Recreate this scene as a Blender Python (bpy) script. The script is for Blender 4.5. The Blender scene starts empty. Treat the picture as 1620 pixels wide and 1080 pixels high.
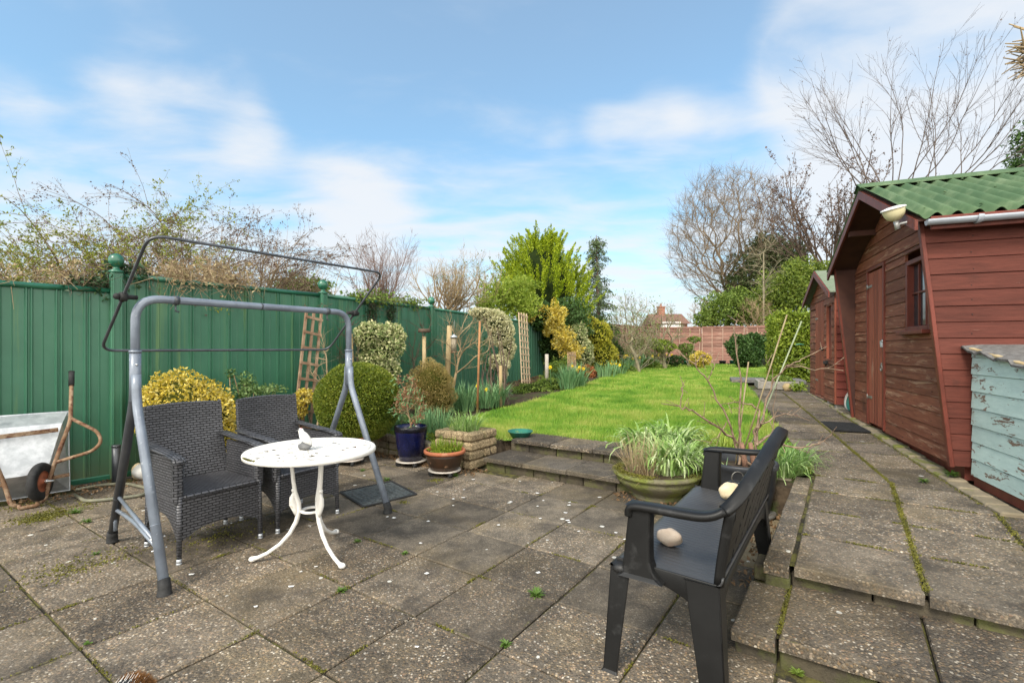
import bpy, math, random
import numpy as np
from mathutils import Vector, Matrix
R = math.radians
rng = np.random.default_rng(7)
random.seed(7)
scene = bpy.context.scene
COL = scene.collection

# ------------------------------------------------------------------ camera
CAMH = 1.3
cam_d = bpy.data.cameras.new('camera')
cam_d.sensor_width = 36.0
cam_d.lens = 775.0 / 1620.0 * 36.0
cam_d.shift_y = 10.0 / 1620.0
cam_d.clip_start = 0.05
cam_d.clip_end = 1500
cam = bpy.data.objects.new('camera', cam_d)
cam.location = (0, 0, CAMH)
cam.rotation_euler = (R(90), 0, 0)
COL.objects.link(cam)
scene.camera = cam

# ------------------------------------------------------------------ sky, sun, exposure
SUN_EL, SUN_AZ = 44.0, 214.0      # compass azimuth of the sun, clockwise from +Y
world = bpy.data.worlds.new('World')
scene.world = world
world.use_nodes = True
nt = world.node_tree
nt.nodes.clear()
def wn(t, **k):
    n = nt.nodes.new(t)
    for a, b in k.items(): setattr(n, a, b)
    return n
wl = nt.links.new
w_out = wn('ShaderNodeOutputWorld'); w_bg = wn('ShaderNodeBackground')
w_sky = wn('ShaderNodeTexSky', sky_type='NISHITA', sun_disc=False)
w_sky.sun_elevation = R(SUN_EL); w_sky.sun_rotation = R(SUN_AZ)
w_sky.air_density = 1.0; w_sky.dust_density = 0.6; w_sky.ozone_density = 1.6
w_bg.inputs['Strength'].default_value = 0.14
tc = wn('ShaderNodeTexCoord')
sep = wn('ShaderNodeSeparateXYZ'); wl(tc.outputs['Generated'], sep.inputs[0])
# project the direction on a cloud layer
def wmath(op, a, b=None, c=None):
    n = wn('ShaderNodeMath', operation=op)
    for i, v in enumerate((a, b, c)):
        if v is None: continue
        if isinstance(v, (int, float)): n.inputs[i].default_value = v
        else: wl(v, n.inputs[i])
    return n.outputs[0]
zz = wmath('MAXIMUM', wmath('ADD', sep.outputs[2], 0.12), 0.05)
comb = wn('ShaderNodeCombineXYZ')
wl(wmath('DIVIDE', sep.outputs[0], zz), comb.inputs[0])
wl(wmath('DIVIDE', sep.outputs[1], zz), comb.inputs[1])
def blob(direction, r0, r1, amt):
    d = Vector(direction).normalized()
    v = wn('ShaderNodeVectorMath', operation='DISTANCE')
    wl(tc.outputs['Generated'], v.inputs[0]); v.inputs[1].default_value = d
    mr = wn('ShaderNodeMapRange'); mr.interpolation_type = 'SMOOTHSTEP'
    wl(v.outputs['Value'], mr.inputs[0])
    mr.inputs[1].default_value = r0; mr.inputs[2].default_value = r1
    mr.inputs[3].default_value = amt; mr.inputs[4].default_value = 0.0
    return mr.outputs[0]
def noise_w(scale, detail, rough, dist, vec):
    n = wn('ShaderNodeTexNoise'); n.inputs['Scale'].default_value = scale
    n.inputs['Detail'].default_value = detail; n.inputs['Roughness'].default_value = rough
    n.inputs['Distortion'].default_value = dist
    wl(vec, n.inputs['Vector']); return n.outputs['Fac']
mp = wn('ShaderNodeMapping'); wl(comb.outputs[0], mp.inputs[0]); mp.inputs['Location'].default_value = (3.1, 1.7, 0)
mp.inputs['Rotation'].default_value = (0, 0, R(-25)); mp.inputs['Scale'].default_value = (1.0, 1.7, 1)
n1 = noise_w(1.9, 9, 0.54, 0.3, mp.outputs[0])
n2 = noise_w(0.8, 5, 0.5, 0.2, mp.outputs[0])
def pdir(px, py): return (px - 810, 775, 550 - py)
blobs = [((170, 150), .01, .08, .15), ((250, 140), .02, .11, .22), ((370, 160), .02, .08, .12), ((30, 155), .01, .06, .14), ((570, 330), .02, .15, .30), ((400, 220), .02, .08, .22),
         ((960, 205), .01, .07, .22), ((1040, 190), .02, .09, .27), ((1110, 180), .01, .08, .2), ((1270, 40), .03, .14, .26), ((1250, 110), .02, .12, .20), ((1400, 110), .04, .2, .26),
         ((1530, 110), .08, .3, .33), ((1450, 230), .05, .3, .26), ((880, 215), .01, .05, .1), ((230, 5), .01, .08, .18)]
tot = None
for (p, a, b, m) in blobs:
    o = blob(pdir(*p), a, b, m)
    tot = o if tot is None else wmath('ADD', tot, o)
tot = wmath('MINIMUM', tot, 0.40)
# low sky is milky everywhere; the sky behind the camera is cloudy too
low = wn('ShaderNodeMapRange'); low.interpolation_type = 'SMOOTHSTEP'; wl(sep.outputs[2], low.inputs[0])
low.inputs[1].default_value = 0.0; low.inputs[2].default_value = 0.55; low.inputs[3].default_value = 0.58; low.inputs[4].default_value = 0.0
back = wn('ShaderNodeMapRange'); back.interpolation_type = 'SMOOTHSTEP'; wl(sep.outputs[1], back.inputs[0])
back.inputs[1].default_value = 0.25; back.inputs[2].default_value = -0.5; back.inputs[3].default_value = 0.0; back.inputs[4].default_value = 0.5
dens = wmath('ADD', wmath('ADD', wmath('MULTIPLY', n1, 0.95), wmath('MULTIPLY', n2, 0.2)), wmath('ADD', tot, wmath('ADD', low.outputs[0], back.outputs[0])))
cr = wn('ShaderNodeMapRange'); cr.interpolation_type = 'SMOOTHSTEP'; wl(dens, cr.inputs[0])
cr.inputs[1].default_value = 0.62; cr.inputs[2].default_value = 1.22; cr.inputs[3].default_value = 0.23; cr.inputs[4].default_value = 0.93
gain = wn('ShaderNodeMix', data_type='RGBA', blend_type='MULTIPLY'); gain.inputs[0].default_value = 1.0
wl(w_sky.outputs[0], gain.inputs[6]); gain.inputs[7].default_value = (0.52, 0.97, 1.03, 1)
mx = wn('ShaderNodeMix', data_type='RGBA'); wl(cr.outputs[0], mx.inputs[0]); wl(gain.outputs[2], mx.inputs[6])
bright = wn('ShaderNodeMix', data_type='RGBA'); bright.inputs[6].default_value = (3.75, 3.85, 4.0, 1); bright.inputs[7].default_value = (14.5, 14.0, 12.9, 1)  # unseen clouds behind the camera are brightened to add fill light
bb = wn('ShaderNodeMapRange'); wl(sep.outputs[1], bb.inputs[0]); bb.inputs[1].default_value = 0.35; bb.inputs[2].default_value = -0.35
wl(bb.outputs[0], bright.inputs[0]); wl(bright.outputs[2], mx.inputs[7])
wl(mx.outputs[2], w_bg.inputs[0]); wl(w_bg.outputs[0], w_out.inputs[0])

sun_d = bpy.data.lights.new('sun', 'SUN')
sun_d.energy = 2.2; sun_d.angle = R(14); sun_d.color = (1.0, 0.93, 0.82)
sun = bpy.data.objects.new('sun', sun_d)
az, el = R(SUN_AZ), R(SUN_EL)
sdir = Vector((math.sin(az) * math.cos(el), math.cos(az) * math.cos(el), math.sin(el)))
sun.rotation_euler = sdir.to_track_quat('Z', 'Y').to_euler()
sun.location = (0, -5, 30)
COL.objects.link(sun)
scene.view_settings.view_transform = 'Standard'
scene.view_settings.look = 'None'
scene.view_settings.gamma = 1.0
scene.view_settings.exposure = 0.78

# ------------------------------------------------------------------ frames of reference
TH = 0.599                                  # the paving runs 34 degrees to the right of the view
CT, ST = math.cos(TH), math.sin(TH)
def W(a, b): return (a * CT + b * ST, -a * ST + b * CT)          # paving grid -> world
def AB(x, y): return (x * CT - y * ST, x * ST + y * CT)
TG = R(22)
CG, SG = math.cos(TG), math.sin(TG)
def G(a, b): return (a * CG + b * SG, -a * SG + b * CG)          # garden axis grid -> world
TX = [2, 4.85, 6.94, 8.94, 12, 20, 40, 400]
TZ = [.22, .25, .33, .40, .47, .50, .55, .8]
def T(x, y):
    return float(np.interp(x * ST + y * CT, TX, TZ))
def Tn(x, y):
    return np.interp(x * ST + y * CT, TX, TZ)
def at(px, py, z):                          # point of the photograph at height z
    y = 775.0 * (CAMH - z) / (py - 550.0)
    return ((px - 810) / 775.0 * y, y)
def gp(px, py):                             # ... on the garden terrain
    z = .3
    for _ in range(12):
        x, y = at(px, py, z); z = T(x, y)
    return (x, y, z)
def dz(px, py, y):                          # ... at distance y
    return ((px - 810) / 775.0 * y, y, CAMH + (550 - py) / 775.0 * y)

# ------------------------------------------------------------------ materials
MATS = {}
def nodes_of(m): return m.node_tree.nodes, m.node_tree.links
def ramp(nd, lk, fac, stops):
    r = nd.new('ShaderNodeValToRGB'); lk.new(fac, r.inputs[0])
    e = r.color_ramp.elements
    while len(e) > 1: e.remove(e[-1])
    e[0].position = stops[0][0]; e[0].color = tuple(stops[0][1]) + (1,)
    for p, c in stops[1:]:
        q = e.new(p); q.color = tuple(c) + (1,)
    return r.outputs[0]
def mixc(nd, lk, f, a, b, mode='MIX'):
    m = nd.new('ShaderNodeMix'); m.data_type = 'RGBA'; m.blend_type = mode
    for s, v in ((0, f), (6, a), (7, b)):
        if isinstance(v, (int, float)): m.inputs[s].default_value = v
        elif isinstance(v, tuple): m.inputs[s].default_value = tuple(v)[:3] + (1,)
        else: lk.new(v, m.inputs[s])
    return m.outputs[2]
def nz(nd, lk, vec, scale, detail=4, rough=.55, dist=0.0):
    n = nd.new('ShaderNodeTexNoise'); n.inputs['Scale'].default_value = scale
    n.inputs['Detail'].default_value = detail; n.inputs['Roughness'].default_value = rough
    n.inputs['Distortion'].default_value = dist
    lk.new(vec, n.inputs['Vector']); return n.outputs['Fac']
def rng_(nd, lk, v, a, b, c=0.0, d=1.0):
    m = nd.new('ShaderNodeMapRange'); lk.new(v, m.inputs[0])
    for i, k in enumerate((a, b, c, d)): m.inputs[i + 1].default_value = k
    return m.outputs[0]
def mth(nd, lk, op, a, b=0.0):
    m = nd.new('ShaderNodeMath'); m.operation = op
    for i, v in enumerate((a, b)):
        if isinstance(v, (int, float)): m.inputs[i].default_value = v
        else: lk.new(v, m.inputs[i])
    return m.outputs[0]
def newmat(name):
    m = bpy.data.materials.new(name); m.use_nodes = True
    nd, lk = nodes_of(m); nd.clear()
    o = nd.new('ShaderNodeOutputMaterial'); b = nd.new('ShaderNodeBsdfPrincipled')
    lk.new(b.outputs[0], o.inputs[0])
    return m, nd, lk, b, o
def M(name, c1, c2=None, rough=.6, metal=0.0, scale=6.0, lo=.4, hi=.65, isl=0.0, spots=None, bump=0.0, bscale=60.0, stretch=(1, 1, 1), spec=.3, coat=0.0, c3=None, s3=25.0, lo3=.58, hi3=.66):
    """general mottled material: two colours by noise, an optional third in sharper patches, per-piece brightness"""
    if name in MATS: return MATS[name]
    m, nd, lk, b, o = newmat(name)
    t = nd.new('ShaderNodeTexCoord'); mp_ = nd.new('ShaderNodeMapping'); lk.new(t.outputs['Object'], mp_.inputs[0])
    mp_.inputs['Scale'].default_value = stretch
    vec = mp_.outputs[0]
    g = nd.new('ShaderNodeNewGeometry')
    if isl:
        ad = nd.new('ShaderNodeVectorMath'); ad.operation = 'ADD'; cb = nd.new('ShaderNodeCombineXYZ')
        k = mth(nd, lk, 'MULTIPLY', g.outputs['Random Per Island'], 37.0)
        for i in range(3): lk.new(k, cb.inputs[i])
        lk.new(vec, ad.inputs[0]); lk.new(cb.outputs[0], ad.inputs[1]); vec = ad.outputs[0]
    col = tuple(c1)
    if c2 is not None:
        f = rng_(nd, lk, nz(nd, lk, vec, scale, 6, .6), lo, hi)
        col = mixc(nd, lk, f, tuple(c1), tuple(c2))
    if c3 is not None:
        f = rng_(nd, lk, nz(nd, lk, vec, s3, 7, .65), lo3, hi3)
        col = mixc(nd, lk, f, col, tuple(c3))
    if isl:
        v = rng_(nd, lk, g.outputs['Random Per Island'], 0, 1, 1 - isl, 1 + isl)
        cc = nd.new('ShaderNodeCombineXYZ')
        for i in range(3): lk.new(v, cc.inputs[i])
        col = mixc(nd, lk, 1.0, col, cc.outputs[0], 'MULTIPLY')
    if isinstance(col, tuple): b.inputs['Base Color'].default_value = col + (1,)
    else: lk.new(col, b.inputs['Base Color'])
    b.inputs['Roughness'].default_value = rough; b.inputs['Metallic'].default_value = metal
    b.inputs['Specular IOR Level'].default_value = spec
    b.inputs['Coat Weight'].default_value = coat
    if bump:
        bp = nd.new('ShaderNodeBump'); bp.inputs['Strength'].default_value = min(1.0, bump); bp.inputs['Distance'].default_value = .01
        lk.new(nz(nd, lk, vec, bscale, 5, .6), bp.inputs['Height']); lk.new(bp.outputs[0], b.inputs['Normal'])
    MATS[name] = m
    return m
def LEAF(name, cols, rough=.5, trans=.35, jit=.35, clump=1.3, spec=.35):
    """foliage: colour picked per leaf, lighter and darker clumps, some light let through"""
    if name in MATS: return MATS[name]
    m, nd, lk, b, o = newmat(name)
    g = nd.new('ShaderNodeNewGeometry')
    st = [(i / max(1, len(cols) - 1) * .999, c) for i, c in enumerate(cols)]
    t = nd.new('ShaderNodeTexCoord')
    cl = nz(nd, lk, t.outputs['Object'], clump, 3, .5)
    f = mth(nd, lk, 'ADD', mth(nd, lk, 'MULTIPLY', g.outputs['Random Per Island'], 1 - jit), mth(nd, lk, 'MULTIPLY', rng_(nd, lk, cl, .3, .7), jit))
    col = ramp(nd, lk, f, st)
    lk.new(col, b.inputs['Base Color']); b.inputs['Roughness'].default_value = rough
    b.inputs['Specular IOR Level'].default_value = spec
    if trans:
        tr = nd.new('ShaderNodeBsdfTranslucent'); lk.new(col, tr.inputs[0])
        ms = nd.new('ShaderNodeMixShader'); ms.inputs[0].default_value = trans
        lk.new(b.outputs[0], ms.inputs[1]); lk.new(tr.outputs[0], ms.inputs[2]); lk.new(ms.outputs[0], o.inputs[0])
    MATS[name] = m
    return m

# ------------------------------------------------------------------ mesh builder
class MB:
    def __init__(s): s.V = []; s.F = []; s.S = []; s.n = 0; s.uv = []
    def add(s, verts, faces, smooth=False, uvs=None):
        verts = [tuple(v) for v in verts]
        s.V.extend(verts)
        for i, f in enumerate(faces):
            s.F.append(tuple(k + s.n for k in f)); s.S.append(smooth)
            s.uv.append(uvs[i] if uvs else None)
        s.n += len(verts); return s
    def box(s, c, size, ax=None, bev=0.0):
        """box centred at c, axes ax (3 unit vectors) default world"""
        ax = ax or (Vector((1, 0, 0)), Vector((0, 1, 0)), Vector((0, 0, 1)))
        c = Vector(c); h = [k / 2 for k in size]
        if bev <= 0:
            vs = [c + ax[0] * (i * h[0]) + ax[1] * (j * h[1]) + ax[2] * (k * h[2]) for i in (-1, 1) for j in (-1, 1) for k in (-1, 1)]
            return s.add(vs, [(0, 1, 3, 2), (4, 6, 7, 5), (0, 4, 5, 1), (2, 3, 7, 6), (0, 2, 6, 4), (1, 5, 7, 3)])
        bev = min(bev, min(h) * .8)
        vs = []; idx = {}
        for i in (-1, 1):
            for j in (-1, 1):
                for k in (-1, 1):
                    for q in range(3):
                        d = [h[0] * i, h[1] * j, h[2] * k]
                        for w in range(3):
                            if w != q: d[w] -= bev * (i, j, k)[w]
                        idx[(i, j, k, q)] = len(vs)
                        vs.append(c + ax[0] * d[0] + ax[1] * d[1] + ax[2] * d[2])
        fs = []
        for q in range(3):
            u, v = [w for w in range(3) if w != q]
            for sg in (-1, 1):
                f = []
                for (su, sv) in ((-1, -1), (1, -1), (1, 1), (-1, 1)):
                    key = [0, 0, 0]; key[q] = sg; key[u] = su; key[v] = sv
                    f.append(idx[(key[0], key[1], key[2], q)])
                if (sg == 1) == (q == 1): f.reverse()
                fs.append(tuple(f))
        for q in range(3):                      # edges along axis q
            u, v = [w for w in range(3) if w != q]
            for su in (-1, 1):
                for sv in (-1, 1):
                    def kk(sq, which):
                        key = [0, 0, 0]; key[q] = sq; key[u] = su; key[v] = sv
                        return idx[(key[0], key[1], key[2], which)]
                    fs.append((kk(-1, u), kk(1, u), kk(1, v), kk(-1, v)))
        for i in (-1, 1):
            for j in (-1, 1):
                for k in (-1, 1):
                    fs.append(tuple(idx[(i, j, k, q)] for q in range(3)))
        return s.add(vs, fs)
    def beam(s, p0, p1, w, h, up=(0, 0, 1), bev=0.0):
        p0, p1 = Vector(p0), Vector(p1); d = p1 - p0; L = d.length; d.normalize()
        u = Vector(up); x = d.cross(u)
        if x.length < 1e-4: x = d.cross(Vector((0, 1, 0)))
        x.normalize(); u = x.cross(d)
        return s.box((p0 + p1) / 2, (L, w, h), (d, x, u), bev)
    def prism(s, poly, d, smooth=False):
        """closed polygon (3-D points) pushed along d"""
        n = len(poly); d = Vector(d)
        a = [Vector(p) for p in poly]; vs = a + [p + d for p in a]
        fs = [tuple(range(n))[::-1], tuple(range(n, 2 * n))]
        fs += [(i, (i + 1) % n, n + (i + 1) % n, n + i) for i in range(n)]
        return s.add(vs, fs, smooth)
    def tube(s, pts, r, sides=10, closed=False, caps=True, smooth=True):
        pts = [Vector(p) for p in pts]; n = len(pts)
        rr = r if isinstance(r, (list, tuple)) else [r] * n
        vs = []; prev = None
        for i, p in enumerate(pts):
            if closed: t = pts[(i + 1) % n] - pts[i - 1]
            else: t = pts[min(i + 1, n - 1)] - pts[max(i - 1, 0)]
            if t.length < 1e-9: t = Vector((0, 0, 1))
            t.normalize()
            if prev is None:
                u = t.cross(Vector((0, 0, 1)))
                if u.length < .1: u = t.cross(Vector((0, 1, 0)))
            else: u = prev - t * prev.dot(t)
            u.normalize(); prev = u; v = t.cross(u)
            rx, ry = rr[i] if isinstance(rr[i], (tuple, list)) else (rr[i], rr[i])
            for k in range(sides):
                a = 2 * math.pi * k / sides
                vs.append(p + u * (math.cos(a) * rx) + v * (math.sin(a) * ry))
        fs = []
        m = n if closed else n - 1
        for i in range(m):
            j = (i + 1) % n
            for k in range(sides):
                l = (k + 1) % sides
                fs.append((i * sides + k, i * sides + l, j * sides + l, j * sides + k))
        s.add(vs, fs, smooth)
        if caps and not closed:
            b = s.n - len(vs)
            s.F.append(tuple(b + k for k in range(sides))[::-1]); s.S.append(False); s.uv.append(None)
            s.F.append(tuple(b + (n - 1) * sides + k for k in range(sides))); s.S.append(False); s.uv.append(None)
        return s
    def lathe(s, prof, c=(0, 0, 0), seg=32, smooth=True, axis=None, wob=None):
        """prof: (r, z) list turned round a vertical (or given) axis"""
        c = Vector(c)
        if axis is None: X, Y, Z = Vector((1, 0, 0)), Vector((0, 1, 0)), Vector((0, 0, 1))
        else:
            Z = Vector(axis).normalized(); X = Z.cross(Vector((0, 0, 1)))
            if X.length < .1: X = Z.cross(Vector((0, 1, 0)))
            X.normalize(); Y = Z.cross(X)
        vs = []
        for (r, z) in prof:
            for k in range(seg):
                a = 2 * math.pi * k / seg
                q = r * (1 + (wob * math.sin(3 * a + z * 9) if wob else 0))
                vs.append(c + X * (q * math.cos(a)) + Y * (q * math.sin(a)) + Z * z)
        fs = []
        for i in range(len(prof) - 1):
            for k in range(seg):
                l = (k + 1) % seg
                fs.append((i * seg + k, i * seg + l, (i + 1) * seg + l, (i + 1) * seg + k))
        return s.add(vs, fs, smooth)
    def sph(s, c, r, seg=14, rings=9, sq=(1, 1, 1), lump=0.0):
        c = Vector(c); vs = []; ph = random.random() * 9
        for i in range(rings + 1):
            t = math.pi * i / rings
            for k in range(seg):
                a = 2 * math.pi * k / seg
                q = r * (1 + lump * (math.sin(3 * a + ph) * math.sin(2 * t) + .6 * math.sin(5 * t + 2 * a + ph) * math.sin(t)))
                vs.append(c + Vector((q * sq[0] * math.sin(t) * math.cos(a), q * sq[1] * math.sin(t) * math.sin(a), q * sq[2] * math.cos(t))))
        fs = []
        for i in range(rings):
            for k in range(seg):
                l = (k + 1) % seg
                fs.append((i * seg + k, (i + 1) * seg + k, (i + 1) * seg + l, i * seg + l))
        return s.add(vs, fs, True)
    def build(s, name, mat, parent=None, base=None, uv=False):
        V = np.array(s.V, dtype=np.float64).reshape(-1, 3)
        me = bpy.data.meshes.new(name)
        if parent is not None: off = np.array(parent.get('_w', (0, 0, 0)), float)
        elif base is not None: off = np.array(base, float)
        else:
            mn, mxx = V.min(0), V.max(0); off = np.array([(mn[0] + mxx[0]) / 2, (mn[1] + mxx[1]) / 2, mn[2]])
        me.from_pydata((V - off).tolist(), [], s.F)
        me.polygons.foreach_set('use_smooth', s.S)
        if uv or any(u is not None for u in s.uv):
            ul = me.uv_layers.new(name='UVMap'); L = V - off
            for p, cu in zip(me.polygons, s.uv):
                if cu is not None:
                    for li, q in zip(p.loop_indices, cu): ul.data[li].uv = q
                elif uv:
                    nn = p.normal; ax_ = max(range(3), key=lambda i: abs(nn[i]))
                    for li, vi in zip(p.loop_indices, p.vertices):
                        q = L[vi]
                        ul.data[li].uv = (q[1], q[2]) if ax_ == 0 else ((q[0], q[2]) if ax_ == 1 else (q[0], q[1]))
        me.materials.append(mat)
        me.update()
        o = bpy.data.objects.new(name, me); COL.objects.link(o)
        if parent is not None: o.parent = parent; o['_w'] = tuple(off.tolist())
        else: o.location = off; o['_w'] = tuple(off.tolist())
        return o
def fastmesh(name, V, nper, mat, parent=None, base=None, smooth=False):
    """V (N, nper, 3): N separate polygons"""
    N = V.shape[0]
    if parent is not None: off = np.array(parent.get('_w', (0, 0, 0)), float)
    elif base is not None: off = np.array(base, float)
    else:
        f = V.reshape(-1, 3); mn, mxx = f.min(0), f.max(0); off = np.array([(mn[0] + mxx[0]) / 2, (mn[1] + mxx[1]) / 2, mn[2]])
    return rawmesh(name, V.reshape(-1, 3) - off, np.arange(N * nper).reshape(N, nper), mat, parent, off, smooth)
def rawmesh(name, V, F, mat, parent, off, smooth):
    me = bpy.data.meshes.new(name)
    nper = F.shape[1]; N = F.shape[0]
    me.vertices.add(len(V)); me.vertices.foreach_set('co', np.ascontiguousarray(V, dtype=np.float32).ravel())
    me.loops.add(N * nper); me.loops.foreach_set('vertex_index', np.ascontiguousarray(F, dtype=np.int32).ravel())
    me.polygons.add(N); me.polygons.foreach_set('loop_start', np.arange(N, dtype=np.int32) * nper)
    me.polygons.foreach_set('use_smooth', np.full(N, smooth))
    me.materials.append(mat); me.update(calc_edges=True); me.validate()
    o = bpy.data.objects.new(name, me); COL.objects.link(o)
    if parent is not None: o.parent = parent
    else: o.location = off
    o['_w'] = tuple(np.array(off, float).tolist())
    return o
def thing(name, label, cat, loc=(0, 0, 0), group=None):
    o = bpy.data.objects.new(name, None); COL.objects.link(o)
    o.location = loc; o['_w'] = tuple(loc); o.empty_display_size = .1
    o['label'] = label; o['category'] = cat
    if group: o['group'] = group
    return o
def tag(o, label, cat, group=None, kind=None):
    if label: o['label'] = label
    if cat: o['category'] = cat
    if group: o['group'] = group
    if kind: o['kind'] = kind
    return o
def struct(o, label=None):
    o['kind'] = 'structure'
    if label: o['label'] = label
    return o
def bevel(o, w=.004, seg=2):
    m = o.modifiers.new('bevel', 'BEVEL'); m.width = w; m.segments = seg; m.limit_method = 'ANGLE'; m.angle_limit = R(35); return o
def arc_pts(pts, r=.08, n=6):
    """round the corners of a polyline"""
    P = [Vector(p) for p in pts]; out = [P[0]]
    for i in range(1, len(P) - 1):
        a = (P[i - 1] - P[i]); b = (P[i + 1] - P[i]); q = min(r, a.length * .45, b.length * .45)
        p0 = P[i] + a.normalized() * q; p1 = P[i] + b.normalized() * q
        for k in range(n + 1):
            t = k / n; out.append(p0 * (1 - t) ** 2 + P[i] * 2 * t * (1 - t) + p1 * t * t)
    out.append(P[-1]); return out

# ------------------------------------------------------------------ plants
def unit(v): return v / np.maximum(1e-9, np.linalg.norm(v, axis=-1, keepdims=True))
def leaves(P, size, aspect=.5, tilt=None, jit=.3, up=0.0):
    """diamond leaves at points P; tilt (N,3) preferred direction of the leaf axis"""
    N = len(P)
    d = rng.normal(size=(N, 3))
    if tilt is not None: d = d * .6 + tilt * 1.2
    d[:, 2] += up
    d = unit(d); s = unit(np.cross(d, rng.normal(size=(N, 3))))
    L = size * (1 + jit * rng.uniform(-1, 1, (N, 1))); w = L * aspect
    nrm = np.cross(d, s) * w * .25
    return np.stack([P - d * L * .5, P + s * w * .5 + nrm, P + d * L * .5, P - s * w * .5 + nrm], 1)
def blobpts(n, blobs, shell=.35, lump=.15):
    """points near the outside of a union of ellipsoids (cx,cy,cz,rx,ry,rz)"""
    B = np.array(blobs, float); vol = (B[:, 3] * B[:, 4] * B[:, 5]) ** (2 / 3)
    idx = rng.choice(len(B), int(n * 1.7), p=vol / vol.sum())
    d = unit(rng.normal(size=(len(idx), 3)))
    rad = 1 - shell * rng.random((len(idx), 1)) ** 1.6
    ph = rng.uniform(0, 6, 3)
    rad *= 1 + lump * (np.sin(d[:, :1] * 5 + ph[0] + idx[:, None]) * np.cos(d[:, 1:2] * 4 + ph[1]) + .7 * np.sin(d[:, 2:] * 7 + d[:, :1] * 5 + ph[2]))
    P = B[idx, :3] + d * rad * B[idx, 3:6]
    keep = np.ones(len(P), bool)
    for k in range(len(B)):                     # drop what lies deep inside another blob
        q = (((P - B[k, :3]) / B[k, 3:6]) ** 2).sum(1) < .32
        keep &= ~(q & (idx != k))
    P, d = P[keep][:n], d[keep][:n]
    return P, d
def segmesh(segs, sides=3):
    """(N,8) p0 p1 r0 r1 -> quads of little prisms"""
    S = np.array(segs, float)
    p0, p1, r0, r1 = S[:, 0:3], S[:, 3:6], S[:, 6:7], S[:, 7:8]
    d = unit(p1 - p0); ref = np.where(np.abs(d[:, 2:]) > .9, np.array([[1., 0, 0]]), np.array([[0, 0, 1.]]))
    u = unit(np.cross(d, ref)); v = np.cross(d, u)
    V = []
    for p, r in ((p0, r0), (p1, r1)):
        for k in range(sides):
            a = 2 * math.pi * k / sides
            V.append(p + (u * math.cos(a) + v * math.sin(a)) * r)
    V = np.stack(V, 1)                           # N, 2*sides, 3
    N = len(S)
    F = np.array([[k, (k + 1) % sides, sides + (k + 1) % sides, sides + k] for k in range(sides)])
    F = (F[None] + (np.arange(N) * 2 * sides)[:, None, None]).reshape(-1, 4)
    return V.reshape(-1, 3), F
def segobj(name, segs, mat, parent, sides=3):
    V, F = segmesh(segs, sides)
    off = np.array(parent['_w'], float)
    return rawmesh(name, V - off, F, mat, parent, off, True)
def grow(base, pts, k=.35, start=None, r_tip=.003, power=2.4, wig=.02):
    """natural branching: each target point joins the cheapest existing node"""
    base = np.array(base, float)
    nodes = [base]; par = [-1]; plen = [0.0]
    if start is not None:
        for s in start:
            nodes.append(np.array(s, float)); par.append(len(nodes) - 2)
            plen.append(plen[-1] + np.linalg.norm(nodes[-1] - nodes[-2]))
    pts = np.array(pts, float)
    order = np.argsort(np.linalg.norm(pts - nodes[-1], axis=1))
    cap = len(pts) * 4 + 50
    NA = np.zeros((cap, 3)); LA = np.full(cap, 1e9); n = len(nodes)
    NA[:n] = np.array(nodes); LA[:n] = plen; par = par + [0] * (cap - n)
    lo = max(0, n - 3) if start is not None else 0
    for i in order:
        p = pts[i]
        dd = np.linalg.norm(NA[lo:n] - p, axis=1)
        c = dd + k * LA[lo:n]
        # discourage branches that run back down
        dv = (p - NA[lo:n]); c = c + np.maximum(0, -dv[:, 2]) * .5
        j = int(np.argmin(c)) + lo
        L = np.linalg.norm(p - NA[j])
        m = 3 if L > .25 else (2 if L > .1 else 1)
        m = min(m, 3); prev = j; a = NA[j].copy()
        # start off along the parent direction for a curved joint
        pd = NA[j] - NA[par[j]] if par[j] >= 0 else np.array([0, 0, 1.])
        pd = pd / max(1e-6, np.linalg.norm(pd))
        for q in range(1, m + 1):
            t = q / m
            x = a * (1 - t) + p * t + pd * (L * .35 * t * (1 - t)) + rng.normal(size=3) * wig * L * (1 - t * .9)
            NA[n] = x; par[n] = prev; LA[n] = LA[prev] + np.linalg.norm(x - NA[prev]); prev = n; n += 1
    child = np.zeros(n); rad = np.zeros(n)
    kids = [0] * n
    for i in range(n - 1, 0, -1):
        if child[i] == 0: child[i] = r_tip ** power
        rad[i] = child[i] ** (1 / power); child[par[i]] += child[i]
    rad[0] = child[0] ** (1 / power)
    isleaf = np.ones(n, bool)
    for i in range(1, n): isleaf[par[i]] = False
    best = np.full(n, -1)
    for i in range(1, n):
        p_ = par[i]
        if best[p_] < 0 or rad[i] > rad[best[p_]]: best[p_] = i
    parr = np.array(par[:n]); has = (best[:n] >= 0) & (parr >= 0); lock = (1 + (len(start) if start is not None else 0))
    has[:lock] = False; idx = np.where(has)[0]
    for _ in range(7): NA[idx] = NA[idx] * .5 + (NA[parr[idx]] + NA[best[idx]]) * .25
    segs = [(*NA[par[i]], *NA[i], rad[par[i]] if rad[par[i]] < rad[i] * 1.6 else rad[i] * 1.15, rad[i]) for i in range(1, n)]
    return np.array(segs), NA[:n], rad[:n], isleaf, np.array(par[:n])
def ellipts(n, c, r, zmin=None, shell=0.0):
    P = unit(rng.normal(size=(n * 3, 3))) * (rng.random((n * 3, 1)) ** (1 / 3) * (1 - shell) + shell)
    P = P * np.array(r) + np.array(c)
    if zmin is not None: P = P[P[:, 2] > zmin]
    return P[:n]
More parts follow.
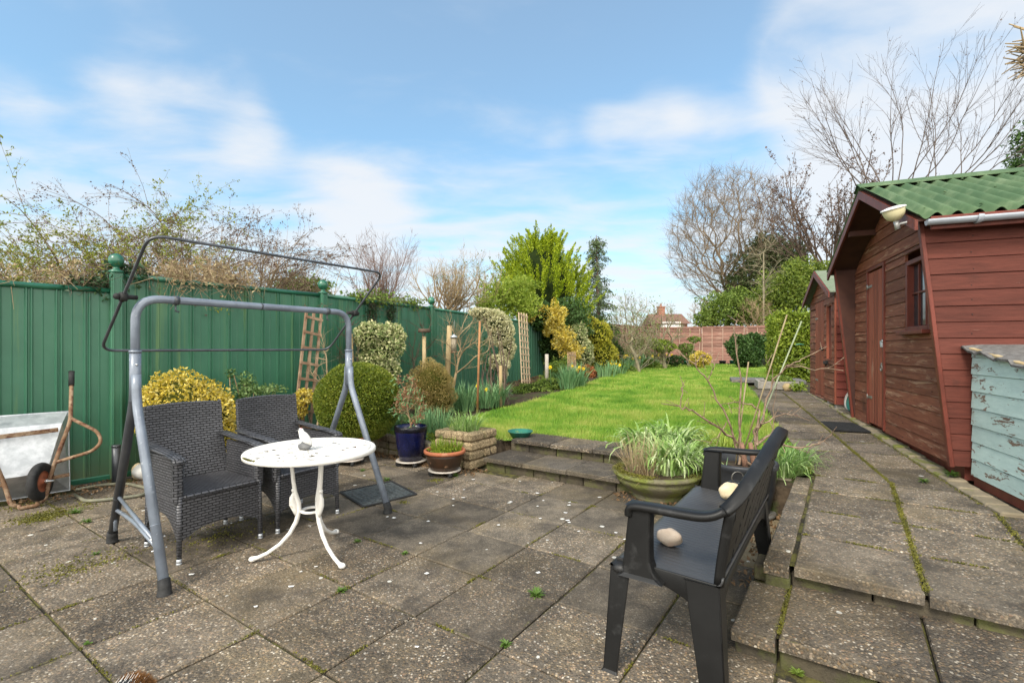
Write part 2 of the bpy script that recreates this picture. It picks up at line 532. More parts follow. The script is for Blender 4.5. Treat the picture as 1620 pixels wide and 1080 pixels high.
def twigs(NA, par, sel, n, L, r, up=.4, spread=.8, droop=0.0, steps=2):
    """fine shoots off the outer nodes"""
    ids = rng.choice(sel, n)
    p = NA[ids]; d0 = unit(NA[ids] - NA[par[ids]])
    d = unit(d0 + rng.normal(size=(n, 3)) * spread + np.array([0, 0, up]))
    out = []; ll = L * rng.uniform(.4, 1.2, (n, 1)) / steps
    for s in range(steps):
        q = p + d * ll
        r0 = r * (1 - s / steps * .5); r1 = r * (1 - (s + 1) / steps * .5)
        out.append(np.concatenate([p, q, np.full((n, 1), r0), np.full((n, 1), r1)], 1))
        p = q; d = unit(d + rng.normal(size=(n, 3)) * .25 + np.array([0, 0, -droop]))
    return np.concatenate(out, 0), p
def baretree(name, label, cat, base, targets, mat, n_tw=1500, tw_len=.3, tw_r=.003, k=.35, start=None, r_tip=.004, power=2.4, thick=.02, up=.3, spread=.8, droop=0., leafm=None, nleaf=0, lsize=.03, group=None, wig=.03, twmat=None, laspect=.6):
    t = thing(name, label, cat, tuple(base), group)
    segs, NA, rad, lf, par = grow(base, targets, k, start, r_tip, power, wig)
    th = np.maximum(segs[:, 6], segs[:, 7]) > thick
    if th.any(): segobj('trunk', segs[th], mat, t, 7)
    tw, tips = twigs(NA, par, np.where(rad < max(thick, r_tip * 1.5))[0][0:] if (rad < max(thick, r_tip * 1.5)).any() else np.arange(1, len(NA)), n_tw, tw_len, tw_r, up, spread, droop)
    cr_ = np.concatenate([segs[~th], tw], 0)
    segobj('crown', cr_, twmat or mat, t, 3)
    if leafm is not None and nleaf:
        ids = rng.integers(0, len(tips), nleaf)
        P = tips[ids] + rng.normal(size=(nleaf, 3)) * lsize * .8
        fastmesh('foliage', leaves(P, lsize, laspect), 4, leafm, t)
    return t
def bush(name, label, cat, base, blobs, mat, n, size, aspect=.55, shell=.35, lump=.15, core=None, group=None, stem=None, tiltw=.5, up=0., stems=0, z0=None):
    t = thing(name, label, cat, tuple(base), group)
    P, d = blobpts(n, blobs, shell, lump)
    if z0 is not None:
        k = P[:, 2] > z0; P, d = P[k], d[k]
    fastmesh('foliage', leaves(P, size, aspect, d * tiltw if tiltw else None, up=up), 4, mat, t)
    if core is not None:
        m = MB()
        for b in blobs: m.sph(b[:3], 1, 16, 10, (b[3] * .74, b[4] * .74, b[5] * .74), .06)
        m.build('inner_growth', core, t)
    if stems:
        sg = []
        for i in range(stems):
            b = blobs[i % len(blobs)]; a = np.array(base) + np.array([rng.normal() * .04, rng.normal() * .04, 0])
            c = np.array(b[:3]) + rng.normal(size=3) * np.array(b[3:6]) * .3
            mid = (a + c) / 2 + rng.normal(size=3) * .05
            sg += [(*a, *mid, .014, .011), (*mid, *c, .011, .005)]
        segobj('stem', sg, stem, t, 5)
    return t
def blades(centers, n, h, spread, width, droop=.5, steps=4, hj=.3, base_r=.05):
    """strap leaves; returns quads (N*steps,4,3)"""
    C = np.array(centers, float).reshape(-1, 3)
    ids = rng.integers(0, len(C), n)
    az_ = rng.uniform(0, 2 * math.pi, n); out = np.stack([np.cos(az_), np.sin(az_), np.zeros(n)], 1)
    p = C[ids] + out * base_r * rng.random((n, 1)) ** .5
    hh = h * (1 + hj * rng.uniform(-1, 1, n)); lean = np.abs(rng.normal(0, spread, n))
    side = np.stack([-np.sin(az_), np.cos(az_), np.zeros(n)], 1)
    rot = rng.uniform(-.9, .9, n)[:, None]; side = unit(side + out * rot)
    Q = []; w0 = np.full((n, 1), width) * rng.uniform(.7, 1.2, (n, 1))
    prev = p; ang = lean
    dr = droop * rng.uniform(.3, 1.5, n)
    for s in range(steps):
        ang2 = ang + dr * (s / steps)
        d = out * np.sin(ang2)[:, None] + np.array([[0, 0, 1.]]) * np.cos(ang2)[:, None]
        q = prev + d * (hh / steps)[:, None]
        wa = w0 * (1 - (s / steps) ** 3 * .9); wb = w0 * (1 - ((s + 1) / steps) ** 3 * .95)
        Q.append(np.stack([prev - side * wa / 2, prev + side * wa / 2, q + side * wb / 2, q - side * wb / 2], 1))
        prev = q; ang = ang2
    # interleave so that each blade is one connected island
    return np.stack(Q, 1), prev
def bladeobj(name, BQ, mat, parent=None, base=None):
    """BQ (N,steps,4,3) -> connected strips so per-island colour works"""
    N, S = BQ.shape[:2]
    L = np.concatenate([BQ[:, :, 0], BQ[:, -1:, 3]], 1); Rr = np.concatenate([BQ[:, :, 1], BQ[:, -1:, 2]], 1)
    V = np.stack([L, Rr], 2).reshape(N, -1, 3)   # per blade 2*(S+1) verts
    f = np.array([[2 * i, 2 * i + 1, 2 * i + 3, 2 * i + 2] for i in range(S)])
    F = (f[None] + (np.arange(N) * 2 * (S + 1))[:, None, None]).reshape(-1, 4)
    V = V.reshape(-1, 3)
    if parent is not None: off = np.array(parent['_w'], float)
    elif base is not None: off = np.array(base, float)
    else: off = np.append(V.mean(0)[:2], V[:, 2].min())
    return rawmesh(name, V - off, F, mat, parent, off, False)

def limb(S, tips, p, d, L, r, lv, up=.1, wob=.10, ang=.55, dens=3.0, ratio=.5, rmin=.0015, seg=.16, droop=0.0, first=.18):
    """a limb that bends gently, tapers and throws side shoots, which do the same"""
    n = max(3, int(L / seg)); st = L / n; q = np.array(p, float); d = unit(np.array(d, float))
    nk = dens * L if lv > 0 else 0; at_ = sorted(rng.uniform(first, .97, int(nk + rng.random()))); ki = 0
    for i in range(n):
        t = (i + 1) / n; d = unit(d + rng.normal(size=3) * wob * .6 + np.array([0, 0, (up - droop * t) * .35]))
        e = q + d * st; r0 = max(rmin, r * (1 - i / n * .82)); r1 = max(rmin * .8, r * (1 - t * .82)); S.append((*q, *e, r0, r1))
        while ki < len(at_) and at_[ki] <= t:
            a = rng.normal(size=3); a = unit(a - d * a.dot(d)); w = ang * rng.uniform(.6, 1.3); dd = unit(d * math.cos(w) + a * math.sin(w))
            limb(S, tips, q + d * st * rng.random(), dd, L * ratio * (1.15 - at_[ki] * .6) * rng.uniform(.6, 1.2), r0 * .62, lv - 1, up, wob * 1.2, ang, dens * 1.5, ratio, rmin, seg * .8, droop, .1); ki += 1
        q = e
    tips.append(q)
def limbtree(name, label, cat, base, mains, mat, lv=2, leafm=None, nleaf=0, lsize=.03, thick=.015, stemmat=None, group=None, laspect=.6, **k):
    """mains: (start, direction, length, radius)"""
    t = thing(name, label, cat, tuple(base), group); S = []; tips = []
    for (p, d, L, r) in mains: limb(S, tips, p, d, L, r, lv, **k)
    S = np.array(S); th = S[:, 6] > thick
    if th.any(): segobj('trunk', S[th], stemmat or mat, t, 7)
    segobj('crown', S[~th], mat, t, 3)
    if leafm is not None and nleaf:
        fine = S[S[:, 6] < thick * .35] if (S[:, 6] < thick * .35).any() else S
        ids = rng.integers(0, len(fine), nleaf); f = rng.random((nleaf, 1)); P = fine[ids, 0:3] * (1 - f) + fine[ids, 3:6] * f + rng.normal(size=(nleaf, 3)) * lsize * .5
        fastmesh('foliage', leaves(P, lsize, laspect), 4, leafm, t)
    return t
def mains(c, n, L0, L1, r, el0, el1, jx=.15, az0=0, az1=6.283):
    out = []
    for i in range(n):
        a = rng.uniform(az0, az1); e = R(rng.uniform(el0, el1)); out.append(((c[0] + rng.normal() * jx, c[1] + rng.normal() * jx, c[2]), (math.cos(a) * math.cos(e), math.sin(a) * math.cos(e), math.sin(e)), rng.uniform(L0, L1), r * rng.uniform(.7, 1.2)))
    return out
def ltree(name, label, px, pytop, Y, n, el0, el1, L0, L1, r, zb, mat, trunk_r=.07, cat='tree', jx=.1, **k):
    x, y, zt = dz(px, pytop, Y); z0 = T(x, y)
    mm = [((x, y, z0), (0, 0, 1), zb - z0 + .3, trunk_r)] + mains((x, y, zb), n, L0, L1, r, el0, el1, jx)
    return limbtree(name, label, cat, (x, y, z0), mm, mat, **k)
# ------------------------------------------------------------------ named materials
def slabmat(name, dark, agg, moss, tan=.0, scale=92.0):
    m, nd, lk, b, o = newmat(name)
    t = nd.new('ShaderNodeTexCoord'); g = nd.new('ShaderNodeNewGeometry')
    vec = t.outputs['Object']; isl = g.outputs['Random Per Island']
    wv = nd.new('ShaderNodeTexNoise'); wv.inputs['Scale'].default_value = 55; lk.new(vec, wv.inputs['Vector'])
    wm = nd.new('ShaderNodeVectorMath'); wm.operation = 'MULTIPLY_ADD'; lk.new(wv.outputs['Color'], wm.inputs[0]); wm.inputs[1].default_value = (.012,) * 3; lk.new(vec, wm.inputs[2])
    vo = nd.new('ShaderNodeTexVoronoi'); vo.inputs['Scale'].default_value = scale; lk.new(wm.outputs[0], vo.inputs['Vector'])
    sp = nd.new('ShaderNodeSeparateColor'); lk.new(vo.outputs['Color'], sp.inputs[0])
    c = dark
    stone = ramp(nd, lk, sp.outputs[0], [(0, (c[0] * .45, c[1] * .43, c[2] * .42)), (.28, c), (.42, (.15, .11, .07)), (.56, (.25, .175, .10)), (.66, (.10, .085, .07)), (.76, (.40, .31, .20)), (.86, (.27, .17, .11)), (.94, (.46, .39, .30)), (1, (.60, .54, .45))])
    vo2 = nd.new('ShaderNodeTexVoronoi'); vo2.inputs['Scale'].default_value = scale * 2.3; lk.new(wm.outputs[0], vo2.inputs['Vector'])
    sp2 = nd.new('ShaderNodeSeparateColor'); lk.new(vo2.outputs['Color'], sp2.inputs[0])
    fine = ramp(nd, lk, sp2.outputs[0], [(0, (c[0] * .5, c[1] * .5, c[2] * .5)), (.55, c), (.8, (.17, .135, .095)), (.95, (.30, .25, .19)), (1, (.42, .37, .31))])
    paste = mixc(nd, lk, rng_(nd, lk, nz(nd, lk, vec, 9, 7, .65), .35, .7), (c[0] * .55, c[1] * .55, c[2] * .55), (c[0] * 1.5, c[1] * 1.45, c[2] * 1.4))
    paste = mixc(nd, lk, .35, paste, fine)
    big = nz(nd, lk, vec, 2.6, 6, .6)
    # where the paste has worn off, per slab and in patches
    ex = mth(nd, lk, 'ADD', rng_(nd, lk, big, .3, .7, -.3, .5), rng_(nd, lk, isl, 0, 1, agg - .55, agg + .25))
    edge = mth(nd, lk, 'SUBTRACT', 1.0, rng_(nd, lk, vo.outputs['Distance'], .35, .62))
    f = mth(nd, lk, 'MULTIPLY', mth(nd, lk, 'MINIMUM', mth(nd, lk, 'MAXIMUM', ex, 0.02), 1.0), edge)
    # only the paler chips break through where little is worn
    col = mixc(nd, lk, f, paste, stone)
    # black algae stains, ochre film, moss
    st = rng_(nd, lk, nz(nd, lk, vec, 3.3, 8, .68, .4), .47, .64, 0, .68)
    col = mixc(nd, lk, st, col, (.032, .028, .024))
    oc = rng_(nd, lk, nz(nd, lk, vec, 1.3, 5, .6), .5 - tan, .75 - tan, 0, .5)
    col = mixc(nd, lk, oc, col, (.19, .145, .075))
    wt = nd.new('ShaderNodeTexVoronoi'); wt.inputs['Scale'].default_value = 7.5; lk.new(wm.outputs[0], wt.inputs['Vector'])
    s3 = nd.new('ShaderNodeSeparateColor'); lk.new(wt.outputs['Color'], s3.inputs[0])
    rad = rng_(nd, lk, s3.outputs[1], 0, 1, .05, .15)
    lich = mth(nd, lk, 'MULTIPLY', mth(nd, lk, 'LESS_THAN', wt.outputs['Distance'], rad), mth(nd, lk, 'GREATER_THAN', s3.outputs[0], .80))
    col = mixc(nd, lk, mth(nd, lk, 'MULTIPLY', lich, .8), col, (.56, .55, .50))
    uvn = nd.new('ShaderNodeUVMap'); sx = nd.new('ShaderNodeSeparateXYZ'); lk.new(uvn.outputs[0], sx.inputs[0])
    e = mth(nd, lk, 'SUBTRACT', 1.0, sx.outputs[0])
    mo = mth(nd, lk, 'ADD', mth(nd, lk, 'MULTIPLY', e, .33), mth(nd, lk, 'ADD', mth(nd, lk, 'MULTIPLY', nz(nd, lk, vec, 5.5, 8, .7), .9), moss))
    mk = rng_(nd, lk, mo, .77, .97, 0, .85)
    mc = mixc(nd, lk, nz(nd, lk, vec, 30, 4, .6), (.075, .07, .018), (.21, .20, .04))
    col = mixc(nd, lk, mk, col, mc)
    v = rng_(nd, lk, mth(nd, lk, 'FRACT', mth(nd, lk, 'MULTIPLY', isl, 17.3)), 0, 1, .72, 1.28)
    cc = nd.new('ShaderNodeCombineXYZ')
    for i in range(3): lk.new(v, cc.inputs[i])
    col = mixc(nd, lk, 1.0, col, cc.outputs[0], 'MULTIPLY')
    lk.new(col, b.inputs['Base Color']); b.inputs['Roughness'].default_value = .85; b.inputs['Specular IOR Level'].default_value = .22
    hgt = mth(nd, lk, 'ADD', mth(nd, lk, 'MULTIPLY', f, .5), mth(nd, lk, 'ADD', mth(nd, lk, 'MULTIPLY', nz(nd, lk, vec, 35, 8, .7), .9), mth(nd, lk, 'MULTIPLY', mk, .6)))
    bp = nd.new('ShaderNodeBump'); bp.inputs['Strength'].default_value = .75; bp.inputs['Distance'].default_value = .006
    lk.new(hgt, bp.inputs['Height']); lk.new(bp.outputs[0], b.inputs['Normal'])
    return m
m_slab = slabmat('aggregate_slab', (.118, .10, .078), .9, -.02)
m_slab2 = slabmat('riven_slab', (.105, .09, .070), .42, -.05)
m_slab_tan = slabmat('sandy_slab', (.15, .12, .078), .35, -.02, tan=.20)
m_stepslab = slabmat('dark_step_slab', (.062, .055, .046), .25, -.04)
m_path = slabmat('path_slab', (.125, .108, .086), .9, -.02, scale=88)
m_joint = M('mossy_joint', (.04, .035, .018), (.12, .112, .03), rough=.95, scale=11, lo=.42, hi=.58, bump=.8, bscale=160, c3=(.03, .026, .02), s3=7, lo3=.5, hi3=.6)
m_wallstone = M('mossy_wall_stone', (.16, .135, .095), (.25, .21, .15), rough=.9, scale=9, isl=.22, bump=.9, bscale=38, c3=(.095, .10, .035), s3=5, lo3=.5, hi3=.66, spec=.3)
m_riser = M('dark_riser_stone', (.085, .07, .045), (.04, .034, .026), rough=.9, scale=6, isl=.2, bump=.9, bscale=35, c3=(.09, .095, .03), s3=5, lo3=.47, hi3=.62, spec=.3)  # darker mix than the wall stone, for the step risers
m_planter = M('pebbled_block', (.16, .115, .062), (.38, .29, .17), rough=.85, scale=60, lo=.42, hi=.6, isl=.15, bump=1.0, bscale=70, c3=(.075, .075, .03), s3=4.5, lo3=.52, hi3=.68, spec=.4)
m_soil = M('soil', (.035, .025, .016), (.085, .062, .04), rough=.95, scale=14, bump=1.0, bscale=60, c3=(.05, .075, .02), s3=2.5, lo3=.52, hi3=.64, spec=.2)
m_lawn = M('lawn_floor', (.07, .15, .018), (.11, .20, .028), rough=.9, scale=3.0, bump=.5, bscale=90, spec=.2)
m_grass = LEAF('grass_blades', [(.08, .21, .025), (.16, .33, .035), (.27, .43, .055), (.44, .50, .11), (.55, .54, .17)], rough=.5, trans=.42, jit=.62, clump=1.9)
m_green = None
def fence_mat():
    m, nd, lk, b, o = newmat('green_sheet_steel')
    t = nd.new('ShaderNodeTexCoord'); g = nd.new('ShaderNodeNewGeometry'); vec = t.outputs['Object']
    col = mixc(nd, lk, rng_(nd, lk, nz(nd, lk, vec, 1.7, 5, .6), .3, .7), (.020, .098, .054), (.034, .132, .076))
    mp_ = nd.new('ShaderNodeMapping'); lk.new(vec, mp_.inputs[0]); mp_.inputs['Scale'].default_value = (9, 9, .35)
    st = rng_(nd, lk, nz(nd, lk, mp_.outputs[0], 1.0, 7, .65), .57, .70, 0, .6)
    col = mixc(nd, lk, st, col, (.12, .19, .05))
    sxyz = nd.new('ShaderNodeSeparateXYZ'); lk.new(vec, sxyz.inputs[0])
    mp2 = nd.new('ShaderNodeMapping'); lk.new(vec, mp2.inputs[0]); mp2.inputs['Scale'].default_value = (3, 3, .8)
    fd = rng_(nd, lk, nz(nd, lk, mp2.outputs[0], 1.6, 6, .6), .45, .7, 0, .35)
    col = mixc(nd, lk, fd, col, (.05, .17, .09))
    dirt = mth(nd, lk, 'MULTIPLY', rng_(nd, lk, sxyz.outputs[2], 0.0, .45, 1, 0), nz(nd, lk, vec, 6, 5, .6))
    col = mixc(nd, lk, dirt, col, (.10, .09, .04))
    lk.new(col, b.inputs['Base Color']); b.inputs['Roughness'].default_value = .42; b.inputs['Specular IOR Level'].default_value = .5
    bp = nd.new('ShaderNodeBump'); bp.inputs['Strength'].default_value = .15; bp.inputs['Distance'].default_value = .01
    lk.new(nz(nd, lk, vec, 3, 3, .5), bp.inputs['Height']); lk.new(bp.outputs[0], b.inputs['Normal'])
    return m
m_green = fence_mat()
m_greencap = M('green_cap_paint', (.012, .085, .048), (.03, .15, .09), rough=.3, scale=5, spec=.6, c3=(.07, .12, .03), s3=14, lo3=.6, hi3=.7)
m_pipe = M('grey_powder_paint', (.185, .215, .26), (.13, .15, .185), rough=.33, metal=.15, scale=7, spec=.6, bump=.12, bscale=30, c3=(.3, .33, .37), s3=35, lo3=.62, hi3=.7)
m_pipe_dark = M('dark_powder_paint', (.045, .05, .058), (.075, .08, .09), rough=.35, metal=.2, scale=8, spec=.6)
m_blackplastic = M('black_plastic', (.007, .007, .007), (.012, .012, .012), rough=.45, scale=4, spec=.28, bump=.08, bscale=300, c3=(.04, .04, .04), s3=10, lo3=.6, hi3=.8)
m_bench_lit = M('lit_black_plastic', (.040, .040, .041), (.058, .058, .059), rough=.42, scale=3, spec=.4, bump=.06, bscale=250, c3=(.07, .07, .075), s3=6, lo3=.6, hi3=.9)  # black plastic again, its colour lightened for the light reflected off the seat
m_rubber = M('black_rubber', (.014, .014, .014), (.03, .03, .03), rough=.75, scale=20)
m_bolt = M('zinc_bolt', (.55, .55, .54), rough=.35, metal=.9)
def wicker_mat():
    m, nd, lk, b, o = newmat('woven_wicker')
    uvn = nd.new('ShaderNodeUVMap'); uvn.uv_map = 'UVMap'
    # wobble
    br = nd.new('ShaderNodeTexBrick'); lk.new(uvn.outputs[0], br.inputs['Vector'])
    br.inputs['Scale'].default_value = 1.0; br.inputs['Brick Width'].default_value = .042; br.inputs['Row Height'].default_value = .017
    br.inputs['Mortar Size'].default_value = .0036; br.inputs['Mortar Smooth'].default_value = 1.0; br.offset = .5
    br.inputs['Color1'].default_value = (.062, .062, .068, 1); br.inputs['Color2'].default_value = (.088, .088, .096, 1); br.inputs['Mortar'].default_value = (.006, .006, .007, 1)
    lk.new(br.outputs['Color'], b.inputs['Base Color'])
    h = mth(nd, lk, 'SUBTRACT', 1.0, br.outputs['Fac'])
    bp = nd.new('ShaderNodeBump'); bp.inputs['Strength'].default_value = 1.0; bp.inputs['Distance'].default_value = .008
    lk.new(h, bp.inputs['Height']); lk.new(bp.outputs[0], b.inputs['Normal'])
    b.inputs['Roughness'].default_value = .42
    return m
m_wicker = wicker_mat()
m_whiteiron = M('white_cast_metal', (.66, .64, .60), (.50, .48, .43), rough=.5, scale=12, lo=.55, hi=.8, bump=.3, bscale=120, c3=(.30, .22, .12), s3=9, lo3=.64, hi3=.75)
m_galv = M('galvanised_sheet', (.40, .42, .44), (.54, .56, .58), rough=.42, metal=.55, scale=14, lo=.4, hi=.6, bump=.12, bscale=20, c3=(.25, .25, .25), s3=4, lo3=.6, hi3=.8)
m_rust = M('rusty_tube', (.17, .095, .05), (.28, .20, .13), rough=.75, scale=16, bump=.4, bscale=100, c3=(.09, .035, .018), s3=20, lo3=.5, hi3=.62)
m_rusthub = M('orange_hub', (.33, .10, .05), (.22, .07, .035), rough=.6, scale=14)
def boards(name, c1, c2, worn, wl_, wh, scale=(1, 1, 1), grain=60, dirt=(.03, .02, .015), dlo=.6, dhi=.75):
    m, nd, lk, b, o = newmat(name)
    t = nd.new('ShaderNodeTexCoord'); g = nd.new('ShaderNodeNewGeometry')
    mp_ = nd.new('ShaderNodeMapping'); lk.new(t.outputs['Object'], mp_.inputs[0]); mp_.inputs['Scale'].default_value = scale
    ad = nd.new('ShaderNodeVectorMath'); ad.operation = 'ADD'; cb = nd.new('ShaderNodeCombineXYZ')
    lk.new(mth(nd, lk, 'MULTIPLY', g.outputs['Random Per Island'], 41.0), cb.inputs[0]); lk.new(mth(nd, lk, 'MULTIPLY', g.outputs['Random Per Island'], 23.0), cb.inputs[2])
    lk.new(mp_.outputs[0], ad.inputs[0]); lk.new(cb.outputs[0], ad.inputs[1]); vec = ad.outputs[0]
    gr = nz(nd, lk, vec, 1.0, 8, .65, .3)
    col = mixc(nd, lk, rng_(nd, lk, gr, .35, .65), c1, c2)
    f2 = rng_(nd, lk, nz(nd, lk, vec, .55, 8, .7, .5), wl_, wh, 0, 1)
    col = mixc(nd, lk, f2, col, worn)
    f3 = rng_(nd, lk, nz(nd, lk, t.outputs['Object'], 2.2, 8, .68), dlo, dhi, 0, .75)
    col = mixc(nd, lk, f3, col, dirt)
    v = rng_(nd, lk, g.outputs['Random Per Island'], 0, 1, .80, 1.2); cc = nd.new('ShaderNodeCombineXYZ')
    for i in range(3): lk.new(v, cc.inputs[i])
    col = mixc(nd, lk, 1.0, col, cc.outputs[0], 'MULTIPLY')
    lk.new(col, b.inputs['Base Color']); b.inputs['Roughness'].default_value = .65; b.inputs['Specular IOR Level'].default_value = .15
    bp = nd.new('ShaderNodeBump'); bp.inputs['Strength'].default_value = .5; bp.inputs['Distance'].default_value = .006
    lk.new(mth(nd, lk, 'ADD', nz(nd, lk, vec, 2.5, 6, .7), f2), bp.inputs['Height']); lk.new(bp.outputs[0], b.inputs['Normal'])
    return m
# sheds are modelled in the garden frame, boards run along local x or y
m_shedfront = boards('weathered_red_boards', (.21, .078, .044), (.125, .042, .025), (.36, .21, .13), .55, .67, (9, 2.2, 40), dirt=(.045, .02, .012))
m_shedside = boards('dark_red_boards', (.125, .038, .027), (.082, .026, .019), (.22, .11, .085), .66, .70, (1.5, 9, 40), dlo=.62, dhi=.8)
m_shed2 = boards('bright_red_boards', (.15, .036, .026), (.11, .028, .02), (.42, .30, .24), .68, .74, (3, 3, 30), dlo=.62, dhi=.8)
m_door = boards('red_door_planks', (.27, .085, .05), (.19, .056, .034), (.33, .18, .12), .60, .70, (14, 14, 1.6), dlo=.58, dhi=.75)
m_trim = M('brown_red_trim', (.15, .036, .023), (.10, .026, .017), rough=.5, scale=6, stretch=(3, 3, 1), bump=.2, bscale=80)
m_soffit = M('dark_boards_soffit', (.075, .03, .02), (.05, .02, .015), rough=.7, scale=5)
m_roof = M('green_corrugated_sheet', (.052, .098, .044), (.082, .132, .062), rough=.8, scale=3, bump=.25, bscale=60, c3=(.15, .20, .11), s3=4, lo3=.5, hi3=.75, stretch=(1, 1, 1))
m_glass = M('window_glass', (.02, .025, .03), rough=.06, spec=.9)
m_felt = M('roofing_felt', (.10, .095, .09), (.16, .155, .15), rough=.9, scale=25, bump=.8, bscale=90)
m_feltgreen = M('green_roofing_felt', (.12, .16, .10), (.17, .19, .14), rough=.9, scale=10, bump=.5, bscale=90)
m_box = boards('flaking_turquoise_boards', (.43, .54, .50), (.36, .47, .44), (.17, .12, .09), .585, .60, (14, 8, 34), dirt=(.27, .30, .25), dlo=.62, dhi=.8)
m_gutter = M('grey_plastic_gutter', (.33, .36, .40), (.27, .29, .32), rough=.3, scale=5)
m_lampglass = M('milky_lamp_glass', (.60, .54, .33), rough=.25)
m_lampmetal = M('grey_lamp_metal', (.40, .40, .39), rough=.4, metal=.4)
m_steel = M('dull_steel', (.30, .29, .27), (.2, .17, .13), rough=.5, metal=.7, scale=20)
m_lapwood = M('faded_lap_panel', (.19, .095, .07), (.28, .15, .115), rough=.85, scale=3, isl=.3, stretch=(1, 1, 12), c3=(.33, .24, .18), s3=3, lo3=.55, hi3=.7)
m_trellis = M('trellis_timber', (.30, .19, .12), (.42, .30, .20), rough=.85, scale=8, isl=.2, bump=.3)
m_post = M('weathered_stake', (.33, .24, .12), (.42, .33, .19), rough=.85, scale=8, stretch=(1, 1, .3), bump=.4)
m_cane = M('bamboo_cane', (.26, .21, .12), (.18, .13, .07), rough=.6, scale=12)
m_terracotta = M('terracotta', (.36, .12, .055), (.26, .09, .045), rough=.7, scale=7, bump=.25, c3=(.45, .25, .15), s3=8, lo3=.58, hi3=.75)
m_terradark = M('dark_glazed_clay', (.045, .022, .012), (.025, .017, .011), rough=.32, scale=9, c3=(.30, .17, .10), s3=16, lo3=.60, hi3=.66)
m_blueglaze = M('blue_glaze', (.004, .006, .040), (.003, .004, .016), rough=.22, scale=4, spec=.5, coat=.1)
m_bluerim = M('dark_blue_rim', (.004, .004, .007), (.008, .008, .012), rough=.25, scale=6)
m_blackpot = M('black_pot_plastic', (.022, .024, .028), (.035, .038, .042), rough=.38, scale=6, c3=(.09, .09, .08), s3=12, lo3=.6, hi3=.8)
m_mossstone = M('mossy_cast_stone', (.15, .135, .085), (.09, .085, .045), rough=.92, scale=6, bump=.7, bscale=50, c3=(.15, .17, .035), s3=5, lo3=.46, hi3=.62)
m_stone = M('pale_pebble', (.36, .28, .21), (.48, .40, .32), rough=.6, scale=9, bump=.25, bscale=40, c3=(.38, .24, .17), s3=9, lo3=.55, hi3=.7)
m_cream = M('cream_pebble', (.62, .50, .31), (.68, .58, .42), rough=.6, scale=9, bump=.15)
m_dolly = M('pale_metal_dolly', (.48, .44, .39), (.36, .31, .26), rough=.5, scale=20, metal=.2)
m_mat = M('rubber_mat', (.075, .085, .085), (.045, .05, .05), rough=.75, scale=30, bump=.6, bscale=70)
m_matedge = M('mat_edge', (.02, .02, .02), rough=.7)
m_bark = M('grey_brown_bark', (.13, .10, .07), (.21, .17, .12), rough=.85, scale=6, bump=.3)
m_barkdark = M('dark_brown_bark', (.12, .085, .06), (.075, .05, .035), rough=.85, scale=9, bump=.3)
m_barkshrub = M('brown_wiry_stems', (.17, .12, .075), (.26, .19, .11), rough=.85, scale=9)
m_barkfan = M('fine_grey_brown_twigs', (.075, .055, .045), (.12, .09, .07), rough=.85, scale=4)
m_barkround = M('warm_brown_bark', (.21, .155, .095), (.15, .11, .07), rough=.85, scale=3)
m_barkred = M('reddish_twigs', (.16, .10, .08), (.22, .155, .125), rough=.85, scale=4)
m_barkpale = M('pale_lichen_bark', (.27, .24, .15), (.18, .15, .10), rough=.9, scale=7, bump=.3)
m_barkochre = M('ochre_bark', (.34, .25, .14), (.23, .17, .10), rough=.9, scale=3, bump=.3)
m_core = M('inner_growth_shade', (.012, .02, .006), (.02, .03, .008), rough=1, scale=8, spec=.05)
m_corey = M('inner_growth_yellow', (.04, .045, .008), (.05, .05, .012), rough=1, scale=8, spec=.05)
l_gold = LEAF('golden_leaves', [(.14, .16, .015), (.44, .34, .03), (.64, .48, .06), (.72, .62, .22), (.26, .30, .03)], trans=.3)
l_box = LEAF('clipped_box_leaves', [(.05, .085, .008), (.10, .15, .014), (.18, .22, .022), (.32, .32, .05)], trans=.25, clump=3)
l_darkgreen = LEAF('dark_green_leaves', [(.015, .04, .008), (.03, .075, .012), (.06, .12, .025), (.10, .17, .05)], trans=.2)
l_midgreen = LEAF('mid_green_leaves', [(.05, .09, .012), (.10, .16, .02), (.17, .24, .035), (.27, .33, .08)], trans=.3)
l_bright = LEAF('bright_green_leaves', [(.08, .13, .012), (.17, .25, .02), (.28, .36, .04), (.42, .47, .10)], trans=.35)
l_varieg = LEAF('cream_edged_leaves', [(.06, .11, .02), (.22, .28, .09), (.58, .56, .30), (.74, .70, .44)], trans=.25)
l_conifer = LEAF('lime_conifer_sprays', [(.05, .085, .006), (.17, .25, .010), (.38, .46, .018), (.58, .62, .04)], trans=.25, jit=.3)
l_thincon = LEAF('grey_green_conifer_sprays', [(.05, .085, .03), (.09, .135, .05), (.15, .20, .085)], trans=.2)
l_ivy = LEAF('ivy_leaves', [(.012, .035, .012), (.025, .06, .02), (.05, .10, .04)], trans=.15)
l_ramble = LEAF('rambler_leaves', [(.08, .11, .012), (.16, .20, .02), (.28, .30, .04), (.45, .40, .07)], trans=.35)
l_bud = LEAF('brown_buds', [(.06, .035, .025), (.12, .07, .05), (.17, .11, .08)], trans=.1)
l_heather = LEAF('browned_heather', [(.13, .10, .03), (.27, .20, .06), (.36, .29, .10), (.22, .13, .07)], trans=.2)
l_orange = LEAF('orange_dead_leaves', [(.22, .07, .025), (.36, .13, .04), (.42, .19, .07)], trans=.2)
l_dead = LEAF('dry_brown_leaves', [(.16, .07, .03), (.28, .14, .07), (.36, .22, .12)], trans=.2)
l_litter = LEAF('leaf_litter', [(.12, .07, .035), (.23, .14, .07), (.07, .04, .02)], trans=.1)
l_strap = LEAF('strap_leaves', [(.10, .20, .05), (.17, .30, .075), (.27, .40, .12), (.42, .52, .25)], trans=.3, jit=.2)
l_daff = LEAF('daffodil_leaves', [(.08, .19, .08), (.15, .29, .12), (.26, .40, .18)], trans=.25, jit=.2)
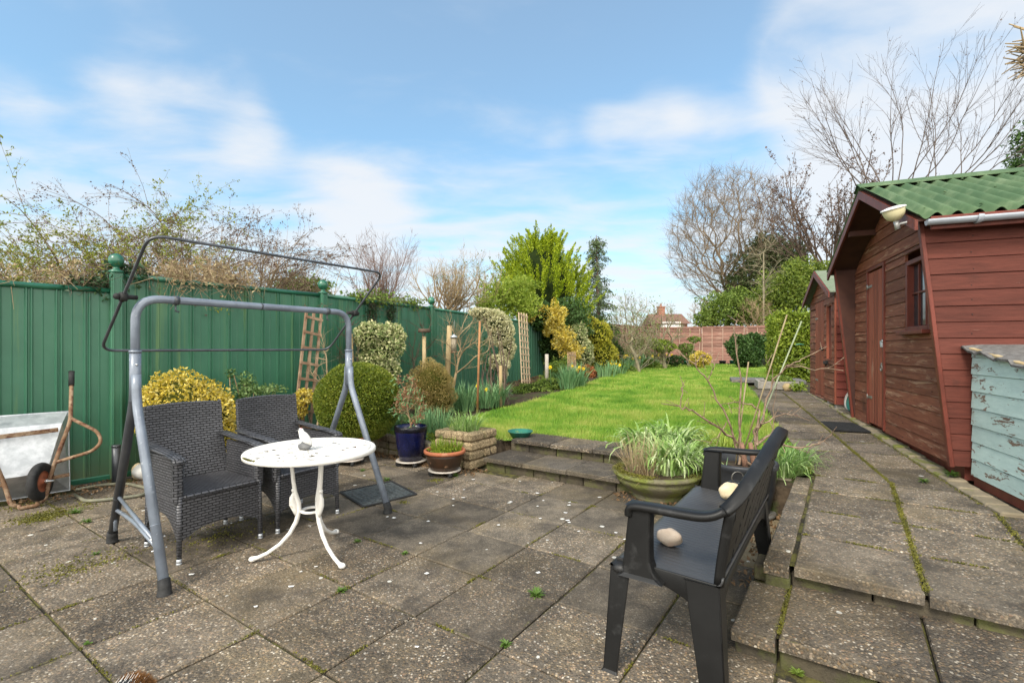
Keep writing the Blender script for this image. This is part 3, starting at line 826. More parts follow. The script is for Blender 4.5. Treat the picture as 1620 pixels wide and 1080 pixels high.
l_straw = LEAF('straw', [(.34, .24, .12), (.46, .36, .22), (.26, .17, .08)], trans=.3)
m_yellow = M('daffodil_yellow', (.80, .62, .02), (.72, .48, .01), rough=.5, scale=9)
m_purple = M('purple_petals', (.22, .07, .42), (.30, .14, .5), rough=.5, scale=9)
l_moss = LEAF('moss_tufts', [(.06, .06, .012), (.13, .125, .02), (.24, .22, .03)], trans=.2, jit=.5, clump=6)
l_weed = LEAF('weed_leaves', [(.06, .11, .02), (.10, .18, .03), (.17, .26, .06)], trans=.3)
m_brick = M('house_brick', (.24, .11, .075), (.31, .16, .11), rough=.9, scale=4, bump=.2)
m_tile = M('roof_tile', (.14, .075, .055), (.19, .10, .075), rough=.85, scale=6, bump=.3)
m_render = M('white_render', (.74, .73, .70), (.66, .65, .62), rough=.8, scale=3)
m_sleeper = M('grey_timber_edge', (.22, .20, .175), (.30, .28, .25), rough=.9, scale=7, stretch=(1, 4, 4))
m_greenplastic = M('green_plastic', (.018, .11, .08), (.03, .15, .11), rough=.4, scale=6)
m_white = M('white_ceramic', (.72, .71, .68), (.60, .58, .54), rough=.35, scale=8)
m_greystone = M('grey_stone', (.10, .10, .105), (.16, .16, .16), rough=.7, scale=20, bump=.2)

# ------------------------------------------------------------------ setting: ground
def ground():
    A = sorted(set([-300, -120, -60, -30, -18, -12, -9, -8, -7.5, -7, -6.5, -6, -5, -4, -3.3, -3.22, -2.4, -1.62, -1.54, -1, -.34, -.26, 0, .5, 1, 1.6, 2, 3, 5, 8, 12, 18, 30, 60, 120, 300]))
    B = sorted(set([-60, -20, -5, 0, 1, 2.35, 2.55, 3, 3.5, 4.28, 4.34, 4.66, 4.72, 5.2, 6, 7, 8, 9, 10, 12, 15, 20, 30, 50, 90, 160, 400]))
    vs = []
    for b in B:
        for a in A:
            x, y = W(a, b)
            if a > -.3: z = -.05 if b < 2.9 else T(x, y) - .09
            else: z = -.05 if b < (4.7 if -3.25 < a < -1.58 else 4.3) else T(x, y) - .03
            vs.append((x, y, z))
    n = len(A); fs = [(j * n + i, j * n + i + 1, (j + 1) * n + i + 1, (j + 1) * n + i) for j in range(len(B) - 1) for i in range(n - 1)]
    m = MB(); m.add(vs, fs); o = m.build('ground', m_soil, base=(0, 0, 0)); struct(o)
ground()
GA, GB = -2.731, 1.199
def slab(mb, a0, b0, a1, b1, z, th=.045, fr=W, gap=.004, zf=None, ring=.045):
    g = gap + random.uniform(0, .0025)
    a0 += g; b0 += g; a1 -= g; b1 -= g
    dz_ = random.uniform(-.0025, .0025); tx, ty = random.uniform(-.003, .003), random.uniform(-.003, .003)
    def zz_(a, b):
        base = zf(*fr(a, b)) if zf else z
        return base + dz_ + tx * ((a - a0) / (a1 - a0) - .5) + ty * ((b - b0) / (b1 - b0) - .5)
    vs, fs, uv = [], [], []
    rings = [(0, -th, .6), (0, -.006, .45), (.006, 0, .05), (ring, 0, 1)]
    for (ins, dzz, u) in rings:
        for (a, b) in ((a0 + ins, b0 + ins), (a1 - ins, b0 + ins), (a1 - ins, b1 - ins), (a0 + ins, b1 - ins)):
            j = random.uniform(-.0015, .0015) if ins < .02 else 0
            x, y = fr(a + j, b + j); vs.append((x, y, zz_(a, b) + dzz))
    for r in range(3):
        for k in range(4):
            l = (k + 1) % 4; u0, u1 = rings[r][2], rings[r + 1][2]
            fs.append((r * 4 + k, r * 4 + l, r * 4 + 4 + l, r * 4 + 4 + k)); uv.append([(u0, 0), (u0, 0), (u1, 0), (u1, 0)])
    fs.append((12, 13, 14, 15)); uv.append([(1, 0)] * 4)
    mb.add(vs, fs, False, uv)
def patio():
    m1, m2, m3 = MB(), MB(), MB()
    for i in range(-7, 8):
        for j in range(-6, 6):
            a0, b0 = GA + .5 * i, GB + .5 * j
            off = 0
            a1, b1 = a0 + .5, b0 + .5
            if a0 < -5.85 or (a1 > -.35 and b1 > 2.24 and a0 > -.45): continue
            if a1 > -.23 + .3 and b1 > 2.2: continue
            tgt = m1
            if j >= 2 and i > -4: tgt = m2
            if j >= 4 and i >= 3: tgt = m3
            
            if b1 > 4.15 and a0 < -3.2: b1 = min(b1, 4.05)
            slab(tgt, a0, b0, a1, b1, 0.0)
    # sliver up to the path kerb
    for j in range(2, 6):
        b0 = GB + .5 * j
        slab(m2, -.73, b0, -.36, b0 + .5, 0.0) if b0 > 2.2 else None
    for mm, mt in ((m1, m_slab), (m2, m_slab2), (m3, m_slab_tan)):
        if mm.V: struct(mm.build('patio', mt, base=(0, 0, 0)))
    m = MB(); m.add([(*W(-5.95, -3), -.012), (*W(3, -3), -.012), (*W(3, 2.4), -.012), (*W(-.3, 2.4), -.012), (*W(-.3, 4.4), -.012), (*W(-5.95, 4.4), -.012)], [(0, 1, 2, 3, 4, 5)])
    struct(m.build('patio_joints', m_joint, base=(0, 0, 0)))
patio()
def zt(x, y): return T(x, y)
def steps():
    # two broad steps up to the lawn
    t = MB(); r = MB()
    for i, (a0, a1) in enumerate(((-3.2, -2.7), (-2.7, -2.2), (-2.2, -1.66))):
        slab(t, a0, 4.13, a1, 4.64, .135, .04, gap=.003)
        slab(t, a0 + .05, 4.60, min(a1 + .05, -1.6), 5.1, .262, .04, gap=.003)
    struct(t.build('lawn_steps', m_stepslab, base=(0, 0, 0)))
    A = [-3.2, -2.95, -2.6, -2.3, -2.05, -1.72, -1.45]
    for a0, a1 in zip(A[:-1], A[1:]):
        for (b, z0, z1) in ((4.19, -.02, .094), (4.66, .12, .221)):
            c = W((a0 + a1) / 2, b + .08)
            r.box((c[0], c[1], (z0 + z1) / 2), (a1 - a0 - .008, .16, z1 - z0), (Vector((CT, -ST, 0)), Vector((ST, CT, 0)), Vector((0, 0, 1))), .006)
    struct(r.build('lawn_step_risers', m_riser, base=(0, 0, 0)))
steps()
AX = (Vector((CT, -ST, 0)), Vector((ST, CT, 0)), Vector((0, 0, 1)))
GX = (Vector((CG, -SG, 0)), Vector((SG, CG, 0)), Vector((0, 0, 1)))
def path():
    p = MB(); k = MB(); r = MB()
    # lower step
    slab(p, -.23, 2.25, .27, 2.85, .122, .05, gap=.004)
    slab(p, .27, 2.25, .82, 2.85, .122, .05, gap=.004)
    slab(p, .82, 2.25, 1.40, 2.85, .122, .05, gap=.004)
    slab(p, 1.40, 2.25, 2.0, 2.85, .122, .05, gap=.004)
    slab(k, -.41, 2.23, -.235, 2.76, .118, .05, gap=.003)
    for (a0, a1) in ((-.40, -.235), (-.23, .1), (.1, .45), (.45, .8), (.8, 1.15), (1.15, 1.6), (1.6, 2)):
        for (b, z0, z1) in ((2.27, -.03, .07), (2.80, .10, .18)):
            c = W((a0 + a1) / 2, b + .09); r.box((*c, (z0 + z1) / 2), (a1 - a0 - .008, .16, z1 - z0), AX, .006)
    jm = MB(); jm.add([(*W(-.40, 2.30), .095), (*W(2, 2.30), .095), (*W(2, 2.84), .095), (*W(-.40, 2.84), .095)], [(0, 1, 2, 3)]); struct(jm.build('path_joints', m_joint, base=(0, 0, 0)))
    # main run in the paving frame
    zf = lambda x, y: T(x, y) + .0
    cols = [(-.22, .29), (.29, .79), (.79, 1.29), (1.29, 1.8)]
    for ci, (a0, a1) in enumerate(cols):
        b = 2.76
        while b < 5.2 - (.5 * ci if ci < 2 else 0):
            h = .5
            if ci <= 1 and b + h > 4.95: break
            if ci >= 2 and b + h > 4.45 - (ci - 2) * .5 + .2: break
            slab(p, a0, b, a1, b + h, 0, .05, zf=zf, gap=.007); b += h
    # kerb strip of small blocks along the left edge, standing on a low block wall
    b = 2.745
    while b < 4.5:
        h = random.choice((.2, .22, .25)); slab(k, -.35, b, -.23, b + h - .004, 0, .06, zf=zf, gap=.003, ring=.03)
        for z0, z1 in ((-.03, .075), (.08, .165)):
            c = W(-.285, b + h / 2); r.box((*c, (z0 + z1) / 2), (.11, h - .01, z1 - z0), AX, .008)
        b += h
    # outer run in the garden frame, bending away to the sheds
    lj = []                                    # left column and right column either side of the mossy joint
    def fr(a, b):
        return G(a, b)
    # joint line in garden frame
    J = AB  # unused
    a_j = .927 * 3.76 - .375 * 5.83             # about 1.30
    b = 5.62
    first = True
    while b < 11.0:
        h = .5
        slab(p, a_j - .50, b, a_j, b + h, 0, .05, fr=G, zf=zf, gap=.007)
        slab(p, a_j, b, a_j + .42, b + h, 0, .05, fr=G, zf=zf, gap=.007)
        b += h
    # the cut pieces in the bend
    def poly(pts):
        c = [Vector((x, y, zf(x, y))) for x, y in pts]
        n = len(c); ctr = sum(c, Vector()) / n
        inn = [v + (ctr - v).normalized() * .04 for v in c]
        vs = [v - Vector((0, 0, .05)) for v in c] + c + inn
        fs, uv = [], []
        for i in range(n):
            l = (i + 1) % n
            fs.append((i, l, n + l, n + i)); uv.append([(0, 0)] * 4)
            fs.append((n + i, n + l, 2 * n + l, 2 * n + i)); uv.append([(0, 0), (0, 0), (1, 0), (1, 0)])
        fs.append(tuple(range(2 * n, 3 * n))); uv.append([(1, 0)] * n)
        p.add(vs, fs, False, uv)
    L0 = W(-.215, 4.768); L1 = W(.285, 4.768); g0 = G(a_j - .495, 5.615); g1 = G(a_j - .005, 5.615)
    mid0 = tuple((Vector(L0) + Vector(g0)) / 2); mid1 = tuple((Vector(L1) + Vector(g1)) / 2)
    poly([L0, L1, mid1, mid0]); poly([(mid0[0], mid0[1] + .006), (mid1[0], mid1[1] + .006), g1, g0])
    R0 = W(.295, 4.768); R1 = W(.785, 4.268)
    h0 = G(a_j + .005, 5.615); h1 = G(a_j + .415, 5.615)
    q0 = tuple((Vector(R0) + Vector(h0)) / 2)
    e1 = G(1.63, 4.75); e0 = G(1.64, 4.3)
    poly([R0, W(.785, 4.768), G(a_j + .40, 5.15), q0])
    poly([(q0[0], q0[1] + .006), tuple(Vector(G(a_j + .40, 5.156))), h1, h0])
    poly([W(.795, 4.27), W(1.285, 4.2), G(1.66, 5.0), W(.80, 4.76)])
    struct(p.build('path', m_path, base=(0, 0, 0)))
    struct(k.build('path_kerb', m_path, base=(0, 0, 0)))
    struct(r.build('path_step_risers', m_riser, base=(0, 0, 0)))
    # bed under the slabs
    m = MB()
    pts = [W(-.34, 2.8), W(2.2, 2.8), W(2.2, 4.2), G(1.66, 4.6), G(1.76, 14), G(.74, 14), G(.76, 5.6), W(-.23, 4.8), W(-.34, 4.5)]
    ctr = (np.mean([q[0] for q in pts]), np.mean([q[1] for q in pts]))
    # strips so the bed follows the slope
    strips = [(W(-.34, 2.8), W(2.4, 2.8)), (W(-.34, 4.5), W(2.2, 4.1)), (W(-.23, 4.8), G(1.78, 4.9)), (G(.79, 5.6), G(1.78, 5.6)), (G(.79, 8), G(1.78, 8)), (G(.79, 11), G(1.78, 11)), (G(.79, 14), G(1.78, 14))]
    vs = []
    for l, rr_ in strips:
        vs += [(*l, T(*l) - .014), (*rr_, T(*rr_) - .014)]
    m.add(vs, [(2 * i, 2 * i + 1, 2 * i + 3, 2 * i + 2) for i in range(len(strips) - 1)])
    struct(m.build('path_joints', m_joint, base=(0, 0, 0)))
    # concrete edge along the sheds
    m = MB()
    for b0, b1 in ((4.0, 4.75), (4.75, 6.3), (6.3, 8.0), (8.0, 10.6)):
        for q in range(4):
            u0, u1 = b0 + (b1 - b0) * q / 4, b0 + (b1 - b0) * (q + 1) / 4
            c = G(1.76, (u0 + u1) / 2); m.box((*c, T(*c) - .01), (.13, u1 - u0 - .004, .07), GX, .01)
    struct(m.build('path_edging', m_sleeperc, base=(0, 0, 0)))
m_sleeperc = M('old_concrete_edge', (.20, .165, .11), (.27, .22, .15), rough=.9, scale=8, bump=.6, bscale=50, c3=(.14, .15, .03), s3=5, lo3=.5, hi3=.62)
path()

# ------------------------------------------------------------------ lawn
lawn_px = [(690, 688), (722, 668), (760, 655), (800, 645), (850, 632), (880, 622), (930, 607), (960, 597), (985, 590), (1010, 583), (1075, 575.5), (1120, 577), (1180, 578), (1240, 578), (1283, 582), (1287, 592)]
LP = [gp(*q)[:2] for q in lawn_px]
LP += [G(.95, 14.2), G(.74, 14), G(.75, 9), G(.76, 5.65), W(-.24, 4.9), W(-.5, 4.75), W(-1.55, 4.75), W(-1.6, 5.08), W(-3.12, 5.08), W(-3.25, 4.62), W(-4.1, 4.7), W(-4.55, 4.8)]
LP = np.array(LP)
def inpoly(P, poly):
    x, y = P[:, 0], P[:, 1]; ins = np.zeros(len(P), bool); j = len(poly) - 1
    for i in range(len(poly)):
        xi, yi = poly[i]; xj, yj = poly[j]
        c = ((yi > y) != (yj > y)) & (x < (xj - xi) * (y - yi) / (yj - yi + 1e-12) + xi)
        ins ^= c; j = i
    return ins
def lawn():
    poly = [Vector((p[0], p[1], 0)) for p in LP]
    m = MB(); st = .25
    xs = np.arange(LP[:, 0].min() - .3, LP[:, 0].max() + .5, st); ys = np.arange(LP[:, 1].min() - .3, LP[:, 1].max() + .5, st)
    XX, YY = np.meshgrid(xs, ys); C = np.stack([XX.ravel() + st / 2, YY.ravel() + st / 2], 1)
    k = inpoly(C, LP); cells = C[k] - st / 2
    V = []
    for dx, dy in ((0, 0), (st, 0), (st, st), (0, st)):
        q = cells + np.array([dx, dy]); V.append(np.concatenate([q, (Tn(q[:, 0], q[:, 1]) - .012)[:, None]], 1))
    o = fastmesh('lawn', np.stack(V, 1), 4, m_lawn, base=(0, 0, 0)); struct(o)
    # grass: fine near, coarser far
    out = []
    for (y0, y1, dens, h, w) in ((4.0, 7, 9500, .058, .0042), (7, 10, 5600, .062, .006), (10, 16, 2600, .066, .010), (16, 27, 800, .075, .02)):
        x0, x1 = LP[:, 0].min(), LP[:, 0].max()
        n = int((x1 - x0) * (y1 - y0) * dens)
        P = np.stack([rng.uniform(x0, x1, n), rng.uniform(y0, y1, n)], 1)
        P = P[inpoly(P + rng.normal(size=P.shape) * .03, LP)]
        # only what the photograph could see, with margin
        P = P[(np.abs(P[:, 0]) < P[:, 1] * 1.2)]
        n = len(P); z = Tn(P[:, 0], P[:, 1]) - .014
        az_ = rng.uniform(0, 6.283, n); ln = rng.uniform(0, .75, n)
        hh = h * rng.uniform(.5, 1.3, n) * (1 + .35 * np.sin(P[:, 0] * 5.1 + 2 * np.sin(P[:, 1] * 3)) * np.cos(P[:, 1] * 4.7 + P[:, 0]) + .35 * np.sin(P[:, 0] * 1.7 + P[:, 1] * 2.1) * np.cos(P[:, 1] * 1.3))
        B0 = np.concatenate([P, z[:, None]], 1)
        tip = B0 + np.stack([np.cos(az_) * np.sin(ln) * hh, np.sin(az_) * np.sin(ln) * hh, np.cos(ln) * hh], 1)
        sd = np.stack([-np.sin(az_ + .8), np.cos(az_ + .8), np.zeros(n)], 1) * w * rng.uniform(.6, 1.2, (n, 1))
        out.append(np.stack([B0 - sd, B0 + sd, tip], 1))
    V = np.concatenate(out, 0)
    o = fastmesh('grass', V, 3, m_grass, base=(0, 0, 0))
    tag(o, 'bright green spring grass covering the lawn', 'grass', kind='stuff')
lawn()

# moss cushions and tufts in the joints
def moss():
    P = []
    for i in range(-6, 8):
        for j in range(-6, 6):
            a0, b0 = GA + .5 * i, GB + .5 * j
            for q in range(2):
                n = rng.integers(0, 170) if rng.random() < .6 else 0
                c = rng.uniform(0, .5); L = rng.uniform(.03, .25)
                for _ in range(n):
                    s = np.clip(c + rng.normal() * L * .5, 0, .5); e = rng.normal() * .0045
                    a, b = (a0 + s, b0 + e) if q else (a0 + e, b0 + s)
                    if a < -5.7 or b > 4.1 or (a > -.45 and b > 2.2): continue
                    P.append((*W(a, b), .002))
    for q in range(5200):                       # the two long mossy joints of the path
        b = rng.uniform(2.8, 4.8); 
        a = .29 + rng.normal() * .009 if q % 3 else .79 + rng.normal() * .012
        x, y = W(a, b)
        if q % 3 == 0 and b > 4.5: continue
        P.append((x, y, T(x, y) + .001))
    for q in range(5200):                       # cross joints of the path
        k = rng.integers(0, 5); u = rng.uniform(-.21, .78); 
        if math.sin(u * 17 + k * 2.1) < -.25: continue
        x, y = W(u, 3.26 + .5 * k + rng.normal() * .006)
        if 3.26 + .5 * k > 4.8 or (u > .29 and k > 2): continue
        P.append((x, y, T(x, y) + .001))
    for q in range(4200):
        k = rng.integers(0, 9); u = rng.uniform(.80, 1.70)
        if math.sin(u * 13 + k * 1.7) < -.2: continue
        x, y = G(u, 5.62 + .5 * k + rng.normal() * .006); P.append((x, y, T(x, y) + .001))
    for q in range(3600):
        b = 5.6 + rng.uniform(0, 1) ** 1.5 * 5; x, y = G(1.30 + rng.normal() * .01, b); P.append((x, y, T(x, y) + .001))
    for q in range(7500):
        b = rng.uniform(4.2, 8.2) ; x, y = G(1.705 + rng.normal() * .016, b); P.append((x, y, T(x, y) + .005))
    for q in range(2500):
        t = q / 2500; a, b = np.array([.29, 4.77]) , 0
        p0, p1 = np.array(W(.29, 4.77)), np.array(G(1.30, 5.62)); x, y = p0 * (1 - t) + p1 * t + rng.normal(size=2) * .008; P.append((x, y, T(x, y) + .001))
    for q in range(1500):
        x, y = W(-.225 + rng.normal() * .008, rng.uniform(2.3, 2.8)); P.append((x, y, .115))
    P = np.array(P)[rng.random(len(P)) < .5]; P[:, 2] += rng.uniform(0, .006, len(P)) - .002
    o = fastmesh('moss', leaves(P, .010, .7, up=.8), 4, l_moss, base=(0, 0, 0))
    tag(o, 'yellow-green moss filling the joints between paving slabs', 'moss', kind='stuff')
    # a mossy mat near the wheelbarrow and between table and swing
    P = []
    for (px, py, r, n) in ((68, 818, .16, 1300), (40, 800, .15, 200), (130, 800, .2, 250), (95, 905, .22, 300), (170, 880, .2, 160), (350, 850, .3, 260), (640, 795, .05, 60), (690, 760, .07, 120)):
        x, y = at(px, py, 0)
        q = rng.normal(size=(n, 2)) * r * .45 + np.array([x, y]); P.append(np.concatenate([q, rng.uniform(.0, .01, (n, 1))], 1))
    P = np.concatenate(P)
    o = fastmesh('moss', leaves(P, .015, .7, up=.8), 4, l_moss, base=(0, 0, 0))
    tag(o, 'loose mossy patches spreading over the left slabs', 'moss', kind='stuff')
moss()
# ------------------------------------------------------------------ green steel fence along the left
FP = [(-5.46, 3.15), (-3.94, 4.87), (-2.62, 6.75), (-1.5, 9.0), (-.52, 11.6), (.87, 15.0), (2.2, 18.2)]
def green_fence():
    t = thing('metal_fence', 'tall green ribbed steel fence running along the left side of the garden', 'fence', (-2.6, 6.7, 0))
    for i in range(6):
        p, q = Vector((*FP[i], 0)), Vector((*FP[i + 1], 0)); d = (q - p); L = d.length; d.normalize()
        nrm = Vector((d.y, -d.x, 0))
        top = 1.85 if i == 0 else 2.01
        z0 = 0.0 if i < 2 else (T(*FP[i]) - .04)
        prof = [(0, 0)]; u = .05
        while u < L - .2:
            prof += [(u, 0), (u + .007, .014), (u + .017, .014), (u + .024, 0), (u + .034, 0), (u + .041, .014), (u + .051, .014), (u + .058, 0)]
            u += .20
            prof += [(u - .085, 0), (u - .08, .004), (u - .074, 0)]
        prof.append((L, 0))
        vs = []
        for (s, o) in prof:
            x = p + d * s + nrm * (o - .0)
            vs.append((x.x, x.y, z0 + .02)); vs.append((x.x, x.y, top))
        n = len(prof)
        m = MB(); m.add(vs, [(2 * k, 2 * k + 2, 2 * k + 3, 2 * k + 1) for k in range(n - 1)])
        # back skin so the panel has thickness
        b0, b1 = p - nrm * .02, q - nrm * .02
        m.add([(b0.x, b0.y, z0), (b1.x, b1.y, z0), (b1.x, b1.y, top), (b0.x, b0.y, top)], [(3, 2, 1, 0)])
        m.build('panel', m_green, t)
        m = MB(); m.tube([p + Vector((0, 0, top + .012)), q + Vector((0, 0, top + .012))], [(.034, .028)] * 2, 12)
        m.build('top_rail', m_greencap, t)
        m = MB(); m.beam(p + nrm * .006 + Vector((0, 0, z0 + .03)), q + nrm * .006 + Vector((0, 0, z0 + .03)), .05, .05, bev=.006)
        m.build('bottom_rail', m_greencap, t)
    for i in range(1, 6):
        x, y = FP[i]; d = Vector((FP[i + 1][0] - FP[i - 1][0], FP[i + 1][1] - FP[i - 1][1], 0)).normalized(); nrm = Vector((d.y, -d.x, 0))
        m = MB(); m.box((x + nrm.x * .02, y + nrm.y * .02, 1.0), (.10, .085, 2.1), (d, nrm, Vector((0, 0, 1))), .008)
        for k in (-1, 1): m.box((x + nrm.x * .066 + d.x * .03 * k, y + nrm.y * .066 + d.y * .03 * k, .99), (.014, .014, 2.06), (d, nrm, Vector((0, 0, 1))), .003)
        po = m.build('post', m_green, t)
        m = MB(); m.lathe([(0, 2.04), (.062, 2.042), (.062, 2.06), (.03, 2.075), (.024, 2.095), (.03, 2.105), (.052, 2.118), (.063, 2.145), (.065, 2.17), (.058, 2.2), (.04, 2.22), (.015, 2.232), (0, 2.234)], (x + nrm.x * .02, y + nrm.y * .02, 0), 24)
        m.build('ball_finial', m_greencap, po)
green_fence()

# ------------------------------------------------------------------ lap panel fence at the far end
m_batten = M('pale_batten', (.40, .28, .21), (.30, .19, .14), rough=.85, scale=6)
def lap_fence(name, label, pts, top_off=1.82, z_base=.46, group=None, trel=False):
    t = thing(name, label, 'fence', (*pts[0], z_base))
    for i in range(len(pts) - 1):
        p, q = Vector((*pts[i], 0)), Vector((*pts[i + 1], 0)); D = q - p; n = max(1, round(D.length / 1.86)); d = D.normalized(); nrm = Vector((d.y, -d.x, 0))
        L = D.length / n
        for k in range(n):
            a = p + d * (L * k); c = a + d * (L / 2)
            m = MB(); h = .118; z = z_base + .1; top = z_base + top_off - random.uniform(0, .03)
            while z < top - .02:
                off = random.uniform(.0, .004)
                m.add([tuple(c + d * s * (L / 2 - .05) + nrm * (o + off)) [:2] + (zz,) for s, o, zz in ((-1, .022, z), (1, .022, z), (1, .006, z + h + .02), (-1, .006, z + h + .02), (-1, .03, z + .002), (1, .03, z + .002))], [(0, 1, 2, 3)])
                m.box(tuple(c + nrm * .012)[:2] + (z + h / 2,), (L - .1, .014, h - .008), (d, nrm, Vector((0, 0, 1))))
                z += h
            bt = MB()
            for s in (-.5, -.26, 0, .26, .5):
                bt.box(tuple(c + d * (s * (L - .13)) + nrm * .036)[:2] + ((z_base + top) / 2 + .04,), (.035, .018, top - z_base - .08), (d, nrm, Vector((0, 0, 1))), .003)
            m.box(tuple(c + nrm * .02)[:2] + (top + .012,), (L - .08, .07, .02), (d, nrm, Vector((0, 0, 1))), .003)
            pn = m.build('panel', m_lapwood, t)
            bt.build('battens', m_batten, pn)
            m = MB(); m.box(tuple(a + nrm * .02)[:2] + (z_base + top_off / 2,), (.08, .08, top_off + .05), (d, nrm, Vector((0, 0, 1))), .006)
            m.build('post', m_lapwood, t)
lap_fence('wooden_fence', 'faded reddish lap panel fence across the far end of the lawn', [(7.5, 25.0), (14.9, 22.0)])
lap_fence('wooden_fence', 'faded brown lap panel fence behind the daffodils at the far left corner', [(3.0, 19.6), (4.9, 22.1), (7.45, 25.0)], top_off=1.86)

# ------------------------------------------------------------------ swing seat frame
def swing():
    t = thing('swing_seat_frame', 'bare grey metal garden swing frame with no seat or canopy cloth, straddling the wicker chairs', 'swing frame', (-1.85, 3.6, 0))
    LF, LB, RF = Vector((-1.833, 2.583, 0)), Vector((-2.676, 3.28, 0)), Vector((-.981, 3.86, 0)); RB = Vector((-1.824, 4.557, 0))
    ML, MR = (LF + LB) / 2, (RF + RB) / 2
    d = (MR - ML).normalized()
    up = Vector((0, 0, 1))
    TL, TR = ML + up * 1.6, MR + up * 1.6
    pts = arc_pts([ML + up * 1.10, TL + d * .0, TR, MR + up * 1.10], .14, 8)
    m = MB(); m.tube(pts, .0245, 14); tb = m.build('top_bar', m_pipe, t)
    for s in (.14, .86):
        m = MB(); c = TL.lerp(TR, s); m.tube([c - d * .015, c + d * .015], .029, 14); m.tube(arc_pts([c - up * .02, c - up * .07, c - up * .07 + d * .02], .015, 4), .005, 6)
        m.build('hook', m_pipe_dark, tb)
    mid = TL.lerp(TR, .5); m = MB(); m.tube([mid - d * .006, mid + d * .006], .0262, 14); m.build('joint_band', m_pipe_dark, tb)
    for Mx, F, B in ((ML, LF, LB), (MR, RF, RB)):
        top = Mx + up * 1.28
        m = MB(); m.tube([top, Mx + up * .98], .030, 14); m.tube([Mx + up * 1.27, Mx + up * 1.285], .033, 14)
        j = m.build('joint_sleeve', m_pipe, t)
        side = (F - B).normalized()
        for zz in (1.06, 1.20):
            m = MB(); m.sph(Mx + up * zz + side * .033, .007, 8, 6); m.build('bolt', m_bolt, j)
        for E_, mt in ((F, m_pipe), (B, m_pipe_dark if Mx is ML else m_pipe)):
            a = Mx + up * 1.14 + (E_ - Mx).normalized() * .02; k = Mx + up * .98 + (E_ - Mx).normalized() * .03
            foot = E_ + up * .05
            P = arc_pts([a, k, foot], .14, 6)
            m = MB(); m.tube(P, .0255, 14); dd = (foot - k).normalized(); q = k.lerp(foot, .70); m.tube([q, q + dd * .004], .0268, 14)
            lg = m.build('leg', mt, t)
            m = MB(); m.tube([foot - dd * .03, foot + dd * .01, E_ + up * .006, E_ + up * .001], [.029, .031, .033, .037], 16)
            m.build('foot_cap', m_rubber, lg)
    # braces low on the left and right
    for Mx, F, B in ((ML, LF, LB),):
        fr_ = lambda s, E_: (Mx + up * .98).lerp(E_, s)
        m = MB(); m.tube([fr_(.66, B), fr_(.76, F)], .012, 8)
        a = fr_(.78, F); b = fr_(.90, B); m.tube(arc_pts([a, a.lerp(b, .5) + up * .10, b + up * .14 + (F - B).normalized() * .03, b + (F - B).normalized() * .03], .16, 8), .012, 8)
        br = m.build('brace', m_pipe, t)
        for s in (.735, .79):
            m = MB(); c = fr_(s, F); m.tube([c - d * .03, c + d * .045], .0035, 6); m.sph(c + d * .04, .006, 8, 5); m.build('bolt', m_bolt, br)
    # canopy hoop
    nn = Vector((d.y, -d.x, 0)); PL, PR = TL - d * .06, TR + d * .06
    hi = nn * .364 + up * .318
    c4 = [PL + hi, PR + hi, PR - hi, PL - hi]
    # closed rounded rectangle
    ring = []
    for i in range(4):
        a, b, c = c4[i - 1], c4[i], c4[(i + 1) % 4]
        p0 = b + (a - b).normalized() * .085; p1 = b + (c - b).normalized() * .085
        for k in range(7):
            s = k / 6; ring.append(p0 * (1 - s) ** 2 + b * 2 * s * (1 - s) + p1 * s * s)
    m = MB(); m.tube(ring, .0088, 9, closed=True); m.build('canopy_hoop', m_pipe_dark, t)
    for P_, s in ((PL, -1), (PR, 1)):
        m = MB(); m.tube([P_ + d * s * -.07, P_ + d * s * .012], .014, 10); m.tube([P_ - d * .018, P_ + d * .018], .026, 12); m.sph(P_ + d * s * .03, .019, 10, 7)
        m.tube([P_ - hi.normalized() * .03, P_ + hi.normalized() * .03], .015, 10)
        m.build('canopy_clamp', m_rubber, t)
swing()

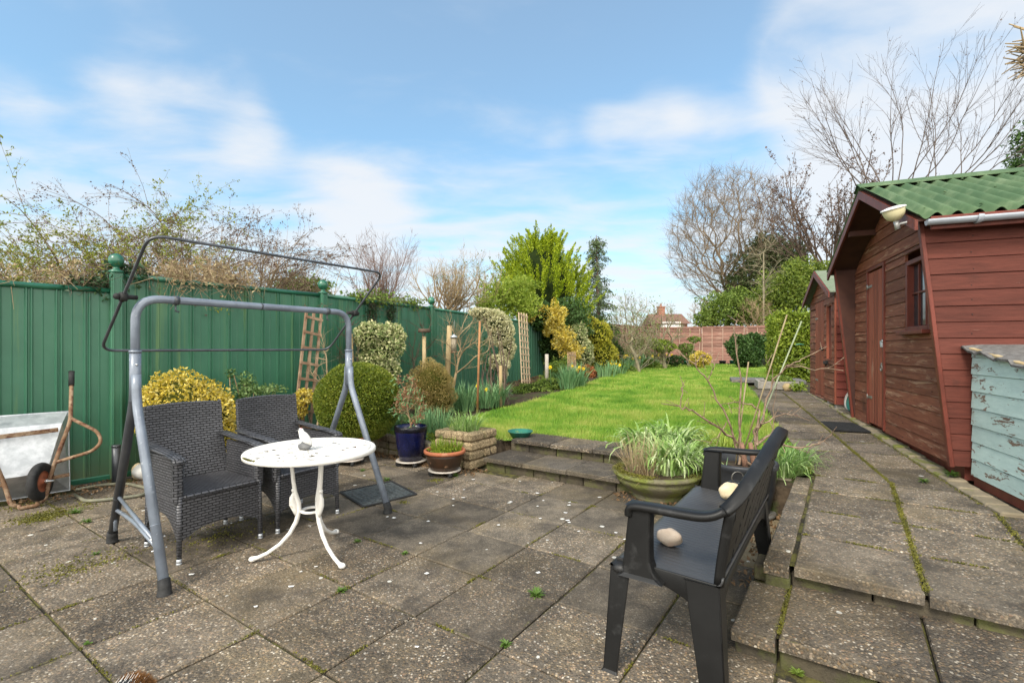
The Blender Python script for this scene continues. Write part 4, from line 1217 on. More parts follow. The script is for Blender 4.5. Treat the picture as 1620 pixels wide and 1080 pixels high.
# ------------------------------------------------------------------ wicker chairs
def wicker_chair():
    t = thing('wicker_armchair', 'black wicker armchair nearest the camera, under the swing frame', 'chair', (0, 0, 0), 'black wicker armchairs')
    X, Y, Z = Vector((1, 0, 0)), Vector((0, 1, 0)), Vector((0, 0, 1))
    for sx in (-1, 1):
        for sy in (-1, 1):
            m = MB(); m.tube([(sx * .228, sy * .24, .40), (sx * .238, sy * .247, .03)], [.019, .0135], 12)
            l = m.build('leg', m_wicker, t, uv=True)
            m = MB(); m.tube([(sx * .238, sy * .247, .032), (sx * .2385, sy * .2475, .008)], .0142, 12); m.tube([(sx * .2385, sy * .2475, .008), (sx * .2385, sy * .2475, 0)], .0155, 12)
            m.build('foot', m_galv, l)
    def apron(p0, p1, low, mid, top=.375):
        p0, p1 = Vector(p0), Vector(p1); n = 14; bot = []
        for i in range(n + 1):
            s = i / n; a = abs(s * 2 - 1); z = mid + (low - mid) * a ** 2.6
            q = p0.lerp(p1, s); bot.append((q.x, q.y, z))
        poly = bot + [(p1.x, p1.y, top), (p0.x, p0.y, top)]
        dd = (p1 - p0).normalized(); nr = dd.cross(Z) * .016
        m = MB()
        # strips to keep the arched face clean
        vs = []; 
        for (x, y, z) in bot: vs += [(x - nr.x / 2, y - nr.y / 2, z), (x - nr.x / 2, y - nr.y / 2, top), (x + nr.x / 2, y + nr.y / 2, z), (x + nr.x / 2, y + nr.y / 2, top)]
        fs = []
        for i in range(n):
            a = 4 * i; b = a + 4
            fs += [(a, b, b + 1, a + 1), (b + 2, a + 2, a + 3, b + 3), (a + 2, b + 2, b, a), (a + 1, b + 1, b + 3, a + 3)]
        fs += [(0, 1, 3, 2), (4 * n, 4 * n + 2, 4 * n + 3, 4 * n + 1)]
        m.add(vs, fs)
        return m.build('apron', m_wicker, t, uv=True)
    apron((.236, -.245, 0), (.236, .245, 0), .125, .20); apron((-.236, -.245, 0), (-.236, .245, 0), .2, .25)
    apron((-.23, -.247, 0), (.23, -.247, 0), .125, .27); apron((-.23, .247, 0), (.23, .247, 0), .125, .27)
    # seat with a slightly raised rounded front edge
    m = MB(); m.box((.012, 0, .392), (.478, .452, .034), None, .012); s = m.build('seat', m_wicker, t, uv=True)
    # arms: woven side panel and broad rounded top
    for sy in (-1, 1):
        m = MB()
        m.box((.005, sy * .248, .50), (.43, .026, .262), None, .008)
        m.box((.222, sy * .246, .49), (.042, .058, .27), None, .014)
        a = m.build('arm', m_wicker, t, uv=True)
        m = MB(); P = arc_pts([(-.27, sy * .246, .675), (-.05, sy * .248, .655), (.16, sy * .25, .64), (.248, sy * .25, .625), (.256, sy * .25, .60)], .08, 5)
        m.tube(P, [(.036, .014)] * len(P), 12)
        # orient wide side horizontally
        m.build('arm_rest', m_wicker, a, uv=True)
    # backrest
    m = MB(); n = 10; vs = []
    for i in range(n + 1):
        s = i / n; z = .36 + .545 * s; x = -.205 - .115 * s - .03 * math.sin(s * 3.0)
        for yy in np.linspace(-1, 1, 9):
            cv = .018 * (1 - yy * yy); w = .248 - .006 * s; zz_ = z + (.012 * (1 - yy * yy) if i == n else 0)
            vs.append((x - cv - .015, yy * w, zz_)); vs.append((x - cv + .015, yy * w, zz_))
    fs = []; k = 9
    def id_(i, j, f): return (i * k + j) * 2 + f
    for i in range(n):
        for j in range(k - 1):
            fs += [(id_(i, j, 1), id_(i, j + 1, 1), id_(i + 1, j + 1, 1), id_(i + 1, j, 1)), (id_(i, j + 1, 0), id_(i, j, 0), id_(i + 1, j, 0), id_(i + 1, j + 1, 0))]
        for j in (0, k - 1): fs.append((id_(i, j, 0), id_(i, j, 1), id_(i + 1, j, 1), id_(i + 1, j, 0)))
    for j in range(k - 1):
        fs += [(id_(n, j, 0), id_(n, j, 1), id_(n, j + 1, 1), id_(n, j + 1, 0)), (id_(0, j, 1), id_(0, j, 0), id_(0, j + 1, 0), id_(0, j + 1, 1))]
    m.add(vs, fs)
    b = m.build('backrest', m_wicker, t, uv=True); bevel(b, .009, 3)
    return t
c1 = wicker_chair()
c1.rotation_euler.z = -TH; c1.location = (*W(-3.55, 1.55), 0)
def copy_tree(o, parent=None):
    c = o.copy(); COL.objects.link(c)
    if parent is not None: c.parent = parent
    for ch in list(o.children): copy_tree(ch, c)
    return c
c2 = copy_tree(c1); c2.location = (*W(-3.54, 2.155), 0); c2.rotation_euler.z = -TH + .02
c2['label'] = 'black wicker armchair behind the round white table, second from the camera'

# ------------------------------------------------------------------ white bistro table
def table():
    UPV = Vector((0, 0, 1))
    cx, cy = -1.262, 3.085
    t = thing('bistro_table', 'round white cast metal table with a pierced top, in front of the wicker chairs', 'table', (cx, cy, 0))
    R_ = .385; zt_ = .668
    # pierced top: polar grid with openings
    nr, nf = 15, 120
    rads = [0.03 + (R_ - .055) * (i / nr) for i in range(nr + 1)]
    vs = []; fs = []
    for r in rads:
        for k in range(nf):
            a = 2 * math.pi * k / nf
            w = .004 * math.sin(10 * a + r * 30)
            vs.append((cx + (r + w * (r > .05)) * math.cos(a), cy + (r + w * (r > .05)) * math.sin(a), zt_ - .012 + .003 * math.sin(12 * a) * math.sin(r * 60)))
    for i in range(nr):
        for k in range(nf):
            a = 2 * math.pi * (k + .5) / nf; rr = rads[i]
            hole = (math.sin(12 * a + 3 * math.sin(rr * 40)) * math.cos(rr * 70 + 1.3 * math.sin(6 * a)) > .22) and (i not in (0, 6, 14)) and (k % 2 == 0 or i % 3)
            if hole and not (i % 2 and k % 3 == 0): continue
            l = (k + 1) % nf; fs.append((i * nf + k, i * nf + l, (i + 1) * nf + l, (i + 1) * nf + k))
    m = MB(); m.add(vs, fs, True); m.lathe([(0, zt_ - .012), (.034, zt_ - .012)], (cx, cy, 0), nf)
    o = m.build('tabletop', m_whiteiron, t); sm = o.modifiers.new('thickness', 'SOLIDIFY'); sm.thickness = .009; sm.offset = -1
    m = MB(); m.lathe([(R_ - .034, zt_ - .016), (R_ - .03, zt_ - .008), (R_ - .012, zt_), (R_, zt_ - .002), (R_ + .005, zt_ - .01), (R_ + .004, zt_ - .026), (R_ - .008, zt_ - .030), (R_ - .012, zt_ - .018), (R_ - .034, zt_ - .016)], (cx, cy, 0), 72); m.build('rim', m_whiteiron, o)
    m = MB(); m.lathe([(.0, zt_ - .02), (.11, zt_ - .02), (.11, zt_ - .034), (.10, zt_ - .034), (.10, zt_ - .03), (0, zt_ - .03)], (cx, cy, 0), 30); m.build('hub', m_whiteiron, t)
    m = MB(); m.lathe([(.045, .275), (.062, .272), (.07, .279), (.062, .288), (.045, .285), (.04, .28), (.045, .275)], (cx, cy, 0), 30)
    m.build('ring_brace', m_whiteiron, t)
    for an in (200, 322, 84):
        u = Vector((math.cos(R(an)), math.sin(R(an)), 0)); c = Vector((cx, cy, 0))
        prof = [(.115, .645), (.113, .56), (.105, .47), (.095, .40), (.075, .33), (.073, .28), (.088, .22), (.125, .15), (.18, .09), (.25, .045), (.305, .024), (.325, .022)]
        P = [c + u * r + Vector((0, 0, z)) for r, z in prof]
        rr = [.013, .012, .012, .013, .015, .015, .014, .013, .012, .011, .012, .015]
        m = MB(); m.tube(P, rr, 10); m.sph(c + u * .333 + Vector((0, 0, .02)), .0185, 12, 8, (1.2, 1, .9))
        # cast leaf and scroll
        side = u.cross(Vector((0, 0, 1)))
        m.tube([c + u * .102 + UPV * .405, c + u * .112 + UPV * .37, c + u * .108 + UPV * .33, c + u * .094 + UPV * .29, c + u * .082 + UPV * .245], [(.007, .006), (.014, .016), (.017, .023), (.014, .018), (.008, .008)], 10)
        m.sph(c + u * .104 + Vector((0, 0, .415)), .014, 10, 7); m.sph(c + u * .084 + Vector((0, 0, .235)), .015, 10, 7)
        m.build('leg', m_whiteiron, t)
    # moss patch sitting on the rim: part of the metal's dirt, small leaf tufts
    P = []
    for q in range(260):
        a = R(232) + rng.normal() * .09; P.append((cx + (R_ + .002) * math.cos(a), cy + (R_ + .002) * math.sin(a), zt_ - .004 + rng.normal() * .003))
    o = fastmesh('moss_patch', leaves(np.array(P), .009, .8), 4, l_moss, t)
    # bird
    bx, by = dz(481, 700, 3.05)[:2]
    b = thing('bird_figurine', 'small white bird figurine perched on a grey stone on the round table', 'figurine', (bx, by, zt_))
    m = MB(); m.sph((bx + .006, by, zt_ + .022), .034, 14, 10, (1.25, 1.0, .75), .08); m.build('base', m_greystone, b)
    m = MB()
    # body: a tapered loft from tail to head, facing left
    P = [(.047, .028, .004), (.038, .040, .014), (.026, .054, .023), (.010, .070, .0275), (-.003, .088, .0255), (-.012, .102, .019), (-.016, .112, .0165), (-.018, .122, .0155), (-.018, .131, .010), (-.018, .135, .003)]
    m.tube([(bx + x, by - .004, zt_ + z) for x, z, r in P], [r for *_, r in P], 16)
    m.build('body', m_white, b)
    m = MB(); m.tube([(bx - .030, by - .006, zt_ + .121), (bx - .046, by - .009, zt_ + .118)], [.0065, .0008], 8); m.build('beak', m_greystone, b)
    m = MB(); m.sph((bx - .024, by - .0195, zt_ + .125), .0028, 8, 6); m.build('eye', m_rubber, b)
    for s in (-1, 1):
        m = MB(); P = [(.044, .034, .004), (.030, .056, .010), (.014, .074, .013), (.000, .086, .009)]
        m.tube([(bx + x, by - .004 + s * (.019 if i < 3 else .014), zt_ + z) for i, (x, z, r) in enumerate(P)], [(r * .4, r) if False else r * .8 for *_, r in P], 10)
        m.build('wing', m_white, b)
    m = MB(); P = [(bx - .016, by - .018, zt_ + .132), (bx - .010, by - .014, zt_ + .130)]; m.sph((bx - .017, by - .004, zt_ + .1325), .007, 10, 7, (1.1, 1, .45)); m.build('crown_patch', M('pink_red_glaze', (.32, .07, .08), rough=.5), b)
table()

# ------------------------------------------------------------------ black plastic bench
def bench():
    ox, oy = W(-.60, 2.5)
    t = thing('plastic_bench', 'black moulded plastic garden bench at the bottom right, seen from its near end', 'bench', (ox, oy, 0))
    def Q(a, b, z): x, y = W(a, b); return Vector((x, y, z))
    b0, b1 = 1.86, 3.18; bm = (b0 + b1) / 2
    # seat: ridged sheet, rounded front lip, dished
    nu, nv = 16, 264; vs = []
    us = [0, .006, .018, .035, .06, .10, .15, .2, .25, .3, .34, .37, .39, .405, .415, .42, .422]
    zs = [.395, .422, .440, .449, .452, .450, .446, .442, .438, .435, .434, .435, .437, .44, .446, .456, .47]
    for i in range(17):
        for j in range(nv + 1):
            s = j / nv; b = b0 + .03 + (b1 - b0 - .06) * s
            ridge = .0009 * max(0, math.sin(2 * math.pi * (b - b0) / .03 + .5 * math.sin(us[i] * 16))) * (1 if 3 < i < 14 else 0) * 1.6
            e = min(1, min(s, 1 - s) * 26)
            vs.append(Q(-.795 + us[i], b, zs[i] + ridge * e - .006 * (1 - e) ** 2))
    fs = [(i * (nv + 1) + j, i * (nv + 1) + j + 1, (i + 1) * (nv + 1) + j + 1, (i + 1) * (nv + 1) + j) for i in range(16) for j in range(nv)]
    m = MB(); m.add(vs, fs, True); o = m.build('seat', m_bench_lit, t); sm = o.modifiers.new('thickness', 'SOLIDIFY'); sm.thickness = .007; sm.offset = 1
    # rail and arms as one flowing strip
    def rail_pts():
        L = [(-.712, b0 + .018, .640), (-.700, b0 + .014, .674), (-.62, b0 + .01, .682), (-.50, b0 + .005, .684), (-.42, b0 + .005, .690), (-.365, b0 + .022, .712), (-.325, b0 + .065, .755), (-.298, b0 + .14, .803), (-.275, b0 + .28, .852), (-.258, b0 + .45, .893), (-.246, bm, .922)]
        Rr = [(a, 2 * bm - b, z) for a, b, z in L[::-1][1:]]
        return L + Rr
    RP = rail_pts()
    def smooth(pts, n=6):
        out = []
        for i in range(len(pts) - 1):
            p0 = Vector(pts[max(0, i - 1)]); p1 = Vector(pts[i]); p2 = Vector(pts[i + 1]); p3 = Vector(pts[min(len(pts) - 1, i + 2)])
            for k in range(n):
                s = k / n; out.append(.5 * ((2 * p1) + (p2 - p0) * s + (2 * p0 - 5 * p1 + 4 * p2 - p3) * s * s + (3 * p1 - p0 - 3 * p2 + p3) * s ** 3))
        out.append(Vector(pts[-1])); return out
    def strip(pts, wid, thick, upf):
        """rounded rectangular section swept; upf(s) gives the flat side's normal"""
        P = [Q(*p) for p in pts]; n = len(P); vs = []; K = 12
        for i, p in enumerate(P):
            tt = (P[min(i + 1, n - 1)] - P[max(i - 1, 0)]).normalized(); s = i / (n - 1)
            nrm = upf(s, tt); nrm = (nrm - tt * nrm.dot(tt)).normalized(); sd = tt.cross(nrm)
            w_, t_ = (wid(s) if callable(wid) else wid), thick
            for k in range(K):
                a = 2 * math.pi * (k + .5) / K; ca, sa = math.cos(a), math.sin(a)
                r_ = (abs(ca) ** 4 + abs(sa) ** 4) ** -.25
                vs.append(p + sd * (w_ / 2 * ca * r_) + nrm * (t_ / 2 * sa * r_))
        fs = [(i * K + k, i * K + (k + 1) % K, (i + 1) * K + (k + 1) % K, (i + 1) * K + k) for i in range(n - 1) for k in range(K)]
        fs += [tuple(range(K))[::-1], tuple((n - 1) * K + k for k in range(K))]
        m = MB(); m.add(vs, fs, True); return m
    E1 = Vector((CT, -ST, 0)); E2 = Vector((ST, CT, 0)); Zv = Vector((0, 0, 1))
    # arm ends: outward normal turns from front-facing to up
    pts = smooth(RP, 6); n = len(pts)
    arm_n = 5 * 6
    def up_arm(s, tt):
        if abs(tt.z) > .8: return -E1
        return (Zv * 1.0 - E1 * max(0, tt.z)).normalized()
    near = pts[:arm_n + 1]; far = pts[-arm_n - 1:]; mid = pts[arm_n:-arm_n]
    m = strip(near, .064, .032, lambda s, tt: (Zv * (1 - abs(tt.z)) - E1 * tt.z).normalized()); m.build('armrest', m_blackplastic, t)
    m = strip(far, .064, .032, lambda s, tt: (Zv * (1 - abs(tt.z)) + E1 * tt.z).normalized()); m.build('armrest', m_blackplastic, t)
    m = strip(mid, .05, .026, lambda s, tt: (Zv * 1.0 + E1 * .45).normalized()); rail = m.build('top_rail', m_blackplastic, t)
    # wide front posts of the arms
    for b, sg in ((b0 + .03, 1), (b1 - .03, -1)):
        m = MB(); K = 8; vs = []
        for i in range(K + 1):
            q = i / K; al = -.742 + .030 * q; ar = -.622 - .006 * math.sin(q * 3.1) + (.035 * max(0, 1 - q * 4) ** 2); z = .40 + .282 * q; hb = .036 - .006 * q
            vs += [Q(al, b - hb, z), Q(ar, b - hb, z), Q(ar, b + hb, z), Q(al, b + hb, z)]
        fs = [(4 * i + k, 4 * i + (k + 1) % 4, 4 * i + 4 + (k + 1) % 4, 4 * i + 4 + k) for i in range(K) for k in range(4)] + [(0, 1, 2, 3), (4 * K + 3, 4 * K + 2, 4 * K + 1, 4 * K)]
        m.add(vs, fs); o = m.build('arm_post', m_blackplastic, t); bevel(o, .012, 3)
    # legs: channel section, tapering and splayed
    def leg(a0, bb0, a1, bb1, sa, sb, ztop, w0=.082, w1=.058):
        m = MB(); q = .010
        for (ax, bx_, lw) in ((1, 0, 1), (0, 1, 1)):
            vs = []
            for z, a, b, w in ((ztop, a0, bb0, w0), (ztop * .55, a0 * .55 + a1 * .45, bb0 * .55 + bb1 * .45, w0 * .55 + w1 * .45), (.012, a1, bb1, w1), (0, a1 + sa * .008, bb1 + sb * .008, w1 + .014)):
                if ax: c = [(a, b), (a - sa * w, b), (a - sa * w, b - sb * q), (a, b - sb * q)]
                else: c = [(a, b), (a, b - sb * w * .8), (a - sa * q, b - sb * w * .8), (a - sa * q, b)]
                vs += [Q(x, y, z) for x, y in c]
            fs = [(4 * i + k, 4 * i + (k + 1) % 4, 4 * i + 4 + (k + 1) % 4, 4 * i + 4 + k) for i in range(3) for k in range(4)] + [(0, 1, 2, 3), (15, 14, 13, 12)]
            m.add(vs, fs)
        m.sph(Q(a0 - sa * .036, bb0 - sb * .034, ztop - .012), .045, 16, 10, (1.0, 1.0, .62)) if w0 < .1 else None
        o = m.build('leg', m_blackplastic, t); bevel(o, .006, 3)
    leg(-.790, b0 + .004, -.812, b0 - .02, -1, -1, .425)
    leg(-.790, b1 - .004, -.812, b1 + .02, -1, 1, .425)
    leg(-.378, b0 + .025, -.352, b0 - .0, 1, -1, .435, .125, .085)
    leg(-.378, b1 - .025, -.340, b1 + .01, 1, 1, .435, .11, .07)
    # arched aprons at the ends, straight ones front and back
    for b, sg in ((b0 + .028, 1), (b1 - .028, -1)):
        n_ = 16; A = np.linspace(-.775, -.39, n_ + 1)
        vs = []
        for i, a in enumerate(A):
            s = i / n_; z = .405 - .125 * s ** 2.6 - .07 * (1 - s) ** 9; top = .4505 - .012 * s
            for o_ in (0, .010): vs += [Q(a, b + sg * o_, z), Q(a, b + sg * o_, top)]
        fs = []
        for i in range(n_):
            k = 4 * i; fs += [(k, k + 4, k + 5, k + 1), (k + 6, k + 2, k + 3, k + 7), (k + 2, k + 6, k + 4, k), (k + 1, k + 5, k + 7, k + 3)]
        m = MB(); m.add(vs, fs, True); o = m.build('apron', m_blackplastic, t); bevel(o, .003)
    for a in (-.786, -.388):
        n_ = 20; Bv = np.linspace(b0 + .05, b1 - .05, n_ + 1); vs = []
        for i, b in enumerate(Bv):
            s = abs(2 * i / n_ - 1); z = .385 - .09 * s ** 6
            for o_ in (0, .009): vs += [Q(a + o_, b, z), Q(a + o_, b, .425)]
        fs = []
        for i in range(n_):
            k = 4 * i; fs += [(k, k + 4, k + 5, k + 1), (k + 6, k + 2, k + 3, k + 7), (k + 2, k + 6, k + 4, k), (k + 1, k + 5, k + 7, k + 3)]
        m = MB(); m.add(vs, fs, True); m.build('apron', m_blackplastic, t)
    # back slats and staggered cross pieces
    railf = [(b, a, z) for a, b, z in RP[5:-5]]; rb = [r[0] for r in railf]; ra = [r[1] for r in railf]; rz = [r[2] for r in railf]
    def back(b, s):
        aT, zT = np.interp(b, rb, ra), np.interp(b, rb, rz) - .012
        a_ = -.385 + (aT + .385) * (s ** 1.25); z_ = .43 + (zT - .43) * s
        return a_, z_
    ns = 7; m = MB()
    edges = np.linspace(b0 + .05, b1 - .05, ns + 1)
    for q in range(ns):
        bl, br_ = edges[q] + .009, edges[q + 1] - .009
        vs = []; K = 12
        for i in range(K + 1):
            s = i / K; w = .5 + .5 * abs(math.cos(s * math.pi * 2.0 + (q % 2) * math.pi / 2)) * .5
            c = (bl + br_) / 2; hw = (br_ - bl) / 2 * (.80 + .20 * abs(math.cos(math.pi * 2 * s + (math.pi / 2 if q % 2 else 0))))
            for b in (c - hw, c + hw):
                a, z = back(b, s); vs += [Q(a - .005, b, z), Q(a + .006, b, z)]
        fs = []
        for i in range(K):
            k = 4 * i; fs += [(k, k + 4, k + 6, k + 2), (k + 3, k + 7, k + 5, k + 1), (k + 1, k + 5, k + 4, k), (k + 2, k + 6, k + 7, k + 3)]
        m.add(vs, fs)
    for b in edges[1:-1]:
        for s in ((.24, .5, .76)):
            a, z = back(b, s); c = Q(a, b, z); m.box(c, (.012, .05, .03), (E1, E2, Zv), .003)
    o = m.build('back_slats', m_blackplastic, t); bevel(o, .002)
    for b, sg in ((b0 + .045, 1), (b1 - .045, -1)):
        m = MB(); P = [Q(*(lambda r: (r[0], b, r[1]))(back(b, s))) for s in np.linspace(0, 1.0, 8)]
        m.tube(P, [(.020, .013)] * 8, 10); m.build('back_upright', m_blackplastic, t)
    # stones resting on the seat
    def peb(px, py, z, r, mt, label, sq, cat='stone'):
        x, y = at(px, py, z); m = MB(); m.sph((0, 0, 0), r, 26, 18, sq, .065)
        zmin = -r * sq[2] * .97
        o = m.build('pebble', mt, base=(0, 0, zmin)); o.location = (x, y, .446); tag(o, label, cat); return o
    p = peb(1059, 847, .487, .045, m_stone, 'large pinkish beige pebble on the near end of the bench seat', (1.22, .9, .80)); p.rotation_euler = (0, .0, R(-30))
    p = peb(1156, 779, .484, .058, m_cream, 'round cream stone on the far end of the bench seat, behind the armrest', (1.1, .9, .82))
    x, y = at(1166, 776, .49)
    l = thing('round_tin', 'small black round tin with a wire loop beside the cream stone on the bench', 'tin', (x + .05, y + .10, .446))
    c = Vector((x + .05, y + .10, .446))
    m = MB(); m.lathe([(0, 0), (.052, 0), (.056, .006), (.056, .05), (.06, .052), (.06, .062), (.05, .066), (0, .066)], c, 28); m.build('body', m_blackplastic, l)
    m = MB(); m.tube([c + Vector((-.01 + .034 * math.cos(a), -.02, .098 + .034 * math.sin(a))) for a in np.linspace(0, 6.0, 20)], .0022, 6); m.build('wire_loop', m_steel, l)
bench()
# ------------------------------------------------------------------ big red shed (garden frame: a across the path, b along it)
def GV(a, b, z): x, y = G(a, b); return Vector((x, y, z))
GA_, GB_ = Vector((CG, -SG, 0)), Vector((SG, CG, 0)); UP = Vector((0, 0, 1))
def boardwall(fn, rows, nrm, th=.02, lap=.007):
    """rows: list of (z0, z1, [(u0bot,u1bot,u0top,u1top)...]); fn(u,z)->Vector on the wall plane, nrm outward"""
    m = MB()
    for z0, z1, spans in rows:
        for (a0, a1, c0, c1) in spans:
            if a1 - a0 < .01 and c1 - c0 < .01: continue
            lo, hi = th + lap, th
            j = random.uniform(-.0015, .0015)
            e = .007
            q = [fn(a0, z0), fn(a1, z0), fn(a1 + (c1 - a1) * .92, z1 - e), fn(a0 + (c0 - a0) * .92, z1 - e), fn(c1, z1), fn(c0, z1)]
            f = [q[0] + nrm * (lo + j), q[1] + nrm * (lo + j), q[2] + nrm * (hi + j), q[3] + nrm * (hi + j), q[4] + nrm * (hi - .008), q[5] + nrm * (hi - .008)]
            b_ = [q[0], q[1], q[4], q[5]]
            m.add(f + b_, [(0, 1, 2, 3), (3, 2, 4, 5), (6, 7, 1, 0), (5, 4, 8, 9), (6, 0, 3, 5, 9), (1, 7, 8, 4, 2), (7, 6, 9, 8)])
    return m
def spans_cut(u0, u1, z0, z1, holes):
    s = [(u0, u1)]
    for (h0, h1, k0, k1) in holes:
        if z1 <= k0 + .001 or z0 >= k1 - .001: continue
        n = []
        for a, b in s:
            if h1 <= a or h0 >= b: n.append((a, b)); continue
            if h0 > a: n.append((a, h0))
            if h1 < b: n.append((h1, b))
        s = n
    return s
def gable_rows(b0, b1, zb, ze, zr, h, holes=()):
    rows = []; z = zb; mid = (b0 + b1) / 2; sl = (zr - ze) / ((b1 - b0) / 2)
    cuts = sorted(set([k for q in holes for k in q[2:]]))
    while z < zr - .03:
        zt_ = z + h
        zs = [z] + [c for c in cuts if z + .012 < c < zt_ - .012] + [zt_]
        for z0, z1 in zip(zs[:-1], zs[1:]):
            def lim(zz):
                if zz <= ze: return b0, b1
                d = min((zz - ze) / sl, (b1 - b0) / 2 - .005); return b0 + d, b1 - d
            l0, l1 = lim(z0), lim(z1)
            sp = []
            for (s0, s1) in spans_cut(l0[0], l0[1], z0, z1, holes):
                t0 = max(s0, l1[0]) if s0 == l0[0] else s0; t1 = min(s1, l1[1]) if s1 == l0[1] else s1
                if t1 < t0: continue
                sp.append((s0, s1, t0, t1))
            rows.append((z0, z1, sp))
        z = zt_
    return rows
def corrugated(m, a0, a1, P_eave, P_ridge, period=.125, amp=.023, th=.004, n_per=10, down=5):
    """P_eave/P_ridge: functions a -> Vector; waves run along a"""
    n = int((a1 - a0) / period * n_per); e0 = P_eave(a0); r0 = P_ridge(a0); nrm = (GA_.cross(r0 - e0)).normalized()
    if nrm.z < 0: nrm = -nrm
    vs = []
    for i in range(n + 1):
        a = a0 + (a1 - a0) * i / n; w = amp * math.cos(2 * math.pi * (a - a0) / period)
        for s in range(down + 1):
            p = P_eave(a).lerp(P_ridge(a), s / down) + nrm * (w + .002 * math.sin(a * 3 + s))
            vs += [p, p - nrm * th]
    k = 2 * (down + 1); fs = []
    for i in range(n):
        for s in range(down):
            o = i * k + 2 * s
            fs += [(o, o + k, o + k + 2, o + 2), (o + 1, o + 3, o + k + 3, o + k + 1)]
        fs += [(i * k, i * k + 1, (i + 1) * k + 1, (i + 1) * k)]
    for i in (0, n):
        for s in range(down):
            o = i * k + 2 * s; fs.append((o, o + 2, o + 3, o + 1))
    m.add(vs, fs, True)
def shed():
    A0, B0, B1, ZB = 1.78, 4.81, 7.62, .39; ZE, ZR = 2.32, 2.94; MIDB = (B0 + B1) / 2
    t = thing('garden_shed', 'large brown-red wooden shed with a green corrugated roof beside the path', 'shed', (*G(2.6, MIDB), ZB))
    # front wall with door and window openings
    holes = [(6.42, 7.04, .40, 2.20), (5.27, 5.84, 1.46, 2.13)]
    rows = gable_rows(B0 + .02, B1 - .02, ZB, ZE - .02, ZR - .03, .1235, holes)
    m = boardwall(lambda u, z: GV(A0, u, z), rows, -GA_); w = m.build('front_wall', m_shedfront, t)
    # side walls with a wing under the overhang
    for nm, bb, nr in (('side_wall', B0, -GB_), ('side_wall', B1, GB_)):
        rows = []; z = ZB
        while z < ZE - .02:
            z1 = min(z + .1235, ZE); f = lambda zz: A0 - .03 - .205 * max(0, (zz - ZB) / (ZE - ZB))
            rows.append((z, z1, [(f(z), 4.3, f(z1), 4.3)])); z = z1
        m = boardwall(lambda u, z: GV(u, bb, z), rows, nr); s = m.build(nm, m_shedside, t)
        m = MB(); inner = [(GV(A0 - .03, bb, ZB)), GV(A0 - .03 - .205, bb, ZE), GV(A0 - .0, bb, ZE), GV(A0, bb, ZB)]
        m.prism([p - nr * .002 for p in inner], -nr * .012); m.build('wing_lining', m_soffit, s)
        m = MB(); m.beam(GV(A0 - .045, bb + nr.dot(GB_) * .012, ZB - .01), GV(A0 - .245, bb + nr.dot(GB_) * .012, ZE + .02), .028, .05, up=GB_, bev=.003)
        m.build('corner_trim', m_trim, s)
    m = MB(); c = GV((A0 + 4.3) / 2 + .01, MIDB, .33); m.box(c, (4.3 - A0 - .1, B1 - B0 - .1, .12), GX); m.build('floor_frame', m_trim, t)
    for (fn, n0, us) in ((lambda u, z: GV(u, B0, z) - GB_ * .026, 'nails', (1.86, 2.42, 3.0)), (lambda u, z: GV(A0, u, z) - GA_ * .026, 'nails', (4.9, 5.22, 5.9, 6.36, 7.1, 7.5))):
        m = MB()
        for r_ in range(15):
            for u in us:
                z = ZB + .035 + r_ * .1235
                if n0 == 'nails' and len(us) == 6 and (u in (5.22, 5.9) and False): continue
                m.sph(fn(u + random.uniform(-.01, .01), z + random.uniform(-.01, .02)), .0042, 6, 4)
        nn_ = m.build('nails', m_matedge, t); nn_['kind'] = 'stuff'
    # door: planks, ledges, frame
    dd = None
    m = MB(); b = 6.455
    for k in range(6):
        wd = .092; m.box(GV(A0 - .016, b + wd / 2, 1.30), (.02, wd - .010, 1.76), GX, .003); b += wd + .001
    d = m.build('door', m_door, t)
    m = MB(); 
    for bb in (6.435, 7.03): m.box(GV(A0 - .026, bb, 1.30), (.03, .035, 1.80), GX, .003)
    m.box(GV(A0 - .026, 6.7325, 2.215), (.03, .63, .035), GX, .003); m.build('door_frame', m_trim, d)
    for z in (.72, 2.02, 1.05):
        if z == 1.05: continue
        m = MB(); m.box(GV(A0 - .030, 6.94, z), (.006, .16, .03), GX, .002); m.tube([GV(A0 - .036, 7.018, z - .03), GV(A0 - .036, 7.018, z + .03)], .007, 8); m.build('hinge', m_steel, d)
    m = MB(); m.box(GV(A0 - .032, 6.50, 1.36), (.008, .12, .035), GX, .002); m.box(GV(A0 - .045, 6.46, 1.33), (.022, .045, .05), GX, .006)
    m.tube([GV(A0 - .045, 6.445 + .015 * math.cos(a), 1.365 + .022 * math.sin(a)) for a in np.linspace(0, 3.14, 8)], .004, 6); m.build('padlock', m_galv, d)
    m = MB(); m.tube([GV(A0 - .035, 6.51 + .028 * math.cos(a), 1.08 + .035 * math.sin(a)) for a in np.linspace(0, 6.1, 16)], .006, 6); m.box(GV(A0 - .03, 6.51, 1.115), (.012, .03, .04), GX, .003); m.build('ring_handle', m_steel, d)
    # window
    wv = MB(); bl, br_, zl, zh = 5.27, 5.84, 1.46, 2.13; cb, cz = (bl + br_) / 2, (zl + zh) / 2
    for bb in (bl + .022, br_ - .022): wv.box(GV(A0 + .02, bb, cz), (.085, .044, zh - zl), GX, .004)
    wv.box(GV(A0 + .02, cb, zh - .022), (.085, br_ - bl - .09, .044), GX, .004); wv.box(GV(A0 + .02, cb, zl + .02), (.085, br_ - bl - .09, .04), GX, .004)
    win = wv.build('window', m_trim, t)
    m = MB(); m.box(GV(A0 + .035, cb, cz), (.006, br_ - bl - .1, zh - zl - .1), GX); m.build('pane', m_glass, win)
    m = MB()
    for bb in (cb - .085, cb + .085): m.box(GV(A0 + .026, bb, cz), (.02, .018, zh - zl - .095), GX, .002)
